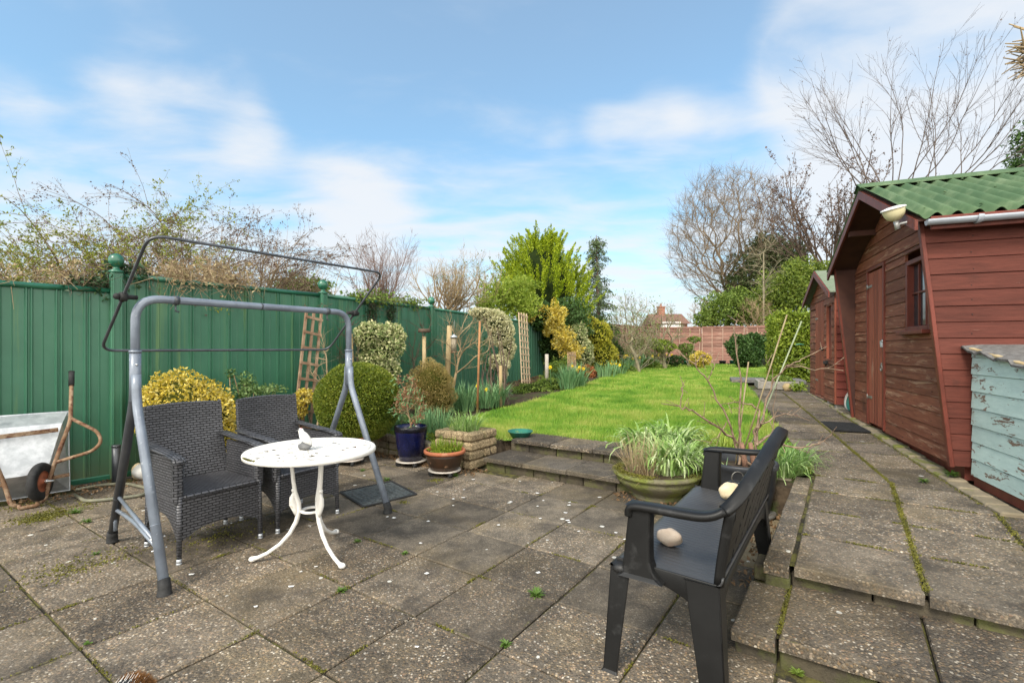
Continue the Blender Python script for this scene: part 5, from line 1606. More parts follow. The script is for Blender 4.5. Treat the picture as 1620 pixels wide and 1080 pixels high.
    m.box(GV(A0 + .024, cb, cz + .02), (.018, br_ - bl - .1, .018), GX, .002); m.build('glazing_bars', m_trim, win)
    m = MB(); m.box(GV(A0 - .045, cb, zl - .018), (.09, br_ - bl + .07, .034), GX, .004); m.build('sill', m_trim, win)
    m = MB(); 
    # a pale curtain hanging inside
    vs = []; fs = []
    for i in range(25):
        bb = bl + .06 + i * .008; o = .07 + .012 * math.sin(i * 1.3); vs += [GV(A0 + o, bb, zl + .06), GV(A0 + o, bb, zh - .05)]
    m.add(vs, [(2 * i, 2 * i + 2, 2 * i + 3, 2 * i + 1) for i in range(24)], True); m.build('curtain', m_render, win)
    # roof
    RA0, RA1 = 1.47, 4.55; EB0, EB1 = B0 - .16, B1 + .16
    sl = (ZR - ZE) / ((B1 - B0) / 2); zE = ZE - sl * .16 + .06; zRr = ZR + .055
    rf = MB()
    corrugated(rf, RA0, RA1, lambda a: GV(a, EB0, zE), lambda a: GV(a, MIDB, zRr))
    roof = rf.build('roof', m_roof, t)
    rf = MB(); corrugated(rf, RA0, RA1, lambda a: GV(a, EB1, zE), lambda a: GV(a, MIDB, zRr)); rf.build('roof', m_roof, t)
    m = MB()
    for sg in (-1, 1):
        e = MIDB + sg * .12; poly = [GV(RA0 - .02, MIDB, zRr + .045), GV(RA0 - .02, e, zRr - .12 * sl + .032), GV(RA0 - .02, e, zRr - .12 * sl + .024), GV(RA0 - .02, MIDB, zRr + .036)]
        m.prism(poly, GA_ * (RA1 - RA0 + .04))
    m.build('ridge_cap', m_roof, roof)
    m = MB()
    for a in np.arange(RA0 + .09, RA1, .345):
        for s in (.12, .52, .9):
            p = GV(a + .025, EB0, zE).lerp(GV(a + .025, MIDB, zRr), s) + Vector((0, 0, .018)); m.sph(p, .011, 8, 5, (1, 1, .6))
    nb = m.build('roof_nails', m_roof, roof); nb['kind'] = 'stuff'
    # soffit boards and barge boards
    for sg, eb in ((-1, EB0), (1, EB1)):
        p0, p1 = (eb + (MIDB - eb) * .02, zE - .035), (MIDB, zRr - .045)
        m = MB(); m.prism([GV(RA0 + .02, p0[0], p0[1]), GV(RA0 + .02, p1[0], p1[1]), GV(RA0 + .02, p1[0], p1[1] + .02), GV(RA0 + .02, p0[0], p0[1] + .02)], GA_ * (RA1 - RA0 - .05)); m.build('soffit', m_soffit, t)
        m = MB(); m.prism([GV(RA0 - .002, p0[0], p0[1] - .065), GV(RA0 - .002, p1[0], p1[1] - .07), GV(RA0 - .002, p1[0], p1[1] + .018), GV(RA0 - .002, p0[0], p0[1] + .018)], GA_ * .022); m.build('bargeboard', m_trim, t)
    m = MB(); m.box(GV(A0 - .14, MIDB + .55, 2.62), (.28, .05, .06), GX); m.build('purlin', m_soffit, t)
    m = MB(); m.box(GV((RA0 + RA1) / 2 + .04, EB0 + .01, zE - .06), (RA1 - RA0 - .1, .02, .10), GX, .003); m.build('fascia', m_trim, t)
    # gutter
    g = MB(); prof = [(.04 * math.cos(a), .04 * math.sin(a)) for a in np.linspace(math.pi, 2 * math.pi, 9)] + [(.036 * math.cos(a), .036 * math.sin(a)) for a in np.linspace(2 * math.pi, math.pi, 9)]
    base_ = [GV(RA0 + .05, EB0 - .035 + u, zE - .045 + v) for u, v in prof]; n = len(prof); vs = base_ + [p + GA_ * 3.0 for p in base_]
    g.add(vs, [(i, (i + 1) % n, n + (i + 1) % n, n + i) for i in range(n)], True)
    g.add([GV(RA0 + .05, EB0 - .035, zE - .045)] + base_[:9], [(0, i, i + 1) for i in range(1, 9)])
    gt = g.build('gutter', m_gutter, t)
    for a in (RA0 + .36, RA0 + 1.2, RA0 + 2.05):
        m = MB(); P = [GV(a, EB0 - .035 + .045 * math.cos(q), zE - .045 + .045 * math.sin(q)) for q in np.linspace(math.pi * .95, 2 * math.pi * 1.02, 10)]; m.tube(P, [(.022, .004)] * 10, 8); m.build('gutter_bracket', m_gutter, gt)
    # outdoor lamp on the gable end
    lx = Vector((3.09, 3.97, 0)); lz = 2.42; c = lx + UP * lz
    L = thing('outdoor_lamp', 'round cream outdoor lamp fixed to the gable corner of the big red shed', 'lamp', tuple(c))
    tilt = (UP * .95 - GA_ * .22 - GB_ * .12).normalized()
    m = MB(); m.lathe([(0, -.098), (.028, -.092), (.052, -.076), (.069, -.050), (.077, -.016), (.079, 0)], c, 32, axis=tilt); m.build('lamp_glass', m_lampglass, L)
    m = MB(); m.lathe([(.079, -.005), (.086, -.003), (.088, .005), (.081, .012), (.04, .022), (0, .024)], c, 32, axis=tilt); m.build('rim', m_white, L)
    m = MB(); p = c - tilt * .09; m.tube([p, p - tilt * .075], .019, 14); m.build('sensor', m_lampmetal, L)
    m = MB(); m.tube([p - tilt * .035, p - tilt * .02 + GA_ * .10 - GB_ * .01, GV(A0 - .28, 4.84, 2.345)], .011, 10); m.build('arm', m_lampmetal, L)
shed()

def shed2():
    A0, B0, B1, ZB, ZE, ZR = 1.74, 8.46, 10.45, .47, 2.12, 2.52; MB_ = (B0 + B1) / 2
    t = thing('garden_shed', 'smaller red shiplap shed standing beyond the large one on timber blocks', 'shed', (*G(2.4, MB_), ZB))
    holes = [(9.25, 9.95, .50, 2.08), (8.72, 9.10, 1.10, 1.98)]
    m = boardwall(lambda u, z: GV(A0, u, z), gable_rows(B0 + .03, B1 - .02, ZB, ZE, ZR - .02, .115, holes), -GA_, lap=.009); m.build('front_wall', m_shedfront, t)
    for bb, nr in ((B0, -GB_), (B1, GB_)):
        rows = []; z = ZB
        while z < ZE - .01:
            z1 = min(z + .115, ZE); rows.append((z, z1, [(A0 - .02, 3.6, A0 - .02, 3.6)])); z = z1
        m = boardwall(lambda u, z: GV(u, bb, z), rows, nr, lap=.014); m.build('side_wall', m_shed2, t)
    m = MB()
    for k in range(6): m.box(GV(A0 - .015, 9.27 + .112 * (k + .5), 1.29), (.018, .108, 1.56), GX, .002)
    d = m.build('door', m_door, t)
    for z in (.75, 1.80):
        m = MB(); m.box(GV(A0 - .028, 9.84, z), (.006, .18, .03), GX); m.build('hinge', m_steel, d)
    m = MB(); m.sph(GV(A0 - .05, 9.31, 1.28), .03, 12, 8); m.build('knob', m_rubber, d)
    m = MB()
    for bb in (8.735, 9.085): m.box(GV(A0, bb, 1.54), (.05, .03, .88), GX, .003)
    for z in (1.115, 1.965): m.box(GV(A0, 8.91, z), (.05, .318, .03), GX, .003)
    w = m.build('window', m_door, t)
    m = MB(); m.box(GV(A0 + .01, 8.91, 1.54), (.006, .31, .80), GX); m.build('pane', m_glass, w)
    m = MB(); m.box(GV(A0 - .07, 8.90, 1.07), (.06, .06, .05), GX, .008); m.tube([GV(A0 - .06, 8.95, 1.02), GV(A0 - .06, 8.86, 1.10)], .012, 8); m.build('latch', m_rubber, w)
    for bb in (B0 + .012,):
        m = MB(); m.box(GV(A0 - .022, bb, (ZB + ZE) / 2), (.04, .05, ZE - ZB), GX, .003); m.build('corner_trim', m_door, t)
    sl = (ZR - ZE) / (MB_ - B0)
    for sg, e in ((-1, B0 - .10), (1, B1 + .10)):
        zE = ZE - sl * .10 + .03; zr = ZR + .04
        m = MB(); m.prism([GV(A0 - .12, e, zE), GV(A0 - .12, MB_ + .004 * sg, zr), GV(A0 - .12, MB_ + .004 * sg, zr + .02), GV(A0 - .12, e, zE + .02)], GA_ * 2.1); m.build('roof', m_feltgreen, t)
        m = MB(); m.prism([GV(A0 - .14, e, zE - .075), GV(A0 - .14, MB_, zr - .08), GV(A0 - .14, MB_, zr + .015), GV(A0 - .14, e, zE + .012)], GA_ * .018); m.build('bargeboard', m_trim, t)
    for bb in (B0 + .06, B0 + .55, B0 + 1.05, B0 + 1.5, B1 - .08):
        z0 = T(*G(A0 + .1, bb)) - .05
        m = MB(); m.box(GV(A0 + .12, bb, (z0 + ZB) / 2), (.28, .09, ZB - z0 - .002), GX, .006); m.build('support_block', m_sleeper, t)
shed2()

def paintbox():
    t = thing('storage_box', 'low turquoise boarded box with flaking paint and a sloping felt lid', 'storage box', (*G(2.2, 4.1), .33))
    A0, A1, B0, B1, ZB = 1.86, 2.75, 3.35, 4.74, .34
    zt_ = lambda b: 1.09 + (b - B0) / (B1 - B0) * .20
    rows = []; z = ZB
    while z < 1.30:
        z1 = z + .127
        sp = []
        def bl(zz): return B0 if zz <= zt_(B0) else min(B1, B0 + (zz - zt_(B0)) / (.20) * (B1 - B0))
        if bl(z) < B1 - .02: rows.append((z, min(z1, 1.288), [(bl(z), B1, min(bl(min(z1, 1.288)), B1 - .01), B1)]))
        z = z1
    m = boardwall(lambda u, z: GV(A0, u, z), rows, -GA_, lap=.007); m.build('front_wall', m_box, t)
    for bb, nr in ((B0, -GB_), (B1 - .0, GB_)):
        zz_ = zt_(bb) - .005; rows = []; z = ZB
        while z < zz_: rows.append((z, min(z + .127, zz_), [(A0, A1, A0, A1)])); z += .127
        m = boardwall(lambda u, z: GV(u, bb, z), rows, nr if bb == B0 else -nr, lap=.012) if bb == B0 else boardwall(lambda u, z: GV(u, bb - .03, z), rows, nr, lap=.008)
        m.build('side_wall', m_box, t)
    m = MB(); m.box(GV(A0 + .02, (B0 + B1) / 2, .30), (.06, B1 - B0, .07), GX); m.build('base_rail', m_trim, t)
    # lid: sheet with curled felt edges
    vs = []; n, k = 26, 8
    for i in range(n + 1):
        b = B0 - .08 + (B1 - B0 + .14) * i / n
        for j in range(k + 1):
            a = A0 - .075 + (A1 - A0 + .12) * j / k
            edge = max(0, 1 - j / 1.2) * (.012 * math.sin(i * 1.3) + .008 * math.sin(i * 3.1)) - (.02 if j == 0 else 0)
            vs.append(GV(a + (.006 * math.sin(i * 2.2) if j == 0 else 0), b, zt_(b) + .028 + edge))
    m = MB(); m.add(vs, [(i * (k + 1) + j, i * (k + 1) + j + 1, (i + 1) * (k + 1) + j + 1, (i + 1) * (k + 1) + j) for i in range(n) for j in range(k)])
    o = m.build('lid', m_felt, t); s = o.modifiers.new('thickness', 'SOLIDIFY'); s.thickness = .016; s.offset = -1
    m = MB(); m.beam(GV(A0 - .035, B0 - .06, zt_(B0 - .06) + .004), GV(A0 - .035, B1 + .04, zt_(B1 + .04) + .004), .035, .022, bev=.004); m.build('lid_batten', m_post, o)
paintbox()

# lids leaning between the sheds
def disc(name, label, cat, c, r, mt, th=.03, ax_=None):
    ax_ = ax_ or (-GA_ * .9 - GB_ * .35 + UP * .25).normalized()
    m = MB(); m.lathe([(0, .02), (.25 * r, .02), (.3 * r, .008), (.8 * r, .014), (.86 * r, .03), (.97 * r, .028), (r, 0), (r, -.012), (.95 * r, -.014), (0, -.006)], c, 36, axis=ax_)
    return tag(m.build(name, mt), label, cat)
disc('bin_lid', 'round green plastic lid leaning at the foot of the large shed', 'lid', GV(1.86, 8.02, .565), .155, m_greenplastic)
disc('round_tray', 'pale round tray leaning behind the green lid between the sheds', 'tray', GV(1.88, 8.22, .56), .16, m_dolly)
m = MB(); m.box(GV(1.86, 8.15, .40), (.3, .34, .035), GX, .008); tag(m.build('paving_offcut', m_path), 'flat slab offcut under the leaning lids between the sheds', 'slab')
# mats
def mat_():
    xy = [(-1.207, 3.98), (-.845, 4.32), (-1.165, 4.74), (-1.535, 4.38)]
    ctr = Vector((sum(p[0] for p in xy) / 4, sum(p[1] for p in xy) / 4, 0)); t = thing('rubber_mat', 'grey patterned rubber mat lying on the patio beside the white table', 'mat', tuple(ctr))
    P = [Vector((*p, .004)) for p in xy]; I = [p.lerp(ctr + UP * .004, .05) for p in P]
    m = MB(); m.prism([p for p in I], UP * .006); m.build('ribbed_field', m_mat, t)
    m = MB()
    for i in range(4): m.beam(P[i] + UP * .006, P[(i + 1) % 4] + UP * .006, .022, .012, bev=.003)
    m.build('border', m_matedge, t)
    m = MB(); u = (P[1] - P[0]).normalized(); v = (P[3] - P[0]).normalized()
    for i in range(9):
        for j in range(10):
            c = P[0] + u * (.05 + i * .05) + v * (.05 + j * .05) + UP * .009; a = random.uniform(0, 3.14); d = u * math.cos(a) + v * math.sin(a)
            m.tube(arc_pts([c - d * .02, c + u.cross(UP) * .006, c + d * .02], .01, 3), .003, 5)
    o = m.build('raised_pattern', m_mat, t)
mat_()
def doormat():
    c = GV(1.505, 7.0, T(*G(1.505, 7.0)) + .014); t = thing('door_mat', 'black honeycomb rubber mat on the path in front of the shed door', 'mat', tuple(c))
    m = MB()
    for i in range(13):
        for j in range(25):
            q = c + GA_ * ((i - 6) * .028) + GB_ * ((j - 12) * .029 + (i % 2) * .0145)
            m.tube([q + GA_ * (.013 * math.cos(a)) + GB_ * (.013 * math.sin(a)) for a in np.linspace(0, 2 * math.pi, 7)[:-1]], .0045, 4, closed=True)
    m.build('mesh', m_rubber, t)
    m = MB(); m.box(c - UP * .007, (.36, .72, .006), GX); m.build('backing', m_matedge, t)
doormat()

# ------------------------------------------------------------------ garden walls of stone blocks
def blockwall(name, label, pts, z0f, z1, rows, depth=.11, mt=None, bl=.26, sl=.0):
    t = thing(name, label, 'wall', (*pts[0], 0)); m = MB()
    P = [Vector((*p, 0)) for p in pts]
    for i in range(len(P) - 1):
        d = P[i + 1] - P[i]; L = d.length; d.normalize(); nr = Vector((d.y, -d.x, 0))
        for r in range(rows):
            u = -(r % 2) * bl / 2
            while u < L:
                u0, u1 = max(0, u) + .003, min(L, u + bl * random.uniform(.9, 1.1)) - .003
                if u1 - u0 > .03:
                    c = P[i] + d * ((u0 + u1) / 2); z0 = z0f; h = (z1 - z0) / rows; q = random.uniform(-.006, .006)
                    m.box((c.x + nr.x * q, c.y + nr.y * q, z0 + h * (r + .5)), (u1 - u0, depth, h - .006), (d, nr, UP), .014)
                u = u1 + .003
    o = m.build('stonework', mt or m_wallstone, t)
    m = MB()
    for i in range(len(P) - 1): m.beam(P[i] + UP * (z0f + z1) / 2, P[i + 1] + UP * (z0f + z1) / 2, depth - .03, z1 - z0f - .02)
    m.build('mortar', m_joint, t)
    return t
blockwall('retaining_wall', 'low curved stone block wall behind the blue pot, left of the square planter', [W(-5.9, 4.16), W(-5.2, 4.20), W(-4.6, 4.12), W(-4.2, 4.13), W(-3.80, 4.02)], -.02, .24, 3)
blockwall('retaining_wall', 'low stone block wall behind the mossy urn, right of the lawn steps', [W(-1.62, 4.22), W(-1.2, 4.62), W(-.36, 4.62)], -.02, .23, 3)
# square planter
def planter():
    a0, a1, b0, b1 = -3.80, -3.27, 4.02, 4.50; c = W((a0 + a1) / 2, (b0 + b1) / 2)
    t = thing('stone_planter', 'square planter built of pebbly stone blocks at the left end of the lawn steps', 'planter', (*c, 0))
    m = MB(); h = .098
    for r in range(4):
        z = r * h
        for (p, q) in (((a0, b0), (a1, b0)), ((a1, b0), (a1, b1)), ((a1, b1), (a0, b1)), ((a0, b1), (a0, b0))):
            P, Q_ = Vector((*W(*p), 0)), Vector((*W(*q), 0)); d = (Q_ - P).normalized(); nr = Vector((d.y, -d.x, 0)); L = (Q_ - P).length
            cut = L * (.5 if r % 2 else .999)
            segs_ = [(0, L - .12)] if r % 2 == 0 else [(.0, .24), (.245, L - .12)]
            for s0, s1 in segs_:
                cc = P + d * ((s0 + s1) / 2) - nr * .06
                m.box((cc.x, cc.y, z + h / 2), (s1 - s0, .12, h - .006), (d, nr, UP), .020)
    m.build('stonework', m_planter, t)
    m = MB(); m.box((*c, .345), (a1 - a0 - .22, b1 - b0 - .22, .05), AX); m.build('soil', m_soil, t)
    return c
pc = planter()
# broken stone bits beside the planter and end post by the steps
m = MB(); m.box((*W(-1.55, 4.72), .13), (.24, .26, .30), AX, .03)
o = m.build('stone_block', m_planter); tag(o, 'rough stone block at the right end of the lawn steps', 'stone block')

# ------------------------------------------------------------------ pots
def dolly(c, r, label):
    t = thing('pot_dolly', label, 'plant dolly', tuple(c)); c = Vector(c)
    m = MB(); m.lathe([(r * .62, .048), (r, .048), (r + .004, .052), (r, .060), (r * .62, .060), (r * .62, .048)], c, 36); m.box(c + UP * .054, (r * 1.9, .025, .008)); m.box(c + UP * .054, (.025, r * 1.9, .008)); m.build('ring', m_dolly, t)
    for k in range(4):
        a = .5 + k * math.pi / 2; p = c + Vector((math.cos(a), math.sin(a), 0)) * (r * .88)
        m = MB(); u = Vector((-math.sin(a), math.cos(a), 0)); m.tube([p + u * -.017 + UP * .026, p + u * .017 + UP * .026], .026, 16); m.tube([p + UP * .03, p + UP * .05], .010, 8); m.build('caster', m_rubber, t)
    return t
def pot(name, label, c, prof, mt, soil_z, soil_r, rim=None, rimmat=None):
    t = thing(name, label, 'pot', tuple(c)); m = MB(); m.lathe(prof, c, 48); m.build('body', mt, t)
    if rim: m = MB(); m.lathe(rim, c, 48); m.build('rim', rimmat or mt, t)
    m = MB(); m.lathe([(0, soil_z + .012), (soil_r * .6, soil_z + .006), (soil_r, soil_z)], c, 24); m.build('soil', m_soil, t)
    return t
x, y = at(645, 741, 0); BP = (x, y + .17, 0)
dolly(BP, .165, 'pale wheeled pot stand under the tall blue pot')
pot('plant_pot', 'tall tapered dark blue glazed pot holding a withered flowering plant', (BP[0], BP[1], .062), [(0, 0), (.118, 0), (.126, .006), (.155, .15), (.172, .28), (.178, .315), (.178, .37), (.166, .372), (.164, .32), (.11, .02), (0, .01)], m_blueglaze, .33, .165, [(.179, .316), (.1815, .32), (.182, .366), (.177, .376), (.166, .376)], m_bluerim)
x, y = at(700, 757, 0); TP = (x, y + .16, 0)
dolly(TP, .165, 'pale wheeled pot stand under the terracotta rimmed bowl')
pot('plant_bowl', 'wide dark glazed bowl pot with a terracotta rim and green shoots', (TP[0], TP[1], .062), [(0, 0), (.135, 0), (.145, .008), (.175, .07), (.19, .13), (.196, .165), (.19, .165), (.13, .02), (0, .012)], m_terradark, .165, .19, [(.190, .160), (.206, .163), (.214, .176), (.212, .194), (.200, .202), (.188, .196), (.187, .165)], m_terracotta)
x, y = at(547, 738, 0); OP = (x, y + .14, 0)
dolly(OP, .15, 'pale wheeled pot stand under the orange pot behind the white table')
pot('plant_pot', 'plain orange terracotta pot half hidden behind the white table', (OP[0], OP[1], .062), [(0, 0), (.10, 0), (.15, .16), (.155, .2), (.165, .2), (.168, .235), (.155, .238), (.15, .20), (.10, .02), (0, .01)], m_terracotta, .2, .148)
x, y = at(1054, 800, 0); UB = (x, y + .26, 0)
def urn():
    c = Vector(UB); t = thing('stone_urn', 'wide shallow moss covered stone bowl planter beside the bench', 'planter', UB)
    m = MB(); m.lathe([(r * 1.06, z * .80) for r, z in [(0, 0), (.20, 0), (.205, .03), (.19, .045), (.215, .07), (.27, .12), (.315, .17), (.335, .21), (.33, .235), (.345, .245), (.36, .262), (.355, .285), (.325, .295), (.30, .285), (.29, .26), (.2, .24)]], c, 56, wob=.008); m.build('bowl', m_mossstone, t)
    m = MB(); m.lathe([(0, .235), (.15, .228), (.3, .218)], c, 24); m.build('soil', m_soil, t)
    q = rng.uniform(0, 2 * math.pi, 5200); r = .335 + rng.normal(size=5200) * .022
    k = (np.sin(q * 2 + 1) + np.sin(q * 5) * .5 + rng.normal(size=5200) * .4) > -.1
    P = np.stack([UB[0] + r * np.cos(q), UB[1] + r * np.sin(q), .24 + rng.uniform(0, .014, 5200) - np.abs(r - .33) * .3], 1)[k]
    fastmesh('moss_cover', leaves(P, .012, .8, up=.7), 4, l_moss, t)
urn()
x, y = at(1188, 824, 0); KP = (x + .02, y + .20, 0)
pot('plant_pot', 'large round black plastic tub behind the bench, holding a bare woody shrub', KP, [(0, .03), (.20, .03), (.205, .05), (.235, .20), (.25, .36), (.262, .37), (.268, .40), (.258, .415), (.24, .41), (.235, .34), (.2, .06), (0, .05)], m_blackpot, .352, .236)
m = MB(); m.lathe([(.15, .0), (.235, 0), (.25, .02), (.24, .03), (.15, .03), (.15, 0)], KP, 40); o = m.build('pot_saucer', m_steel); tag(o, 'dull metal saucer ring under the large black tub', 'saucer')
x, y = at(607, 716, 0); SP = (x, y + .1, 0)
pot('plant_pot', 'small tan clay pot standing under the clipped box ball', SP, [(0, 0), (.085, 0), (.105, .16), (.112, .16), (.112, .185), (.10, .185), (.095, .15), (.07, .02), (0, .01)], M('tan_clay', (.30, .20, .14), (.22, .15, .10), rough=.8), .155, .095)
# small stone pot near the planter, green dish on the wall top
x, y = at(728, 741, 0); m = MB(); m.lathe([(0, 0), (.045, 0), (.06, .05), (.058, .075), (.048, .078), (.045, .05), (0, .04)], (x, y + .05, 0), 24); tag(m.build('small_pot', m_mossstone), 'tiny mossy stone pot at the foot of the square planter', 'pot')
gx, gy = W(-3.16, 4.80); m = MB(); m.lathe([(0, .0), (.095, 0), (.135, .07), (.148, .075), (.148, .085), (.132, .085), (.103, .015), (0, .015)], (gx, gy, .245), 36); tag(m.build('plastic_dish', m_greenplastic), 'green plastic dish on the grass beside the square planter', 'dish')

# ------------------------------------------------------------------ wheelbarrow stood on its nose against the fence
def barrow():
    # local frame: u along the fence, w away from the fence towards the patio
    d = Vector((.66, .75, 0)).normalized(); n = Vector((d.y, -d.x, 0)); O = Vector((-4.13, 4.25, 0))
    t = thing('wheelbarrow', 'galvanised wheelbarrow with a rusty tubular frame stood upright against the fence', 'wheelbarrow', tuple(O))
    def P(u, w, z): return O + d * u + n * w + UP * z
    # tray seen from beneath: rim rectangle near the fence, floor smaller and proud of it
    rim = [(-.55, .0, .02), (.22, .0, .02), (.22, -.10, .72), (-.55, -.10, .72)]
    flo = [(-.36, .20, .24), (.05, .20, .24), (.16, .10, .64), (-.46, .10, .64)]
    flo2 = [(-.34, .20, .16), (.22, .20, .16)]
    vs = [P(*q) for q in rim] + [P(*q) for q in flo]
    m = MB(); m.add(vs, [(0, 1, 5, 4), (1, 2, 6, 5), (2, 3, 7, 6), (3, 0, 4, 7), (4, 5, 6, 7)])
    o = m.build('tray', m_galv, t); s = o.modifiers.new('thickness', 'SOLIDIFY'); s.thickness = .006
    bevel(o, .006, 2)
    m = MB(); m.tube([P(*q) for q in rim], .008, 8, closed=True); m.build('rolled_edge', m_galv, o)
    # frame: two side rails from wheel fork up to the handles
    for sg, uc in ((1, .0), (-1, -.14)):
        q = sg
        pts = [P(-.07 + q * .055, .34, .0 + .03), P(-.07 + q * .10, .33, .05), P(-.07 + q * .14, .27, .24), P(-.07 + q * .20, .24, .44), P(-.07 + q * .27, .20, .66), P(-.07 + q * .285, .10, .74), P(-.07 + q * .30, .00, .96)]
        m = MB(); m.tube(arc_pts(pts, .07, 5), .0155, 12); r_ = m.build('side_rail', m_rust, t)
        m = MB(); a, b = pts[-1], pts[-1] + (pts[-1] - pts[-2]).normalized() * .13; m.tube([a.lerp(b, -.02), b], .021, 12); m.tube([b, b + (b - a).normalized() * .006], .023, 12); m.build('hand_grip', m_rubber, r_)
        pts = [P(-.07 + q * .28, .18, .68), P(-.07 + q * .44, .30, .56), P(-.07 + q * .46, .34, .47), P(-.07 + q * .40, .34, .40), P(-.07 + q * .17, .26, .33)]
        m = MB(); m.tube(arc_pts(pts, .07, 6), .014, 12); m.build('stand', m_rust, t)
        m = MB(); m.beam(P(-.07 + q * .13, .25, .20), P(-.07 + q * .26, .23, .205), .03, .006, up=n); m.build('strap', m_rust, t)
    m = MB(); m.tube(arc_pts([P(-.125, .34, .035), P(-.12, .36, .0 + .016), P(-.02, .36, .016), P(-.015, .34, .035)], .03, 5), .0155, 12); m.build('fork_loop', m_rust, t)
    m = MB(); m.beam(P(-.36, .225, .58), P(.12, .225, .60), .035, .02, up=n, bev=.003); m.build('cross_bar', m_rust, t)
    c = P(.0, .33, .20); ax_ = (d * .86 + n * .5).normalized()
    w = MB(); w.lathe([(.085, -.022), (.125, -.03), (.145, -.026), (.152, -.012), (.155, 0), (.152, .012), (.145, .026), (.125, .03), (.085, .022)], c, 40, axis=ax_); wh = w.build('wheel', m_rubber, t)
    m = MB(); m.lathe([(0, -.03), (.02, -.03), (.022, -.016), (.085, -.010), (.11, -.024), (.126, -.028), (.126, .028), (.11, .024), (.085, .010), (.022, .016), (.02, .03), (0, .03)], c, 36, axis=ax_); m.build('rim', m_rusthub, wh)
    m = MB(); m.tube([c - ax_ * .09, c + ax_ * .09], .008, 8); m.tube([c + ax_ * .035, c + ax_ * .05], .016, 8); m.build('axle', m_bolt, wh)
barrow()
# fence pipe, hose, white jar
x, y = at(177, 768, 0); m = MB(); m.tube([(x, y + .05, 0), (x, y + .05, .36)], .034, 16); m.tube([(x, y + .05, .355), (x, y + .05, .375)], .037, 16); tag(m.build('drain_pipe', m_pipe_dark), 'short grey upright pipe stub at the foot of the fence', 'pipe')
hp = [at(118, 782, .02), at(135, 792, .02), at(165, 790, .02), at(200, 786, .02), at(228, 782, .02), at(235, 772, .02), at(200, 764, .02), at(160, 766, .02), at(120, 774, .02)]
m = MB(); m.tube(arc_pts([(*p, .018) for p in hp], .15, 6), .014, 10); tag(m.build('garden_hose', M('faded_hose', (.20, .19, .13), (.12, .12, .09), rough=.7, scale=12)), 'faded grey-green hose coiled on the ground by the fence', 'hose')
x, y = at(217, 762, 0); m = MB(); m.sph((x, y + .12, .075), .10, 20, 14, (1.3, .9, .8), .05); tag(m.build('boulder', m_white), 'smooth white stone on the ground behind the near wicker chair', 'stone')
x, y = at(197, 764, 0); m = MB(); m.sph((x, y + .17, .07), .07, 16, 10, (.8, .8, 1.2), .05); tag(m.build('boulder', m_cream), 'small ochre stone beside the smooth white stone', 'stone')

# hedgehog-shaped boot brush at the bottom edge
def brush():
    x, y = at(203, 1094, .05); t = thing('boot_brush', 'brown bristly boot brush with pale spines at the bottom edge of the photo', 'boot brush', (x, y, 0))
    m = MB(); m.sph((x, y, .045), .062, 22, 14, (1.15, .8, .72), .03); m.build('body', m_rubber, t)
    P = unit(rng.normal(size=(2600, 3))); P[:, 2] = np.abs(P[:, 2]); k = (P[:, 0] > .3) | (np.abs(P[:, 1]) > .55); P = P[k]
    b = P * np.array([.068, .048, .045]) + np.array([x, y, .045]); tpp = b + P * .022 + rng.normal(size=P.shape) * .004
    segobj('bristles', np.concatenate([b, tpp, np.full((len(b), 1), .0009), np.full((len(b), 1), .0004)], 1), M('brown_coir', (.22, .10, .03), (.12, .055, .02), rough=.9, scale=60), t)
    S = []
    for i in range(6):
        for j in range(3):
            u, v = -.05 + i * .019, -.018 + j * .02; z = .045 + .045 * math.sqrt(max(0, 1 - (u / .072) ** 2 - (v / .05) ** 2)); S.append((x + u, y + v, z, x + u + .006, y + v + .012, z + .015, .0012, .0006))
    segobj('spines', np.array(S), m_white, t, 4)
brush()
# ------------------------------------------------------------------ trees and shrubs beyond the fence
def onto(base, n, c, r, **k): return ellipts(n, c, r, **k)
# rambling half-evergreen shrub over the near fence
l_strawdead = LEAF('dead_grass', [(.20, .15, .07), (.34, .26, .13), (.45, .36, .20), (.14, .16, .05)], trans=.25)
B1_ = (-6.15, 6.9, 0)
mm_ = [(B1_, (0.05, 0, 1), 1.5, .05)] + mains((-6.15, 6.9, 1.35), 44, 1.5, 2.5, .014, 10, 75, .4) + mains((-5.5, 6.9, 1.5), 20, 1.5, 2.5, .013, 40, 75, .2)
limbtree('rambling_shrub', 'leafy tangled shrub arching over the left end of the green fence', 'shrub', B1_, mm_, m_barkshrub, lv=2, leafm=l_ramble, nleaf=30000, lsize=.040, laspect=.45, up=.12, droop=.75, dens=4.8, ratio=.42, ang=.7, wob=.16, rmin=.0016, thick=.018)
B2_ = (-4.85, 7.5, 0)
mm_ = [(B2_, (0.05, 0, 1), 1.5, .05)] + mains((-4.9, 7.5, 1.45), 48, 1.7, 2.8, .014, 18, 80, .4) + mains((-4.0, 7.6, 1.5), 16, 1.6, 2.4, .014, 35, 70, .1, -1.2, 1.2)
limbtree('twiggy_shrub', 'tall wiry budding shrub rising behind the fence above the wicker chairs', 'shrub', B2_, mm_, m_barkshrub, lv=2, leafm=l_bud, nleaf=18000, lsize=.026, laspect=.6, up=.15, droop=.7, dens=5.0, ratio=.40, ang=.7, wob=.16, rmin=.0016, thick=.018)
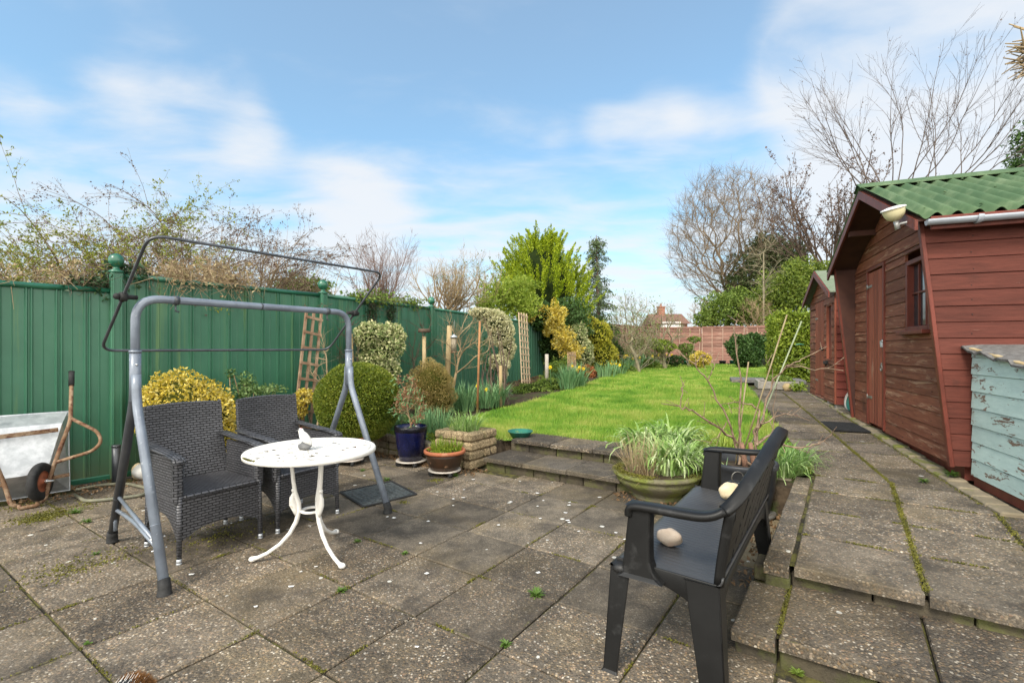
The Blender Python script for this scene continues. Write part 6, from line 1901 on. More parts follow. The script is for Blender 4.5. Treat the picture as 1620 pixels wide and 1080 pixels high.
# dead ivy and grass lying over the fence top
def fence_at(i, s, z, off=0.0):
    p, q = Vector(FP[i]), Vector(FP[i + 1]); v = p.lerp(q, s); d = (q - p).normalized(); return (v.x + d.y * off, v.y - d.x * off, z)
def tangle(name, label, blobs, n1, n2, lm, tm, size=.045):
    t = thing(name, label, 'climber', (blobs[0][0], blobs[0][1], blobs[0][2] - blobs[0][5]))
    P, d = blobpts(n1, blobs, .9, .3); fastmesh('foliage', leaves(P, size, .6), 4, lm, t)
    P, d = blobpts(n2, blobs, 1.0, .2); dr = unit(rng.normal(size=P.shape) + np.array([0, 0, -.25])); L = rng.uniform(.06, .28, (len(P), 1)); Q_ = P + dr * L
    segobj('stems', np.concatenate([P, Q_, np.full((len(P), 1), .003), np.full((len(P), 1), .0014)], 1), tm, t)
m_strawtw = M('dry_stems', (.34, .25, .15), (.22, .15, .09), rough=.9, scale=20)
tangle('dead_creeper', 'mat of dead straw coloured creeper spilling over the fence top above the chairs', [(*fence_at(1, .25, 2.06, .02)[:3], .35, .35, .16), (*fence_at(1, .48, 2.10, 0)[:3], .35, .35, .22), (*fence_at(1, .42, 2.2, -.25)[:3], .2, .2, .25), (*fence_at(1, .25, 2.15, -.25)[:3], .12, .12, .12)], 600, 900, l_strawdead, m_strawtw, .04)
tangle('ivy', 'dark ivy clump hugging the first fence post beside its ball finial', [(*fence_at(1, .06, 2.05, -.1)[:3], .22, .22, .14), (*fence_at(0, .94, 1.9, -.1)[:3], .22, .22, .12)], 900, 300, l_ivy, m_barkdark, .05)
tangle('dead_creeper', 'brown dead creeper heaped behind the nearest fence panel', [(*fence_at(0, .55, 1.95, -.25)[:3], .5, .4, .14), (*fence_at(0, .85, 2.0, -.2)[:3], .2, .2, .2), (*fence_at(0, .3, 1.95, -.3)[:3], .5, .4, .12)], 700, 700, l_strawdead, m_strawtw, .04)
# small bare bushes behind the second panel
ltree('twiggy_shrub', 'small pale twiggy bush behind the fence near the second ball finial', 462, 372, 10, 17, 45, 85, 1.1, 1.75, .014, 1.85, m_barkochre, cat='shrub', jx=.3, lv=2, up=.25, dens=4.2, ratio=.42, ang=.6, wob=.12, rmin=.002, thick=.02)
tangle('ivy', 'green ivy bush showing over the fence behind the second ball finial', [(*dz(470, 452, 9.2), .55, .4, .22), (*dz(505, 455, 9.6), .25, .3, .2)], 2600, 200, l_midgreen, m_barkdark, .055)
tangle('ivy', 'trailing ivy along the fence top between the second and third finials', [(*fence_at(2, .30, 2.06, .0)[:3], .3, .3, .10), (*fence_at(2, .5, 2.08, -.1)[:3], .4, .4, .13), (*fence_at(2, .80, 2.08, -.1)[:3], .3, .3, .12)], 1500, 300, l_midgreen, m_barkdark, .05)
tangle('ivy', 'ivy strands hanging down the fence face above the cream-edged bush', [(*fence_at(2, .37, 1.85, .05)[:3], .12, .12, .20), (*fence_at(2, .55, 1.85, .05)[:3], .08, .12, .20)], 500, 120, l_ivy, m_barkdark, .045)
def simple_tree(name, label, px, pytop, Y, hw_px, pybot, n=420, mat=m_bark, tw=2200, k=.3, tl=.06, group=None, zb=None, leafm=None, nleaf=0, ls=.05, up=.3, spread=.7, trunk_to=.35, tipf=.0011, lean=0, droop=0., shell=.0, thickf=4, base=None, rd=1.0):
    x, y, zt = dz(px, pytop, Y); zb_ = T(x, y) if zb is None else zb
    r = hw_px / 775 * Y; zlo = CAMH + (550 - pybot) / 775 * Y
    cz = (zt + zlo) / 2; rz = (zt - zlo) / 2
    tg = ellipts(n, (x, y, cz), (r, r * rd, rz), shell=shell)
    b = base or (x - lean * .5, y, zb_)
    tip = tipf * Y / 4
    st = [(b[0] * .6 + x * .4, y, zb_ + (cz - zb_) * trunk_to * .6), (x, y, zb_ + (cz - zb_) * trunk_to * 1.1)]
    return baretree(name, label, 'tree', b, tg, mat, n_tw=tw, tw_len=r * .22, tw_r=tip * .6, k=k, start=st, r_tip=tip, thick=tip * thickf, up=up, spread=spread, droop=droop, leafm=leafm, nleaf=nleaf, lsize=ls, group=group)
ltree('bare_tree', 'slender reddish bare tree beyond the fence, right of the swing canopy hoop', 601, 345, 16, 24, 40, 88, 1.6, 3.0, .022, 2.2, m_barkred, lv=2, up=.2, dens=4.5, ratio=.45, ang=.6, wob=.12, rmin=.003, thick=.05)
ltree('bare_tree', 'spreading pale apple tree beyond the fence with upright water shoots', 708, 372, 12, 22, 8, 70, .8, 1.5, .026, 2.15, m_barkochre, lv=2, up=.5, dens=6.5, ratio=.6, ang=.85, wob=.2, rmin=.0024, thick=.04, leafm=l_ramble, nleaf=500, lsize=.03)
ltree('bare_tree', 'low twiggy tree beyond the fence between the apple tree and the lime conifer', 765, 405, 13.5, 9, 40, 80, 1.0, 1.7, .025, 2.0, m_barkochre, lv=2, up=.4, dens=4, ratio=.5, ang=.7, wob=.14, rmin=.003, thick=.02, leafm=l_midgreen, nleaf=500, lsize=.05)
# lime conifer: upright plumes
def conifer_plumes():
    Y = 17.0; x, y, zt = dz(857, 344, Y); zb = 1.9; t = thing('conifer', 'large lime-yellow conifer with upright feathery plumes beyond the fence', 'tree', (x, y, T(x, y)))
    m = MB(); m.tube([(x, y, T(x, y)), (x, y, 2.2), (x, y, 4.2)], [.16, .12, .05], 9); m.build('trunk', m_barkdark, t)
    m = MB(); m.sph((x, y, 3.35), 1, 18, 12, (.95, .9, 1.45), .08); m.build('inner_growth', m_core, t)
    V = []; F_n = 0
    for i in range(420):
        u = rng.random(); z0 = 1.75 + 3.0 * u ** .85; a = rng.uniform(0, 6.283)
        Rm = 1.42 * math.sin(min(1, (1.03 - u) * 1.35) * 1.45) + .06
        rr_ = Rm * rng.uniform(.72, .98); b = np.array([x + rr_ * math.cos(a), y + rr_ * math.sin(a), z0])
        out = np.array([math.cos(a), math.sin(a), 0]); d = unit(out * rng.uniform(.2, 1.0) + np.array([0, 0, 1.0]) + rng.normal(size=3) * .12)
        L = rng.uniform(.55, 1.15) * (.9 if u > .8 else 1)
        n = 150; s = rng.random(n) ** .9; w = .075 * (1 - s) ** .6 * (.35 + s * 1.6).clip(0, 1) + .012
        P = b + d * (s * L)[:, None] + rng.normal(size=(n, 3)) * w[:, None] * .62
        P[:, :] += out * (s ** 2 * .0)[:, None]
        V.append(leaves(P, .075, .36, tilt=np.tile(d, (n, 1)) * 1.3 + unit(P - (b + d * (s * L)[:, None])) * .5))
    fastmesh('crown', np.concatenate(V), 4, l_conifer, t)
conifer_plumes()
def thin_conifer():
    Y = 22.0; x, y, zt = dz(945, 372, Y); t = thing('conifer', 'thin dark drooping conifer behind the golden hedge', 'tree', (x, y, .5))
    m = MB(); m.tube([(x, y, .5), (x + .05, y, 3), (x - .05, y, zt)], [.12, .08, .015], 8); m.build('trunk', m_barkdark, t)
    V = []; S = []
    for i in range(190):
        u = rng.random() ** .9; z0 = zt - .15 - (zt - 1.3) * u; a = rng.uniform(0, 6.283); L = (.25 + 1.15 * u ** .7) * rng.uniform(.5, 1.1)
        if rng.random() < .25: L *= .5
        out = np.array([math.cos(a), math.sin(a), 0]); p = np.array([x, y, z0]); q = p + out * L * .6 + np.array([0, 0, L * .12]); e = p + out * L + np.array([0, 0, -L * .10])
        S += [(*p, *q, .02, .012), (*q, *e, .012, .005)]
        n = int(30 * L) + 8; s = rng.uniform(.25, 1, n)[:, None]
        P = np.where(s < .6, p + (q - p) * s / .6, q + (e - q) * (s - .6) / .4) + rng.normal(size=(n, 3)) * .07 + np.array([0, 0, -.05])
        V.append(leaves(P, .15, .28, tilt=np.tile(out * .5 + np.array([0, 0, -.7]), (n, 1))))
    segobj('branches', np.array(S), m_barkdark, t); fastmesh('crown', np.concatenate(V), 4, l_thincon, t)
thin_conifer()

# shrubs bundled round the end of the green fence
def bl(px, py, Y, rx, ry, rd=None):
    c = dz(px, py, Y); k = Y / 775; return (*c, rx * k, (rd if rd else rx) * k, ry * k)
bush('evergreen_shrub', 'loose mid green shrub behind the fence left of the lime conifer', 'shrub', gp(800, 600), [bl(795, 468, 13.6, 34, 26), bl(825, 455, 14, 28, 20), bl(770, 480, 13, 20, 16), bl(830, 485, 13.6, 25, 24)], l_bright, 6500, .075, shell=.9, lump=.3, up=.3)
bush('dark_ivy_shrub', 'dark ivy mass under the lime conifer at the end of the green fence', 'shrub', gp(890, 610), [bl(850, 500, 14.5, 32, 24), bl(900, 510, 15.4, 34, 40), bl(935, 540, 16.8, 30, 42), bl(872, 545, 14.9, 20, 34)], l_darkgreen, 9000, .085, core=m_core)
bush('golden_climber', 'golden yellow variegated climber at the end of the green fence', 'shrub', gp(885, 605), [bl(858, 492, 14.2, 14, 10), bl(838, 502, 14, 10, 7), bl(878, 500, 14.2, 18, 22), bl(890, 535, 14.2, 17, 22), bl(905, 555, 14.3, 14, 16), bl(868, 520, 14.3, 10, 12)], l_gold, 7500, .065, shell=.85, lump=.35)
bush('variegated_shrub', 'cream-edged shrub between the golden climber and the yellow-green hedge', 'shrub', gp(915, 603), [bl(915, 535, 14.8, 15, 24), bl(925, 560, 14.8, 15, 22), bl(912, 575, 14.6, 12, 12)], l_varieg, 4200, .065, core=m_core)
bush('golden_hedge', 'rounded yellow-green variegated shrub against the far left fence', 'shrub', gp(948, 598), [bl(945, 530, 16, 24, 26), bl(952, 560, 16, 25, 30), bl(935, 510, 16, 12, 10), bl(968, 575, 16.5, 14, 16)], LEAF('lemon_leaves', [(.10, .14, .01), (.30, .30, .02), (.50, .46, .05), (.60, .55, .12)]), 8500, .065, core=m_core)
# cream-edged bush trained on the fence, and a cascade on the next panel
c = fence_at(2, .36, 0, .25)
def onf(i, s, z, rx, rz, off=.16, rd=.15): return (*fence_at(i, s, z, off), rx, rd + .05, rz)
bush('variegated_climber', 'round cream-edged evergreen climber clipped against the green fence', 'climber', (c[0], c[1], T(c[0], c[1])), [bl(600, 548, 7.05, 36, 38, 22), bl(582, 530, 6.9, 22, 20, 18), bl(622, 532, 7.2, 20, 22, 18), bl(612, 585, 7.1, 22, 18, 16), bl(590, 570, 7, 22, 20, 16)], l_varieg, 9000, .045, core=m_core, stems=4, stem=m_barkdark)
bush('variegated_cascade', 'pale cream-leaved climber cascading down the fence beside the bamboo cane', 'climber', gp(800, 640), [bl(775, 500, 9.6, 24, 12, 14), bl(792, 522, 9.7, 22, 26, 14), bl(802, 548, 9.8, 14, 24, 12), bl(783, 508, 9.6, 20, 20, 14), bl(785, 572, 9.7, 12, 12, 10), bl(800, 575, 9.8, 8, 10, 10), bl(760, 494, 9.5, 18, 8, 12), bl(795, 590, 9.8, 9, 12, 10)], lump=.06, shell=.55, mat=LEAF('pale_cream_leaves', [(.22, .26, .10), (.52, .50, .28), (.68, .64, .40), (.76, .72, .50)]), n=12000, size=.045, stems=8, stem=m_barkdark, core=m_core)
bush('climber', 'dark stemmy undergrowth beneath the pale cascade on the fence', 'climber', gp(775, 645), [bl(775, 560, 9.9, 16, 30, 8), bl(785, 600, 9.8, 14, 26, 8)], l_darkgreen, 900, .04, stems=16, stem=m_barkdark)

# clipped box ball and the golden shrub behind the chairs
def boxball():
    c = (SP[0] + .0, SP[1] + .22, .64); x, y, z = dz(567, 636, 5.75); c = (x, y, z)
    t = thing('topiary_ball', 'large clipped box ball behind the table, beside the blue pot', 'shrub', (x, y, .1))
    n = 46000; d = unit(rng.normal(size=(n, 3))); lump = 1 + .025 * np.sin(d[:, :1] * 6 + 1) * np.cos(d[:, 1:2] * 5 + d[:, 2:] * 4) + rng.uniform(-.06, .018, (n, 1))
    P = np.array(c) + d * lump * np.array([.485, .485, .465])
    fastmesh('foliage', leaves(P, .023, .6, tilt=d), 4, l_box, t)
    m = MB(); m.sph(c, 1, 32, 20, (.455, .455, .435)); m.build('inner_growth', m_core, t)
    m = MB(); m.tube([(SP[0], SP[1] + .02, .15), (x, y, .4)], [.02, .02], 8); m.build('stem', m_barkdark, t)
boxball()
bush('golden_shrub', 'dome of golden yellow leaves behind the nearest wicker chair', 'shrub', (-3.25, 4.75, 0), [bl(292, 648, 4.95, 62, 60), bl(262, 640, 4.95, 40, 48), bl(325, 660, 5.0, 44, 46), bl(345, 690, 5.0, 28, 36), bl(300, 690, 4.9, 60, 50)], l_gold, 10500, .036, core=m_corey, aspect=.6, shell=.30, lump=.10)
bush('climber', 'sparse light green climber against the fence between the two chairs', 'climber', (*fence_at(1, .5, 0, .2)[:2], 0), [bl(388, 607, 5.6, 18, 20), bl(408, 618, 5.6, 24, 10), bl(430, 615, 5.8, 22, 8), bl(375, 640, 5.5, 22, 30), bl(365, 590, 5.5, 8, 8)], LEAF('pale_green_leaves', [(.03, .07, .015), (.08, .15, .04), (.2, .3, .1), (.36, .44, .2)]), 1500, .038, stems=10, stem=m_barkochre, shell=.9)
bush('golden_shrub', 'small golden leaved clump in front of the ladder trellis', 'shrub', (*dz(480, 700, 6.0)[:2], 0), [bl(480, 628, 6.0, 15, 13), bl(476, 645, 6.0, 10, 16)], l_gold, 800, .038, stems=4, stem=m_barkdark)

# trellises and stakes
def ladder(name, label, p0, p1, tilt, rails, rungs, wd, h, mt, th=.018, d2=None, taper=0):
    """p0: foot centre, direction along fence p1 (unit), leaning by tilt"""
    t = thing(name, label, 'trellis', tuple(p0)); p0 = Vector(p0); d = Vector((*p1, 0)).normalized(); n = Vector((d.y, -d.x, 0)); upv = (UP - n * tilt + d * (d2 or 0)).normalized()
    for k in range(rails):
        s = k / (rails - 1) - .5
        m = MB(); m.beam(p0 + d * (s * wd * (1 - taper)), p0 + d * (s * wd) + upv * h, th, th * .8, up=n); m.build('upright', mt, t)
    for k in range(rungs):
        z = h * (k + .7) / rungs; w_ = wd * (1 - taper * (1 - z / h)) / 2 + .02
        m = MB(); m.beam(p0 + upv * z - d * w_ + n * .015, p0 + upv * (z - .045) + d * w_ + n * .015, th * 1.1, th * .7, up=n); m.build('rung', mt, t)
x, y, z = dz(474, 700, 6.05)
ladder('trellis', 'rustic ladder trellis leaning on the fence behind the table', (x, y, .0), (.56, .83), .10, 3, 9, .22, 1.80, M('rustic_timber', (.22, .13, .08), (.34, .24, .16), rough=.9, scale=8), th=.030, d2=.18)
x, y, z = gp(832, 607)
ladder('trellis', 'pale square-mesh trellis panel standing against the far end of the green fence', (x, y - .1, z), (.38, .925), .05, 4, 11, .52, 1.72, M('pale_trellis', (.50, .38, .25), (.42, .31, .2), rough=.85, scale=8), th=.030)
x, y, z = gp(905, 604)
ladder('trellis', 'low brown trellis under the golden climber', (x, y - .05, z), (.38, .925), .02, 6, 4, .7, .75, m_trellis, th=.022)
def stake(label, px, py, ytop, r, mt, Y=None, lean=0, name='wooden_stake', wood=True):
    b = gp(px, py) if Y is None else (*dz(px, py, Y)[:2], T(*dz(px, py, Y)[:2])); z1 = CAMH + (550 - ytop) / 775 * b[1]
    m = MB(); m.tube([b, (b[0] + lean, b[1], z1)], [r, r * .92], 10); return tag(m.build(name, mt), label, 'stake')
stake('yellowed wooden stake left of the cream-edged climber', 559, 620, 528, .035, m_post, Y=6.9, lean=-.04)
stake('wooden stake with a collar tie behind the browned heather', 671, 640, 532, .035, m_post, Y=8.1, lean=0)
stake('broad pale stake beside the bird feeder', 706, 640, 515, .05, m_post, Y=8.6, lean=.06)
stake('tall orange-brown bamboo cane standing in the daffodils', 755, 655, 508, .018, M('orange_cane', (.34, .17, .07), (.24, .11, .05), rough=.7), lean=.04, name='garden_cane')
stake('pale stake at the foot of the cream cascade', 792, 642, 578, .03, m_post)
stake('grey white stake at the end of the green fence', 865, 612, 560, .045, M('grey_stake', (.42, .38, .32), (.3, .27, .22), rough=.9))
x, y, z = dz(671, 523, 8.1); m = MB(); m.lathe([(.09, -.03), (.10, -.02), (.10, .02), (.09, .03), (.05, .02), (.05, -.02), (.09, -.03)], (x, y, z), 20); tag(m.build('tree_tie', m_barkdark), 'brown collar tie round the stake behind the browned heather', 'tie')
x, y, z = dz(718, 545, 8.3)
t = thing('bird_feeder', 'hanging tubular wire bird feeder in front of the green fence', 'bird feeder', (x, y, z))
m = MB(); m.lathe([(0, .30), (.06, .255), (.065, .24), (0, .245)], (x, y, z - .12), 18); m.build('cap', m_galv, t)
m = MB(); m.lathe([(0, 0), (.045, 0), (.045, .24), (0, .24)], (x, y, z - .12), 18); m.build('tube', M('seed_mesh', (.35, .30, .22), (.15, .12, .08), rough=.7, scale=80, lo=.45, hi=.55), t)
m = MB(); m.lathe([(0, -.02), (.05, -.02), (.055, 0), (0, .0)], (x, y, z - .12), 18); m.build('base', m_rust, t)
m = MB(); m.tube([(x, y, z + .17), (x + .01, y, z + .42)], .003, 5); m.build('hanger', m_steel, t)
# bare shrubs and young trees in the left border
def border_tree(label, px, py, pts_c, r, n, mat, tw, tl=.2, k=.3, name='bare_shrub', rt=.004, up=.4, start=None, cat='shrub', leafm=None, nleaf=0, ls=.03):
    b = gp(px, py); tg = ellipts(n, pts_c, r)
    return baretree(name, label, cat, b, tg, mat, n_tw=tw, tw_len=tl, tw_r=rt * .5, k=k, start=start, r_tip=rt, thick=.011, up=up, spread=.7, leafm=leafm, nleaf=nleaf, lsize=ls)
c = dz(640, 570, 8.0); border_tree('thin bare climber stems on the fence left of the third finial', 648, 640, dz(665, 545, 8.2), (.35, .2, .65), 90, m_barkdark, 160, k=.1)
c = dz(735, 545, 8.5); border_tree('bare forked shrub with pale branches behind the browned heather', 712, 640, dz(735, 540, 8.5), (.55, .3, .55), 110, m_barkochre, 260, k=.25, rt=.005)
border_tree('wiry leafless climber on the fence left of the cream-edged climber', 548, 640, dz(552, 560, 6.9), (.22, .15, .6), 70, m_barkdark, 120, k=.05)
border_tree('bare brown stems beside the ladder trellis', 500, 700, dz(507, 590, 6.2), (.16, .15, .6), 40, m_strawtw, 90, k=.05)
b = gp(1006, 589); bx_, by_ = b[0], b[1]
tg = np.concatenate([ellipts(150, dz(995, 530, by_), (.95, .8, .9)), ellipts(40, dz(1000, 490, by_), (.7, .6, .7))])
baretree('bare_tree', 'small lichen covered fruit tree at the left edge of the lawn among daffodils', 'tree', (bx_ + .12, by_, b[2]), tg, m_barkpale, n_tw=520, tw_len=.32, tw_r=.004, k=.35, start=[(bx_, by_, b[2] + .45), (bx_ - .2, by_, b[2] + .95)], r_tip=.008, thick=.016, up=.55, spread=.6, leafm=l_midgreen, nleaf=900, lsize=.05)
b = gp(1045, 583)
tg = ellipts(170, dz(1040, 525, b[1]), (1.1, .9, 1.15))
baretree('bare_tree', 'second gnarled bare fruit tree nearer the far fence corner', 'tree', (b[0] + .2, b[1], b[2]), tg, m_barkpale, n_tw=600, tw_len=.35, tw_r=.005, k=.35, start=[(b[0], b[1], b[2] + .8)], r_tip=.01, thick=.02, up=.5, leafm=l_midgreen, nleaf=500, lsize=.06)

# heather, border plants
bush('browned_heather', 'rounded browned heather bush in front of the green fence', 'shrub', gp(683, 655), [bl(683, 605, 7.4, 33, 36), bl(672, 620, 7.4, 28, 30), bl(695, 628, 7.4, 25, 28)], l_heather, 15000, .035, aspect=.25, up=.8, core=m_corey, tiltw=1.0)
bush('dead_leaved_bush', 'small orange-brown dead leaved bush at the lawn edge', 'shrub', gp(930, 603), [bl(930, 590, 14.2, 14, 12), bl(922, 588, 14.2, 8, 8)], l_orange, 1500, .07)
bush('border_plant', 'low light green leafy plant at the lawn edge under the trellis', 'plant', gp(850, 628), [bl(845, 615, 10.7, 32, 10), bl(868, 610, 11, 26, 12), bl(822, 622, 10.2, 14, 7)], l_midgreen, 3200, .05, core=m_core)
bush('border_plant', 'bushy green plant beside the daffodils in the left border', 'plant', gp(890, 618), [bl(893, 600, 12, 24, 14), bl(910, 604, 12.3, 20, 12)], l_darkgreen, 2200, .06, core=m_core)
bush('border_plant', 'low mixed greenery filling the far left border', 'plant', gp(965, 594), [bl(960, 588, 15, 16, 8), bl(985, 582, 16.5, 20, 8), bl(1025, 575, 19, 18, 7)], l_midgreen, 2600, .07)
bush('border_shrub', 'pale olive loose shrub behind the small lichen covered fruit tree', 'shrub', gp(1010, 586), [bl(1012, 545, 18.5, 26, 22), bl(990, 560, 18, 18, 18), bl(1035, 562, 19, 18, 14)], LEAF('olive_leaves', [(.14, .15, .05), (.22, .23, .09), (.32, .32, .15)]), 3200, .06, shell=1.0, lump=.35, stems=14, stem=m_barkpale)
bush('dark_ivy_shrub', 'dark ivy edge right of the yellow-green hedge at the fence corner', 'shrub', gp(975, 592), [bl(968, 535, 17, 14, 22), bl(975, 562, 17.2, 12, 20)], l_darkgreen, 2600, .07, lump=.25, shell=.6)
bush('border_shrub', 'leafy green shrub at the foot of the golden climber', 'shrub', gp(880, 618), [bl(878, 585, 13.2, 16, 16), bl(895, 580, 13.6, 16, 16), bl(868, 600, 12.6, 16, 10)], l_midgreen, 2600, .055, lump=.3, shell=.7)
bush('border_plant', 'low grey-green plant between the stakes under the fence', 'plant', gp(735, 655), [bl(725, 640, 8.6, 20, 8), bl(750, 640, 8.9, 20, 7), bl(700, 644, 8.4, 14, 7)], l_bright, 1500, .04, lump=.3, shell=.9)
def clump(name, label, c, n, h, spread, w, droop, mat=None, cat='plant', br=.06, flowers=0, fm=None, fz=.85, fs=.035, extra=None, steps=5):
    cs = np.array(c, float).reshape(-1, 3); t = thing(name, label, cat, tuple(cs[0]))
    Q_, tips = blades(cs, n, h, spread, w, droop, steps=steps, base_r=br); bladeobj('foliage', Q_, mat or l_strap, t)
    if flowers:
        for i in range(flowers):
            b = cs[rng.integers(0, len(cs))] + np.array([rng.normal() * br, rng.normal() * br, 0]); zt_ = h * fz * rng.uniform(.85, 1.15); e = b + np.array([rng.normal() * .03, rng.normal() * .03, zt_])
            m = MB(); m.tube([b, e], .004, 5)
            a = rng.uniform(0, 6.28); f = Vector((math.cos(a) * .8, math.sin(a) * .8 - .6, .15)).normalized(); E_ = Vector(e)
            s_ = m.build('stem', l_daff, t)
            m = MB(); u = f.cross(UP).normalized(); v = f.cross(u)
            for k in range(6):
                q = k * math.pi / 3; dd = u * math.cos(q) + v * math.sin(q); sd = u * math.cos(q + 1.57) + v * math.sin(q + 1.57)
                m.add([E_, E_ + dd * fs * .6 + sd * fs * .32 + f * .004, E_ + dd * fs * 1.1, E_ + dd * fs * .6 - sd * fs * .32 + f * .004], [(0, 1, 2, 3)])
            m.lathe([(fs * .25, 0), (fs * .28, fs * .5), (fs * .4, fs * .7)], E_, 10, axis=f); m.build('flower', fm or m_yellow, s_)
    if extra: extra(t)
    return t
D = lambda *q: [gp(*k) for k in q]
clump('daffodils', 'daffodil clump at the fence foot left of the bamboo cane', D((712, 650), (725, 648), (738, 650), (700, 655), (742, 645)), 330, .42, .22, .014, .5, l_daff, br=.13, flowers=3, fs=.036)
clump('daffodils', 'daffodil leaves between the bamboo cane and the pale stake', D((768, 645), (780, 643), (790, 640)), 260, .42, .25, .015, .6, l_daff, br=.14, flowers=2, fs=.034)
clump('daffodils', 'daffodils in flower beside the orange-brown bush', D((905, 613), (915, 612), (898, 615)), 240, .5, .25, .02, .4, l_daff, br=.18, flowers=5, fs=.045)
clump('daffodils', 'yellow daffodil drift round the small fruit tree', D((998, 585), (1008, 583), (1018, 581), (988, 588), (1024, 580)), 420, .55, .22, .03, .3, l_daff, br=.35, flowers=16, fs=.062)
clump('daffodils', 'scattered low daffodils against the far corner fence', D((960, 596), (975, 592), (1035, 578)), 200, .4, .22, .03, .3, l_daff, br=.3, flowers=5, fs=.055)
clump('hyacinth', 'purple hyacinth head among leaves at the left lawn edge', D((705, 648),), 40, .22, .3, .014, .4, l_daff, br=.05)
x, y, z = dz(707, 641, gp(705, 648)[1]); m = MB()
for i in range(60):
    a, s = rng.uniform(0, 6.28), rng.random(); m.sph((x + .09 * (s - .5) * 1.5 + .035 * math.cos(a), y + .03 * math.sin(a), z + rng.normal() * .02), .013, 6, 4)
tag(m.build('purple_flowers', m_purple), 'small bunch of purple flowers at the left lawn edge', 'flowers')
# behind the low wall
clump('daffodil_leaves', 'upright blue-green bulb leaves behind the wall between blue pot and planter', [(*W(-4.15, 4.32), .2), (*W(-4.0, 4.36), .2), (*W(-4.3, 4.4), .2)], 230, .34, .14, .013, .25, l_daff, br=.10)
clump('strap_plant', 'pale arching strap leaves behind the wall, right of the blue pot', [(*W(-4.5, 4.5), .2), (*W(-4.7, 4.6), .2)], 260, .27, .5, .014, 1.0, l_strap, br=.12)
clump('strap_plant', 'dense strap leaves behind the wall beside the box ball', [(*W(-5.0, 4.45), .2), (*W(-5.3, 4.6), .2), (*W(-4.85, 4.3), .2)], 330, .3, .4, .015, .8, l_daff, br=.16)
bush('ground_cover_plant', 'bright low creeping plant draping over the wall beside the planter', 'plant', (*W(-4.3, 4.2), .2), [(*W(-4.35, 4.24), .25, .22, .12, .05), (*W(-4.1, 4.25), .25, .14, .10, .04), (*W(-4.6, 4.24), .24, .14, .10, .04)], l_bright, 1800, .018, aspect=.7)
clump('snowdrop_leaves', 'fine grassy bulb leaves growing in the square stone planter', [(pc[0] - .07, pc[1], .36), (pc[0] + .06, pc[1] + .04, .36), (pc[0], pc[1] - .05, .36)], 210, .24, .38, .009, .7, l_strap, br=.11)
clump('bulb_shoots', 'short green bulb shoots in the terracotta rimmed bowl', [(TP[0] - .05, TP[1] - .05, .22), (TP[0] + .12, TP[1] + .02, .22), (TP[0] - .09, TP[1] + .06, .22), (TP[0] + .02, TP[1], .22)], 170, .14, .25, .010, .3, l_bright, br=.06)
def lowleaf(name, label, cat, c, r, h, n, mat, size): 
    return bush(name, label, cat, tuple(c), [(c[0], c[1], c[2] + h * .4, r, r, h)], mat, n, size, shell=1.0, aspect=.6)
lowleaf('seedlings', 'low leafy seedlings filling the terracotta rimmed bowl', 'plant', (TP[0], TP[1], .225), .16, .05, 650, l_bright, .022)
# withered plant in the blue pot
def withered():
    c = (BP[0], BP[1], .39); t = thing('withered_plant', 'leggy plant with dry brown flower heads growing in the blue pot', 'plant', c)
    tg = np.concatenate([ellipts(60, (c[0], c[1], .66), (.19, .19, .22)), ellipts(14, (c[0] - .03, c[1], .88), (.12, .1, .14))])
    segs, NA, rad, lf, par = grow(c, tg, .1, [(c[0], c[1], .42)], .0025, 2.2, .03); segobj('stems', segs, m_barkochre, t, 5)
    tipn = NA[lf]; P = tipn[rng.integers(0, len(tipn), 800)] + rng.normal(size=(800, 3)) * .025; fastmesh('dry_foliage', leaves(P, .024, .7), 4, l_dead, t)
    P = tipn[rng.integers(0, len(tipn), 260)] + rng.normal(size=(260, 3)) * .035; fastmesh('foliage', leaves(P, .05, .3, up=.3), 4, l_daff, t)
withered()
def deadsprig(c, h, label, n=30):
    tg = ellipts(n, (c[0], c[1], c[2] + h * .65), (h * .35, h * .35, h * .4)); baretree('dead_sprig', label, 'plant', c, tg, m_strawtw, n_tw=50, tw_len=.05, tw_r=.0014, k=.1, start=[(c[0], c[1], c[2] + .04)], r_tip=.0018, thick=.003, leafm=l_straw, nleaf=120, lsize=.02)
deadsprig((OP[0], OP[1], .27), .28, 'dry straw coloured sprig in the orange pot behind the table')
clump('bulb_shoots', 'tuft of green shoots in the orange pot behind the table', [(OP[0] - .03, OP[1], .27)], 40, .09, .4, .008, .5, l_bright, br=.05)
clump('strap_plant', 'pale grassy plant behind the orange pot at the fence foot', [(*W(-5.3, 3.55), .0), (*W(-5.5, 3.8), 0)], 150, .35, .35, .012, .7, l_straw, br=.1)
# urn planting and bed behind it
l_pale = LEAF('pale_strap_leaves', [(.13, .24, .05), (.24, .38, .09), (.40, .52, .20), (.62, .68, .42)], trans=.3, jit=.15)
clump('bulb_leaves', 'lush arching green and white edged leaves crowding the mossy urn', [(UB[0] + .10, UB[1] + .05, .22), (UB[0] + .20, UB[1] - .05, .22), (UB[0] + .12, UB[1] + .14, .22), (UB[0] + .26, UB[1] + .05, .22), (UB[0] + .06, UB[1] - .08, .22)], 600, .33, .34, .021, 1.15, l_pale, br=.11, steps=6)
clump('dead_grass', 'dry pinkish straw stems fanning from the left of the mossy urn', [(UB[0] - .20, UB[1] - .04, .22), (UB[0] - .14, UB[1] + .05, .22), (UB[0] - .10, UB[1] - .14, .22)], 240, .32, .75, .005, .2, l_straw, br=.07, steps=3)
clump('strap_plant', 'pale arching strap leaved clump in the raised bed behind the urn', D((1020, 712), (1040, 713), (1060, 710), (1075, 708)), 420, .36, .6, .026, 1.3, l_pale, br=.13, steps=6)
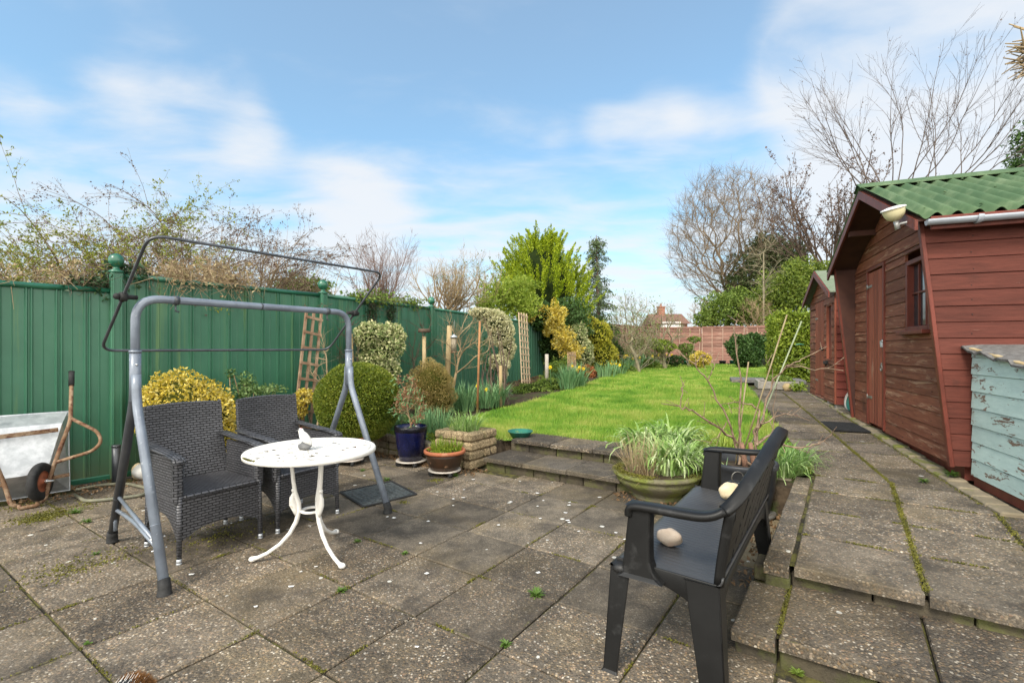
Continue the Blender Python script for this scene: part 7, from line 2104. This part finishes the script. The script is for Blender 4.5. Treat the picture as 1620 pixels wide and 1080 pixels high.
m = MB(); m.box((*W(-1.42, 4.66), .15), (.30, .20, .16), AX, .03); tag(m.build('stone_block', m_planter), 'rough stone block half hidden behind the urn stems', 'stone block')
clump('strap_plant', 'fresh green strap leaves in the raised bed between urn and black tub', [(*W(-.9, 4.85), .22), (*W(-.75, 4.78), .22), (*W(-.95, 4.72), .22)], 380, .30, .45, .014, .9, l_bright, br=.13)
clump('strap_plant', 'green and cream strap leaves beside the path behind the black tub', [(*W(-.52, 4.74), .22), (*W(-.4, 4.86), .22), (*W(-.38, 5.0), .24), (*W(-.45, 4.68), .22)], 420, .27, .45, .013, .95, l_strap, br=.10)
clump('snowdrop_leaves', 'two blue-green bulb leaves rising beside the bench seat', [(*at(1140, 812, 0), .0)], 6, .42, .07, .018, .1, l_daff, br=.03)
tg = ellipts(200, (0, 0, 0), (1, 1, 1))
# bare woody shrub in the black tub
def tubshrub():
    c = (KP[0], KP[1], .36); Y = KP[1]
    t = thing('bare_shrub', 'bare woody shrub with peeling stems growing in the large black tub', 'shrub', c)
    def P(px, py, y): return np.array(dz(px, py, y))
    limbs = [[(1187, 735, Y), (1168, 715, Y), (1150, 660, Y - .05), (1120, 603, Y - .1), (1098, 575, Y - .1), (1060, 548, Y - .15)],
             [(1165, 700, Y), (1130, 672, Y - .1), (1095, 650, Y - .15), (1075, 643, Y - .15), (1046, 638, Y - .2)],
             [(1170, 735, Y), (1170, 690, Y + .05), (1172, 600, Y + .05), (1162, 520, Y), (1166, 505, Y)],
             [(1195, 738, Y), (1195, 690, Y), (1205, 665, Y), (1225, 600, Y), (1245, 580, Y - .05), (1270, 568, Y - .05), (1308, 548, Y - .1)],
             [(1195, 700, Y), (1192, 680, Y), (1210, 668, Y - .1), (1240, 655, Y - .1), (1262, 656, Y - .1)],
             [(1200, 700, Y), (1225, 680, Y), (1240, 705, Y - .15), (1275, 708, Y - .2), (1300, 700, Y - .2), (1316, 687, Y - .2)],
             [(1196, 705, Y), (1200, 650, Y + .1), (1190, 640, Y + .1), (1165, 635, Y + .1), (1140, 640, Y)],
             [(1215, 735, Y), (1222, 680, Y + .08), (1228, 610, Y + .1), (1212, 560, Y + .1)],
             [(1100, 577, Y - .1), (1110, 560, Y - .1), (1117, 590, Y - .1)], [(1075, 643, Y - .15), (1080, 615, Y - .15), (1084, 601, Y - .15)],
             [(1120, 600, Y - .1), (1128, 582, Y - .1), (1136, 560, Y - .1)], [(1245, 580, Y - .05), (1290, 585, Y - .2), (1330, 575, Y - .3)],
             [(1150, 668, Y - .05), (1135, 690, Y - .1), (1120, 705, Y - .1)]]
    S = []
    for L in limbs:
        pts = [P(*q) for q in L]
        n = len(pts)
        r0 = .0105 if n > 4 else .005
        dense = []
        for i in range(n - 1):
            for k in range(4):
                s = k / 4; dense.append(pts[i] * (1 - s) + pts[i + 1] * s + rng.normal(size=3) * .006)
        dense.append(pts[-1]); m_ = len(dense)
        for i in range(m_ - 1):
            ra = r0 * (1 - i / m_ * .8); rb = r0 * (1 - (i + 1) / m_ * .8); S.append((*dense[i], *dense[i + 1], ra, rb))
            if i > 2 and rng.random() < .45:
                d = unit(unit(dense[i + 1] - dense[i]) + rng.normal(size=3) * .8 + np.array([0, 0, .3])); l_ = rng.uniform(.04, .14); e = dense[i] + d * l_; S.append((*dense[i], *e, .003, .0018)); S.append((*e, *(e + d * .012), .0032, .001))
    segobj('branches', np.array(S), M('peeling_bark', (.25, .18, .12), (.11, .065, .045), rough=.8, scale=18, bump=.3), t, 7)
    m = MB()
    for (a, b) in ((1195, 1190), (1180, 1176), (1205, 1214)): m.tube([dz(a, 745, Y), dz(b, 718, Y), dz(b - 3, 700, Y)], [.024, .020, .016], 10)
    m.build('trunk', M('peeling_trunk', (.24, .13, .085), (.12, .07, .05), rough=.85, scale=25, bump=.5), t)
tubshrub()
for (px0, px1, yt, lab) in ((1196, 1184, 572, 'thin brown cane in the black tub, left of the others'), (1202, 1245, 498, 'tall pale bamboo cane in the black tub'), (1208, 1268, 508, 'tall grey-green bamboo cane with a green tie in the black tub')):
    b = (KP[0] + (px0 - 1200) * .005, KP[1] + .05, .37); e = dz(px1, yt, KP[1] + .1); m = MB(); m.tube([b, e], .006, 8); tag(m.build('garden_cane', m_cane if px1 != 1268 else M('green_cane', (.24, .27, .17), (.17, .19, .12), rough=.6)), lab, 'cane')
x, y, z = dz(1262, 545, KP[1] + .09); m = MB(); m.tube([(x - .03, y - .02, z), (x + .01, y - .02, z + .004), (x + .05, y, z)], .005, 6); tag(m.build('plant_tie', m_greenplastic), 'green plastic tie on the tall grey-green cane', 'tie')

# ------------------------------------------------------------------ far garden
def far(px, py): return gp(px, py)
b = far(1108, 583); bush('golden_dome', 'small clipped golden dome shrub in front of the far fence', 'shrub', b, [bl(1108, 568, b[1], 16, 12)], l_gold, 2400, .07, core=m_corey)
b = far(1182, 580); bush('camellia', 'dark glossy green shrub behind the stone birdbath', 'shrub', (b[0], 19.5, .5), [bl(1170, 548, 19.5, 20, 20), bl(1195, 545, 19.5, 20, 20), bl(1182, 560, 19.5, 26, 20), bl(1205, 552, 19.5, 12, 14)], l_darkgreen, 6500, .10, aspect=.6, core=m_core)
b = far(1053, 583); bush('golden_acer', 'small spreading yellow-green shrub left of the golden dome', 'shrub', b, [bl(1050, 548, b[1], 20, 10), bl(1038, 543, b[1], 12, 8)], l_bright, 1500, .08, stems=6, stem=m_barkpale)
b = far(1088, 582); bush('cloud_pine', 'layered cloud-pruned shrub against the far fence', 'shrub', b, [bl(1098, 537, 20, 10, 5), bl(1085, 550, 20, 12, 7), bl(1090, 562, 20, 14, 8)], l_midgreen, 1500, .08, stems=6, stem=m_barkpale)
b = far(1065, 581); bush('border_plant', 'dark low mound left of the golden dome', 'plant', b, [bl(1068, 570, 19.8, 14, 8)], l_darkgreen, 1000, .08)
b = far(1228, 580); bush('lavender', 'low grey-green lavender mound right of the birdbath', 'plant', b, [bl(1225, 572, b[1], 18, 8), bl(1208, 574, b[1], 10, 6)], LEAF('grey_green_leaves', [(.08, .10, .06), (.14, .16, .10), (.2, .22, .15)]), 2200, .07, up=.7)
x, y, z = far(1183, 581)
t = thing('birdbath', 'pale stone birdbath on a turned pedestal at the far end of the lawn', 'birdbath', (x, y, z))
m = MB(); m.lathe([(0, 0), (.20, 0), (.20, .06), (.14, .08), (.10, .13), (.085, .22), (.10, .34), (.075, .46), (.07, .54), (.12, .60)], (x, y, z), 24); m.build('pedestal', m_mossstone, t)
m = MB(); m.lathe([(.0, .58), (.12, .60), (.26, .66), (.29, .70), (.27, .71), (.2, .67), (0, .65)], (x, y, z), 28); m.build('basin', m_mossstone, t)
for (px, py, r, mt, lab) in ((1088, 579, .16, m_greenplastic, 'turquoise pot left of the golden dome by the far fence'), (1160, 577, .16, m_greenplastic, 'green-blue pot left of the birdbath by the far fence'), (1143, 577, .15, m_blackpot, 'black pot right of the golden dome by the far fence')):
    x, y, z = far(px, py); m = MB(); m.lathe([(0, 0), (r * .8, 0), (r, r * 1.2), (r * 1.08, r * 1.2), (r * 1.08, r * 1.35), (r * .9, r * 1.35), (r * .85, r), (0, r)], (x, y, z), 20); tag(m.build('plant_pot', mt), lab, 'pot')
x, y, z = far(1200, 579); m = MB(); m.box((x, y, z + .10), (1.3, .28, .2), None, .03); tag(m.build('clay_trough', m_terracotta), 'low terracotta trough right of the birdbath', 'trough')
# hedge by the far shed
def hedge():
    t = thing('hedge', 'clipped bright green hedge beyond the smaller shed', 'hedge', (*G(1.9, 18), .5))
    n = 15000; U = rng.random((n, 3)); f = rng.integers(0, 3, n); A0_, A1_, B0_, B1_, Z0, Z1 = 1.72, 2.9, 14.0, 17.5, .45, 2.12
    a = np.where(f == 0, A0_, A0_ + (A1_ - A0_) * U[:, 0]); b = np.where(f == 1, B0_, B0_ + (B1_ - B0_) * U[:, 1] ** 1.3); z = np.where(f == 2, Z1, Z0 + (Z1 - Z0) * U[:, 2])
    P = np.stack([a * CG + b * SG, -a * SG + b * CG, z], 1); P += .08 * np.stack([np.sin(b * 3), np.sin(a * 4), np.sin(b * 2.3 + a)], 1) + rng.normal(size=P.shape) * .05
    fastmesh('foliage', leaves(P, .085, .55), 4, LEAF('hedge_leaves', [(.06, .10, .008), (.13, .19, .015), (.24, .31, .03), (.36, .42, .06)]), t)
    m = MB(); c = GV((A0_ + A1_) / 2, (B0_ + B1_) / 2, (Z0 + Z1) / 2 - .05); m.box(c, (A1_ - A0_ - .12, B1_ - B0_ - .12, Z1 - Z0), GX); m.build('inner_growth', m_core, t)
hedge()
# raised bed at the end of the path
t = thing('raised_bed', 'low timber edged raised bed at the far end of the path', 'raised bed', (*G(1.3, 11.7), .46))
for (a0, a1, b0, b1) in ((.92, 1.68, 11.3, 11.36), (.92, .98, 11.36, 12.1), (.92, 1.68, 12.1, 12.16)):
    m = MB(); m.box(GV((a0 + a1) / 2, (b0 + b1) / 2, .53), (a1 - a0 - .004, b1 - b0 - .004, .16), GX, .006); m.build('edging_board', m_sleeper, t)
m = MB(); m.box(GV(1.3, 11.73, .53), (.66, .7, .1), GX); m.build('soil', m_soil, t)
b = GV(1.35, 11.7, .58); lowleaf('strawberry_plants', 'straggly green plants in the low raised bed', 'plant', tuple(b), .28, .10, 420, l_midgreen, .07)
m = MB(); m.box(GV(1.2, 12.75, .545), (1.5, .9, .08), GX, .01); tag(m.build('cold_frame_cover', m_felt), 'flat dark grey cover on the ground behind the raised bed', 'cover')
b = GV(1.58, 10.9, .5); lowleaf('weeds', 'weedy plants beside the path end near the smaller shed', 'plant', tuple(b), .16, .10, 260, l_bright, .05)
m = MB(); m.sph(GV(1.42, 11.0, .52), .09, 14, 10, (1, 1, .9), .1); tag(m.build('log_offcut', m_post), 'stubby wooden log beside the raised bed', 'log')

# ------------------------------------------------------------------ trees beyond the far fence
simple_tree('bare_tree', 'large round-crowned bare tree left of the dark evergreen beyond the far fence', 1150, 266, 40, 92, 488, n=2300, mat=m_barkround, k=.30, tw=9000, tipf=.0012, up=.35, spread=.65, trunk_to=.6, shell=.1)
ltree('bare_tree', 'bare tree with clinging brown leaf clusters behind the shed roofs', 1305, 250, 30, 15, 25, 80, 4.5, 7.6, .09, 5.5, m_barkdark, trunk_r=.2, jx=.2, lv=2, up=.2, dens=1.4, ratio=.45, ang=.7, wob=.14, rmin=.009, thick=.12, seg=.5, leafm=l_bud, nleaf=4200, lsize=.12)
simple_tree('bare_tree', 'slim pale stemmed young tree in front of the dark evergreen', 1208, 360, 27, 34, 470, n=130, mat=m_barkpale, k=.35, tw=500, tipf=.0012, up=.5, trunk_to=1.0)
# big fan of bare branches above the large shed
bx3 = dz(1425, 300, 16)[0]
mm_ = [((bx3, 16.3, .5), (0, 0, 1), 4.6, .16)]
for k_, (x0, z0, x1, z1, L) in enumerate([(1365, 320, 1280, 185, 5.0), (1370, 300, 1320, 150, 5.2), (1375, 305, 1375, 90, 5.6), (1395, 300, 1350, 140, 4.6), (1410, 300, 1405, 130, 4.6), (1418, 300, 1470, 80, 5.6), (1425, 300, 1500, 110, 5.2), (1450, 300, 1540, 120, 5.0), (1465, 300, 1520, 95, 5.4), (1490, 300, 1600, 110, 5.4), (1510, 300, 1640, 150, 5.2), (1530, 295, 1660, 200, 4.6), (1400, 300, 1255, 225, 4.4), (1480, 300, 1560, 90, 5.4), (1545, 300, 1680, 235, 4.2), (1440, 300, 1430, 100, 5.2), (1500, 300, 1580, 140, 5.0), (1385, 300, 1300, 160, 4.6), (1520, 300, 1620, 120, 4.6)]):
    a, b = np.array(dz(x0, z0, 16.3)), np.array(dz(x1, z1, 16.3)); p0 = np.array([bx3 + (a[0] - bx3) * .15, 16.3, 4.3]); d_ = unit(b - a) + np.array([0, rng.normal() * .25, 0])
    mm_.append((p0 + (a - p0) * .0, unit(a - p0 + np.array([0, 0, .4])), np.linalg.norm(a - p0) * 1.0, .04)); mm_.append((a, d_, L * .88, .022))
limbtree('bare_tree', 'tall fan of fine bare branches rising above the green corrugated roof', 'tree', (bx3, 16.3, .5), mm_, m_barkfan, lv=2, up=.06, dens=2.3, ratio=.42, ang=.48, wob=.10, rmin=.0032, thick=.075, seg=.3, leafm=l_bud, nleaf=500, lsize=.05)
bush('dark_evergreen', 'dark rounded evergreen tree behind the bright laurel beyond the far fence', 'tree', (19.0, 38, .6), [bl(1205, 430, 38, 42, 48), bl(1180, 455, 38, 36, 38), bl(1235, 425, 38, 34, 40), bl(1262, 455, 38, 30, 38), bl(1215, 395, 38, 28, 24), bl(1255, 398, 38, 22, 22)], LEAF('yew_leaves', [(.02, .04, .01), (.04, .065, .016), (.075, .10, .028), (.11, .13, .05)]), 15000, .23, lump=.3, shell=.7)
bush('laurel', 'bright green broad-leaved evergreen left of the smaller shed', 'tree', (16.9, 29, .6), [bl(1250, 462, 29, 46, 40), bl(1225, 480, 29, 34, 34), bl(1280, 455, 29, 34, 36), bl(1262, 430, 29, 26, 20), bl(1300, 440, 29, 22, 26), bl(1215, 500, 29, 26, 20)], LEAF('laurel_leaves', [(.05, .085, .012), (.11, .165, .02), (.20, .26, .035), (.33, .37, .08)]), 15000, .17, lump=.3, shell=.75)
bush('evergreen_shrub', 'dark green shrub just beyond the far fence below the round bare tree', 'shrub', (12.2, 28, .6), [bl(1140, 490, 28, 34, 26), bl(1165, 480, 28, 26, 26), bl(1120, 505, 28, 20, 14), bl(1180, 500, 28, 26, 20)], l_midgreen, 8500, .15, lump=.3, shell=.7)
simple_tree('bare_shrub', 'brown twiggy thicket between the dark shrub and the bright laurel', 1195, 470, 27, 30, 520, n=260, mat=m_barkochre, k=.1, tw=1500, tipf=.001, up=.5, trunk_to=.2)
simple_tree('bare_shrub', 'pale brown twiggy thicket left of the dark shrub beyond the far fence', 1110, 470, 30, 24, 522, n=180, mat=m_barkochre, k=.15, tw=1000, tipf=.001, up=.5, trunk_to=.2)
bush('evergreen_tree', 'dark open evergreen at the right edge of the photo above the shed roof', 'tree', (dz(1650, 260, 20)[0], 20, .5), [bl(1625, 235, 20, 26, 34), bl(1650, 250, 20, 36, 50), bl(1605, 262, 20, 16, 14), bl(1612, 215, 20, 12, 12)], l_darkgreen, 3000, .13, shell=.9, stems=9, stem=m_barkdark, lump=.3)
# cropped twig tip at the top right
c = dz(1640, 60, 4.2)
tb = thing('overhanging_branch', 'cut branch tip with blunt twigs poking in at the top right corner', 'branch', c)
S = []
for i in range(70):
    p = np.array(dz(1640 + rng.normal() * 6, 85 + rng.normal() * 14, 4.2)); d = unit(np.array([-1.0 + rng.normal() * .4, rng.normal() * .5, rng.normal() * .55])); l_ = rng.uniform(.06, .24); S.append((*p, *(p + d * l_), .009, .004))
p0 = dz(1640, 85, 4.2); S.append((*p0, *dz(2300, 180, 4.6), .03, .06)); S.append((*dz(2300, 180, 4.6), 9.5, 5.2, .4, .06, .10))
segobj('twigs', np.array(S), m_barkochre, tb, 6)
# house far beyond
def house():
    Y = 62; x0, _, _ = dz(1040, 500, Y); x1 = dz(1085, 500, Y)[0]
    t = thing('house', 'distant house with a brown tiled roof and white gable beyond the far fence', 'house', ((x0 + x1) / 2, Y, .8))
    z = lambda py: CAMH + (550 - py) / 775 * Y
    m = MB(); m.box(((x0 + x1) / 2, Y + 3, (z(512) + .8) / 2), (x1 - x0 + .4, 6, z(512) - .8)); w = m.build('wall', m_brick, t)
    m = MB(); xx = dz(1062, 515, Y - .2)[0]; m.box((xx, Y - .12, z(519)), (2.4, .2, 1.6)); m.build('white_gable', m_render, t)
    for px in (1049, 1078): m = MB(); m.box((dz(px, 520, Y)[0], Y - .04, z(522)), (.9, .08, 1.0)); m.build('window', m_glass, t)
    m = MB(); xa, xb = x0 - .4, x1 + .5; m.prism([(xa, Y - .4, z(512)), (xa, Y + 3, z(494)), (xa, Y + 6.4, z(512))], (xb - xa, 0, 0)); r_ = m.build('roof', m_tile, t)
    m = MB(); cx = dz(1057, 490, Y)[0]; m.box((cx, Y + 3, z(490)), (.8, .9, 1.2)); m.box((cx, Y + 3, z(482.5)), (.95, 1.05, .14)); m.lathe([(.12, 0), (.1, .4)], (cx, Y + 3, z(481.8)), 12); m.build('chimney', m_brick, r_)
house()
# hedgerow masses far away so the horizon is closed
bush('distant_hedgerow', 'distant bare and green hedgerow closing the horizon behind the fences', 'hedge', (0, 75, 0), [(x_, 80 - abs(x_ - 20) * .35 + rng.normal() * 3, 1.5, 7, 4, 2.1 + rng.random() * 1.2) for x_ in range(-95, 150, 8)], LEAF('distant_leaves', [(.07, .06, .03), (.06, .08, .03), (.10, .09, .05), (.14, .12, .07)]), 14000, .9, lump=.2, shell=.5, core=m_core)['kind'] = 'stuff'

# litter, weeds
def litter():
    P = []
    for (a0, a1, b0, b1, n) in ((-5.95, -5.5, 1.0, 4.1, 900), (-5.9, -3.8, 3.9, 4.12, 700), (-.9, -.42, 2.9, 4.4, 500), (-3.9, -3.1, 3.85, 4.12, 260), (-1.7, -.9, 3.95, 4.2, 160)):
        a, b = rng.uniform(a0, a1, n), rng.uniform(b0, b1, n); P.append(np.stack([a * CT + b * ST, -a * ST + b * CT, rng.uniform(.002, .02, n)], 1))
    q = rng.uniform(0, 1, (1500, 2)); a = -6.0 + q[:, 0] * .5; 
    for i in range(2, 6):
        n = 700; s = rng.random(n); off = rng.uniform(.05, .8, n); p, r_ = np.array(FP[i]), np.array(FP[i + 1]); d = unit((r_ - p)[None])[0]; xy = p + (r_ - p) * s[:, None] + np.array([d[1], -d[0]]) * off[:, None]; P.append(np.concatenate([xy, (Tn(xy[:, 0], xy[:, 1]) - .02 + rng.uniform(0, .03, n))[:, None]], 1))
    o = fastmesh('leaf_litter', leaves(np.concatenate(P), .032, .6), 4, l_litter, base=(0, 0, 0)); tag(o, 'dry brown leaf litter along the fence foot and wall corners', 'leaf litter', kind='stuff')
litter()
def weed(px, py, z, r, n, label, mat=None, size=.022):
    x, y = at(px, py, z); c = np.array([x, y, z + .002]); a = rng.uniform(0, 6.283, n); e = rng.uniform(.1, .9, n); L = r * rng.uniform(.4, 1.3, n); d = np.stack([np.cos(a) * np.cos(e), np.sin(a) * np.cos(e), np.sin(e)], 1); s_ = np.stack([-np.sin(a), np.cos(a), np.zeros(n)], 1) * size * .16
    V = [tuple(c)]; F = []
    for i in range(n):
        m1 = c + d[i] * L[i] * .6; t1 = c + d[i] * L[i] + np.array([0, 0, -L[i] * .15]); k = len(V); V += [tuple(m1 + s_[i]), tuple(t1), tuple(m1 - s_[i])]; F.append((0, k, k + 1, k + 2))
    mb = MB(); mb.add(V, F); tag(mb.build('weed', mat or l_weed), label, 'weed')
for q in ((140, 1018, 0, .018, 9, 'pale broad-leaved weed in the joint at the bottom left', l_weed, .055), (137, 826, 0, .05, 60, 'small weed tuft right of the wheelbarrow wheel'), (120, 812, 0, .06, 80, 'weed tuft on the mossy ground near the hose'),
          (152, 877, 0, .03, 30, 'weed between slabs left of the swing leg'), (565, 857, 0, .03, 60, 'moss weed tuft at a slab corner right of the table'), (640, 876, 0, .025, 50, 'weed tuft between slabs right of the table legs'), (848, 942, 0, .05, 130, 'bright green weed tuft in the joint in front of the bench'),
          (800, 1020, 0, .03, 70, 'weed clump in the joint at the bottom centre'), (540, 935, 0, .035, 70, 'weed clump in the joint below the table foot'), (720, 753, 0, .05, 60, 'weed at the foot of the terracotta rimmed bowl'), (612, 760, 0, .05, 60, 'flat yellow weed beside the rubber mat'), (573, 745, 0, .04, 40, 'tiny weed near the orange pot'),
          (1497, 975, .12, .018, 10, 'leafy weed growing against the upper step riser', l_weed, .05), (1262, 1066, 0, .03, 60, 'dark weed at the foot of the lower path step', l_midgreen), (1505, 752, .30, .06, 120, 'weed tuft at the corner of the large shed', l_weed, .03), (1462, 762, .26, .05, 60, 'flat weed in the path joint near the shed')):
    weed(*q)
# petals and pale chips on the slabs
m = MB()
for i in range(46):
    a, b = rng.uniform(-4.6, -1.2), rng.uniform(1.2, 4.0)
    if i > 30: a, b = rng.uniform(-3.2, -1.2), rng.uniform(2.9, 4.0)
    x, y = W(a, b); r = rng.uniform(.008, .018); q = rng.uniform(0, 3)
    m.add([(x + r * math.cos(q + k * 1.05) * (1.3 if k % 2 else .8), y + r * math.sin(q + k * 1.05) * (1 if k % 3 else .6), .0062 + .001 * (k % 2)) for k in range(6)], [(0, 1, 2, 3, 4, 5)])
o = m.build('bird_droppings', m_white, base=(0, 0, 0)); tag(o, 'white splashes scattered over the patio slabs', 'splashes', kind='stuff')
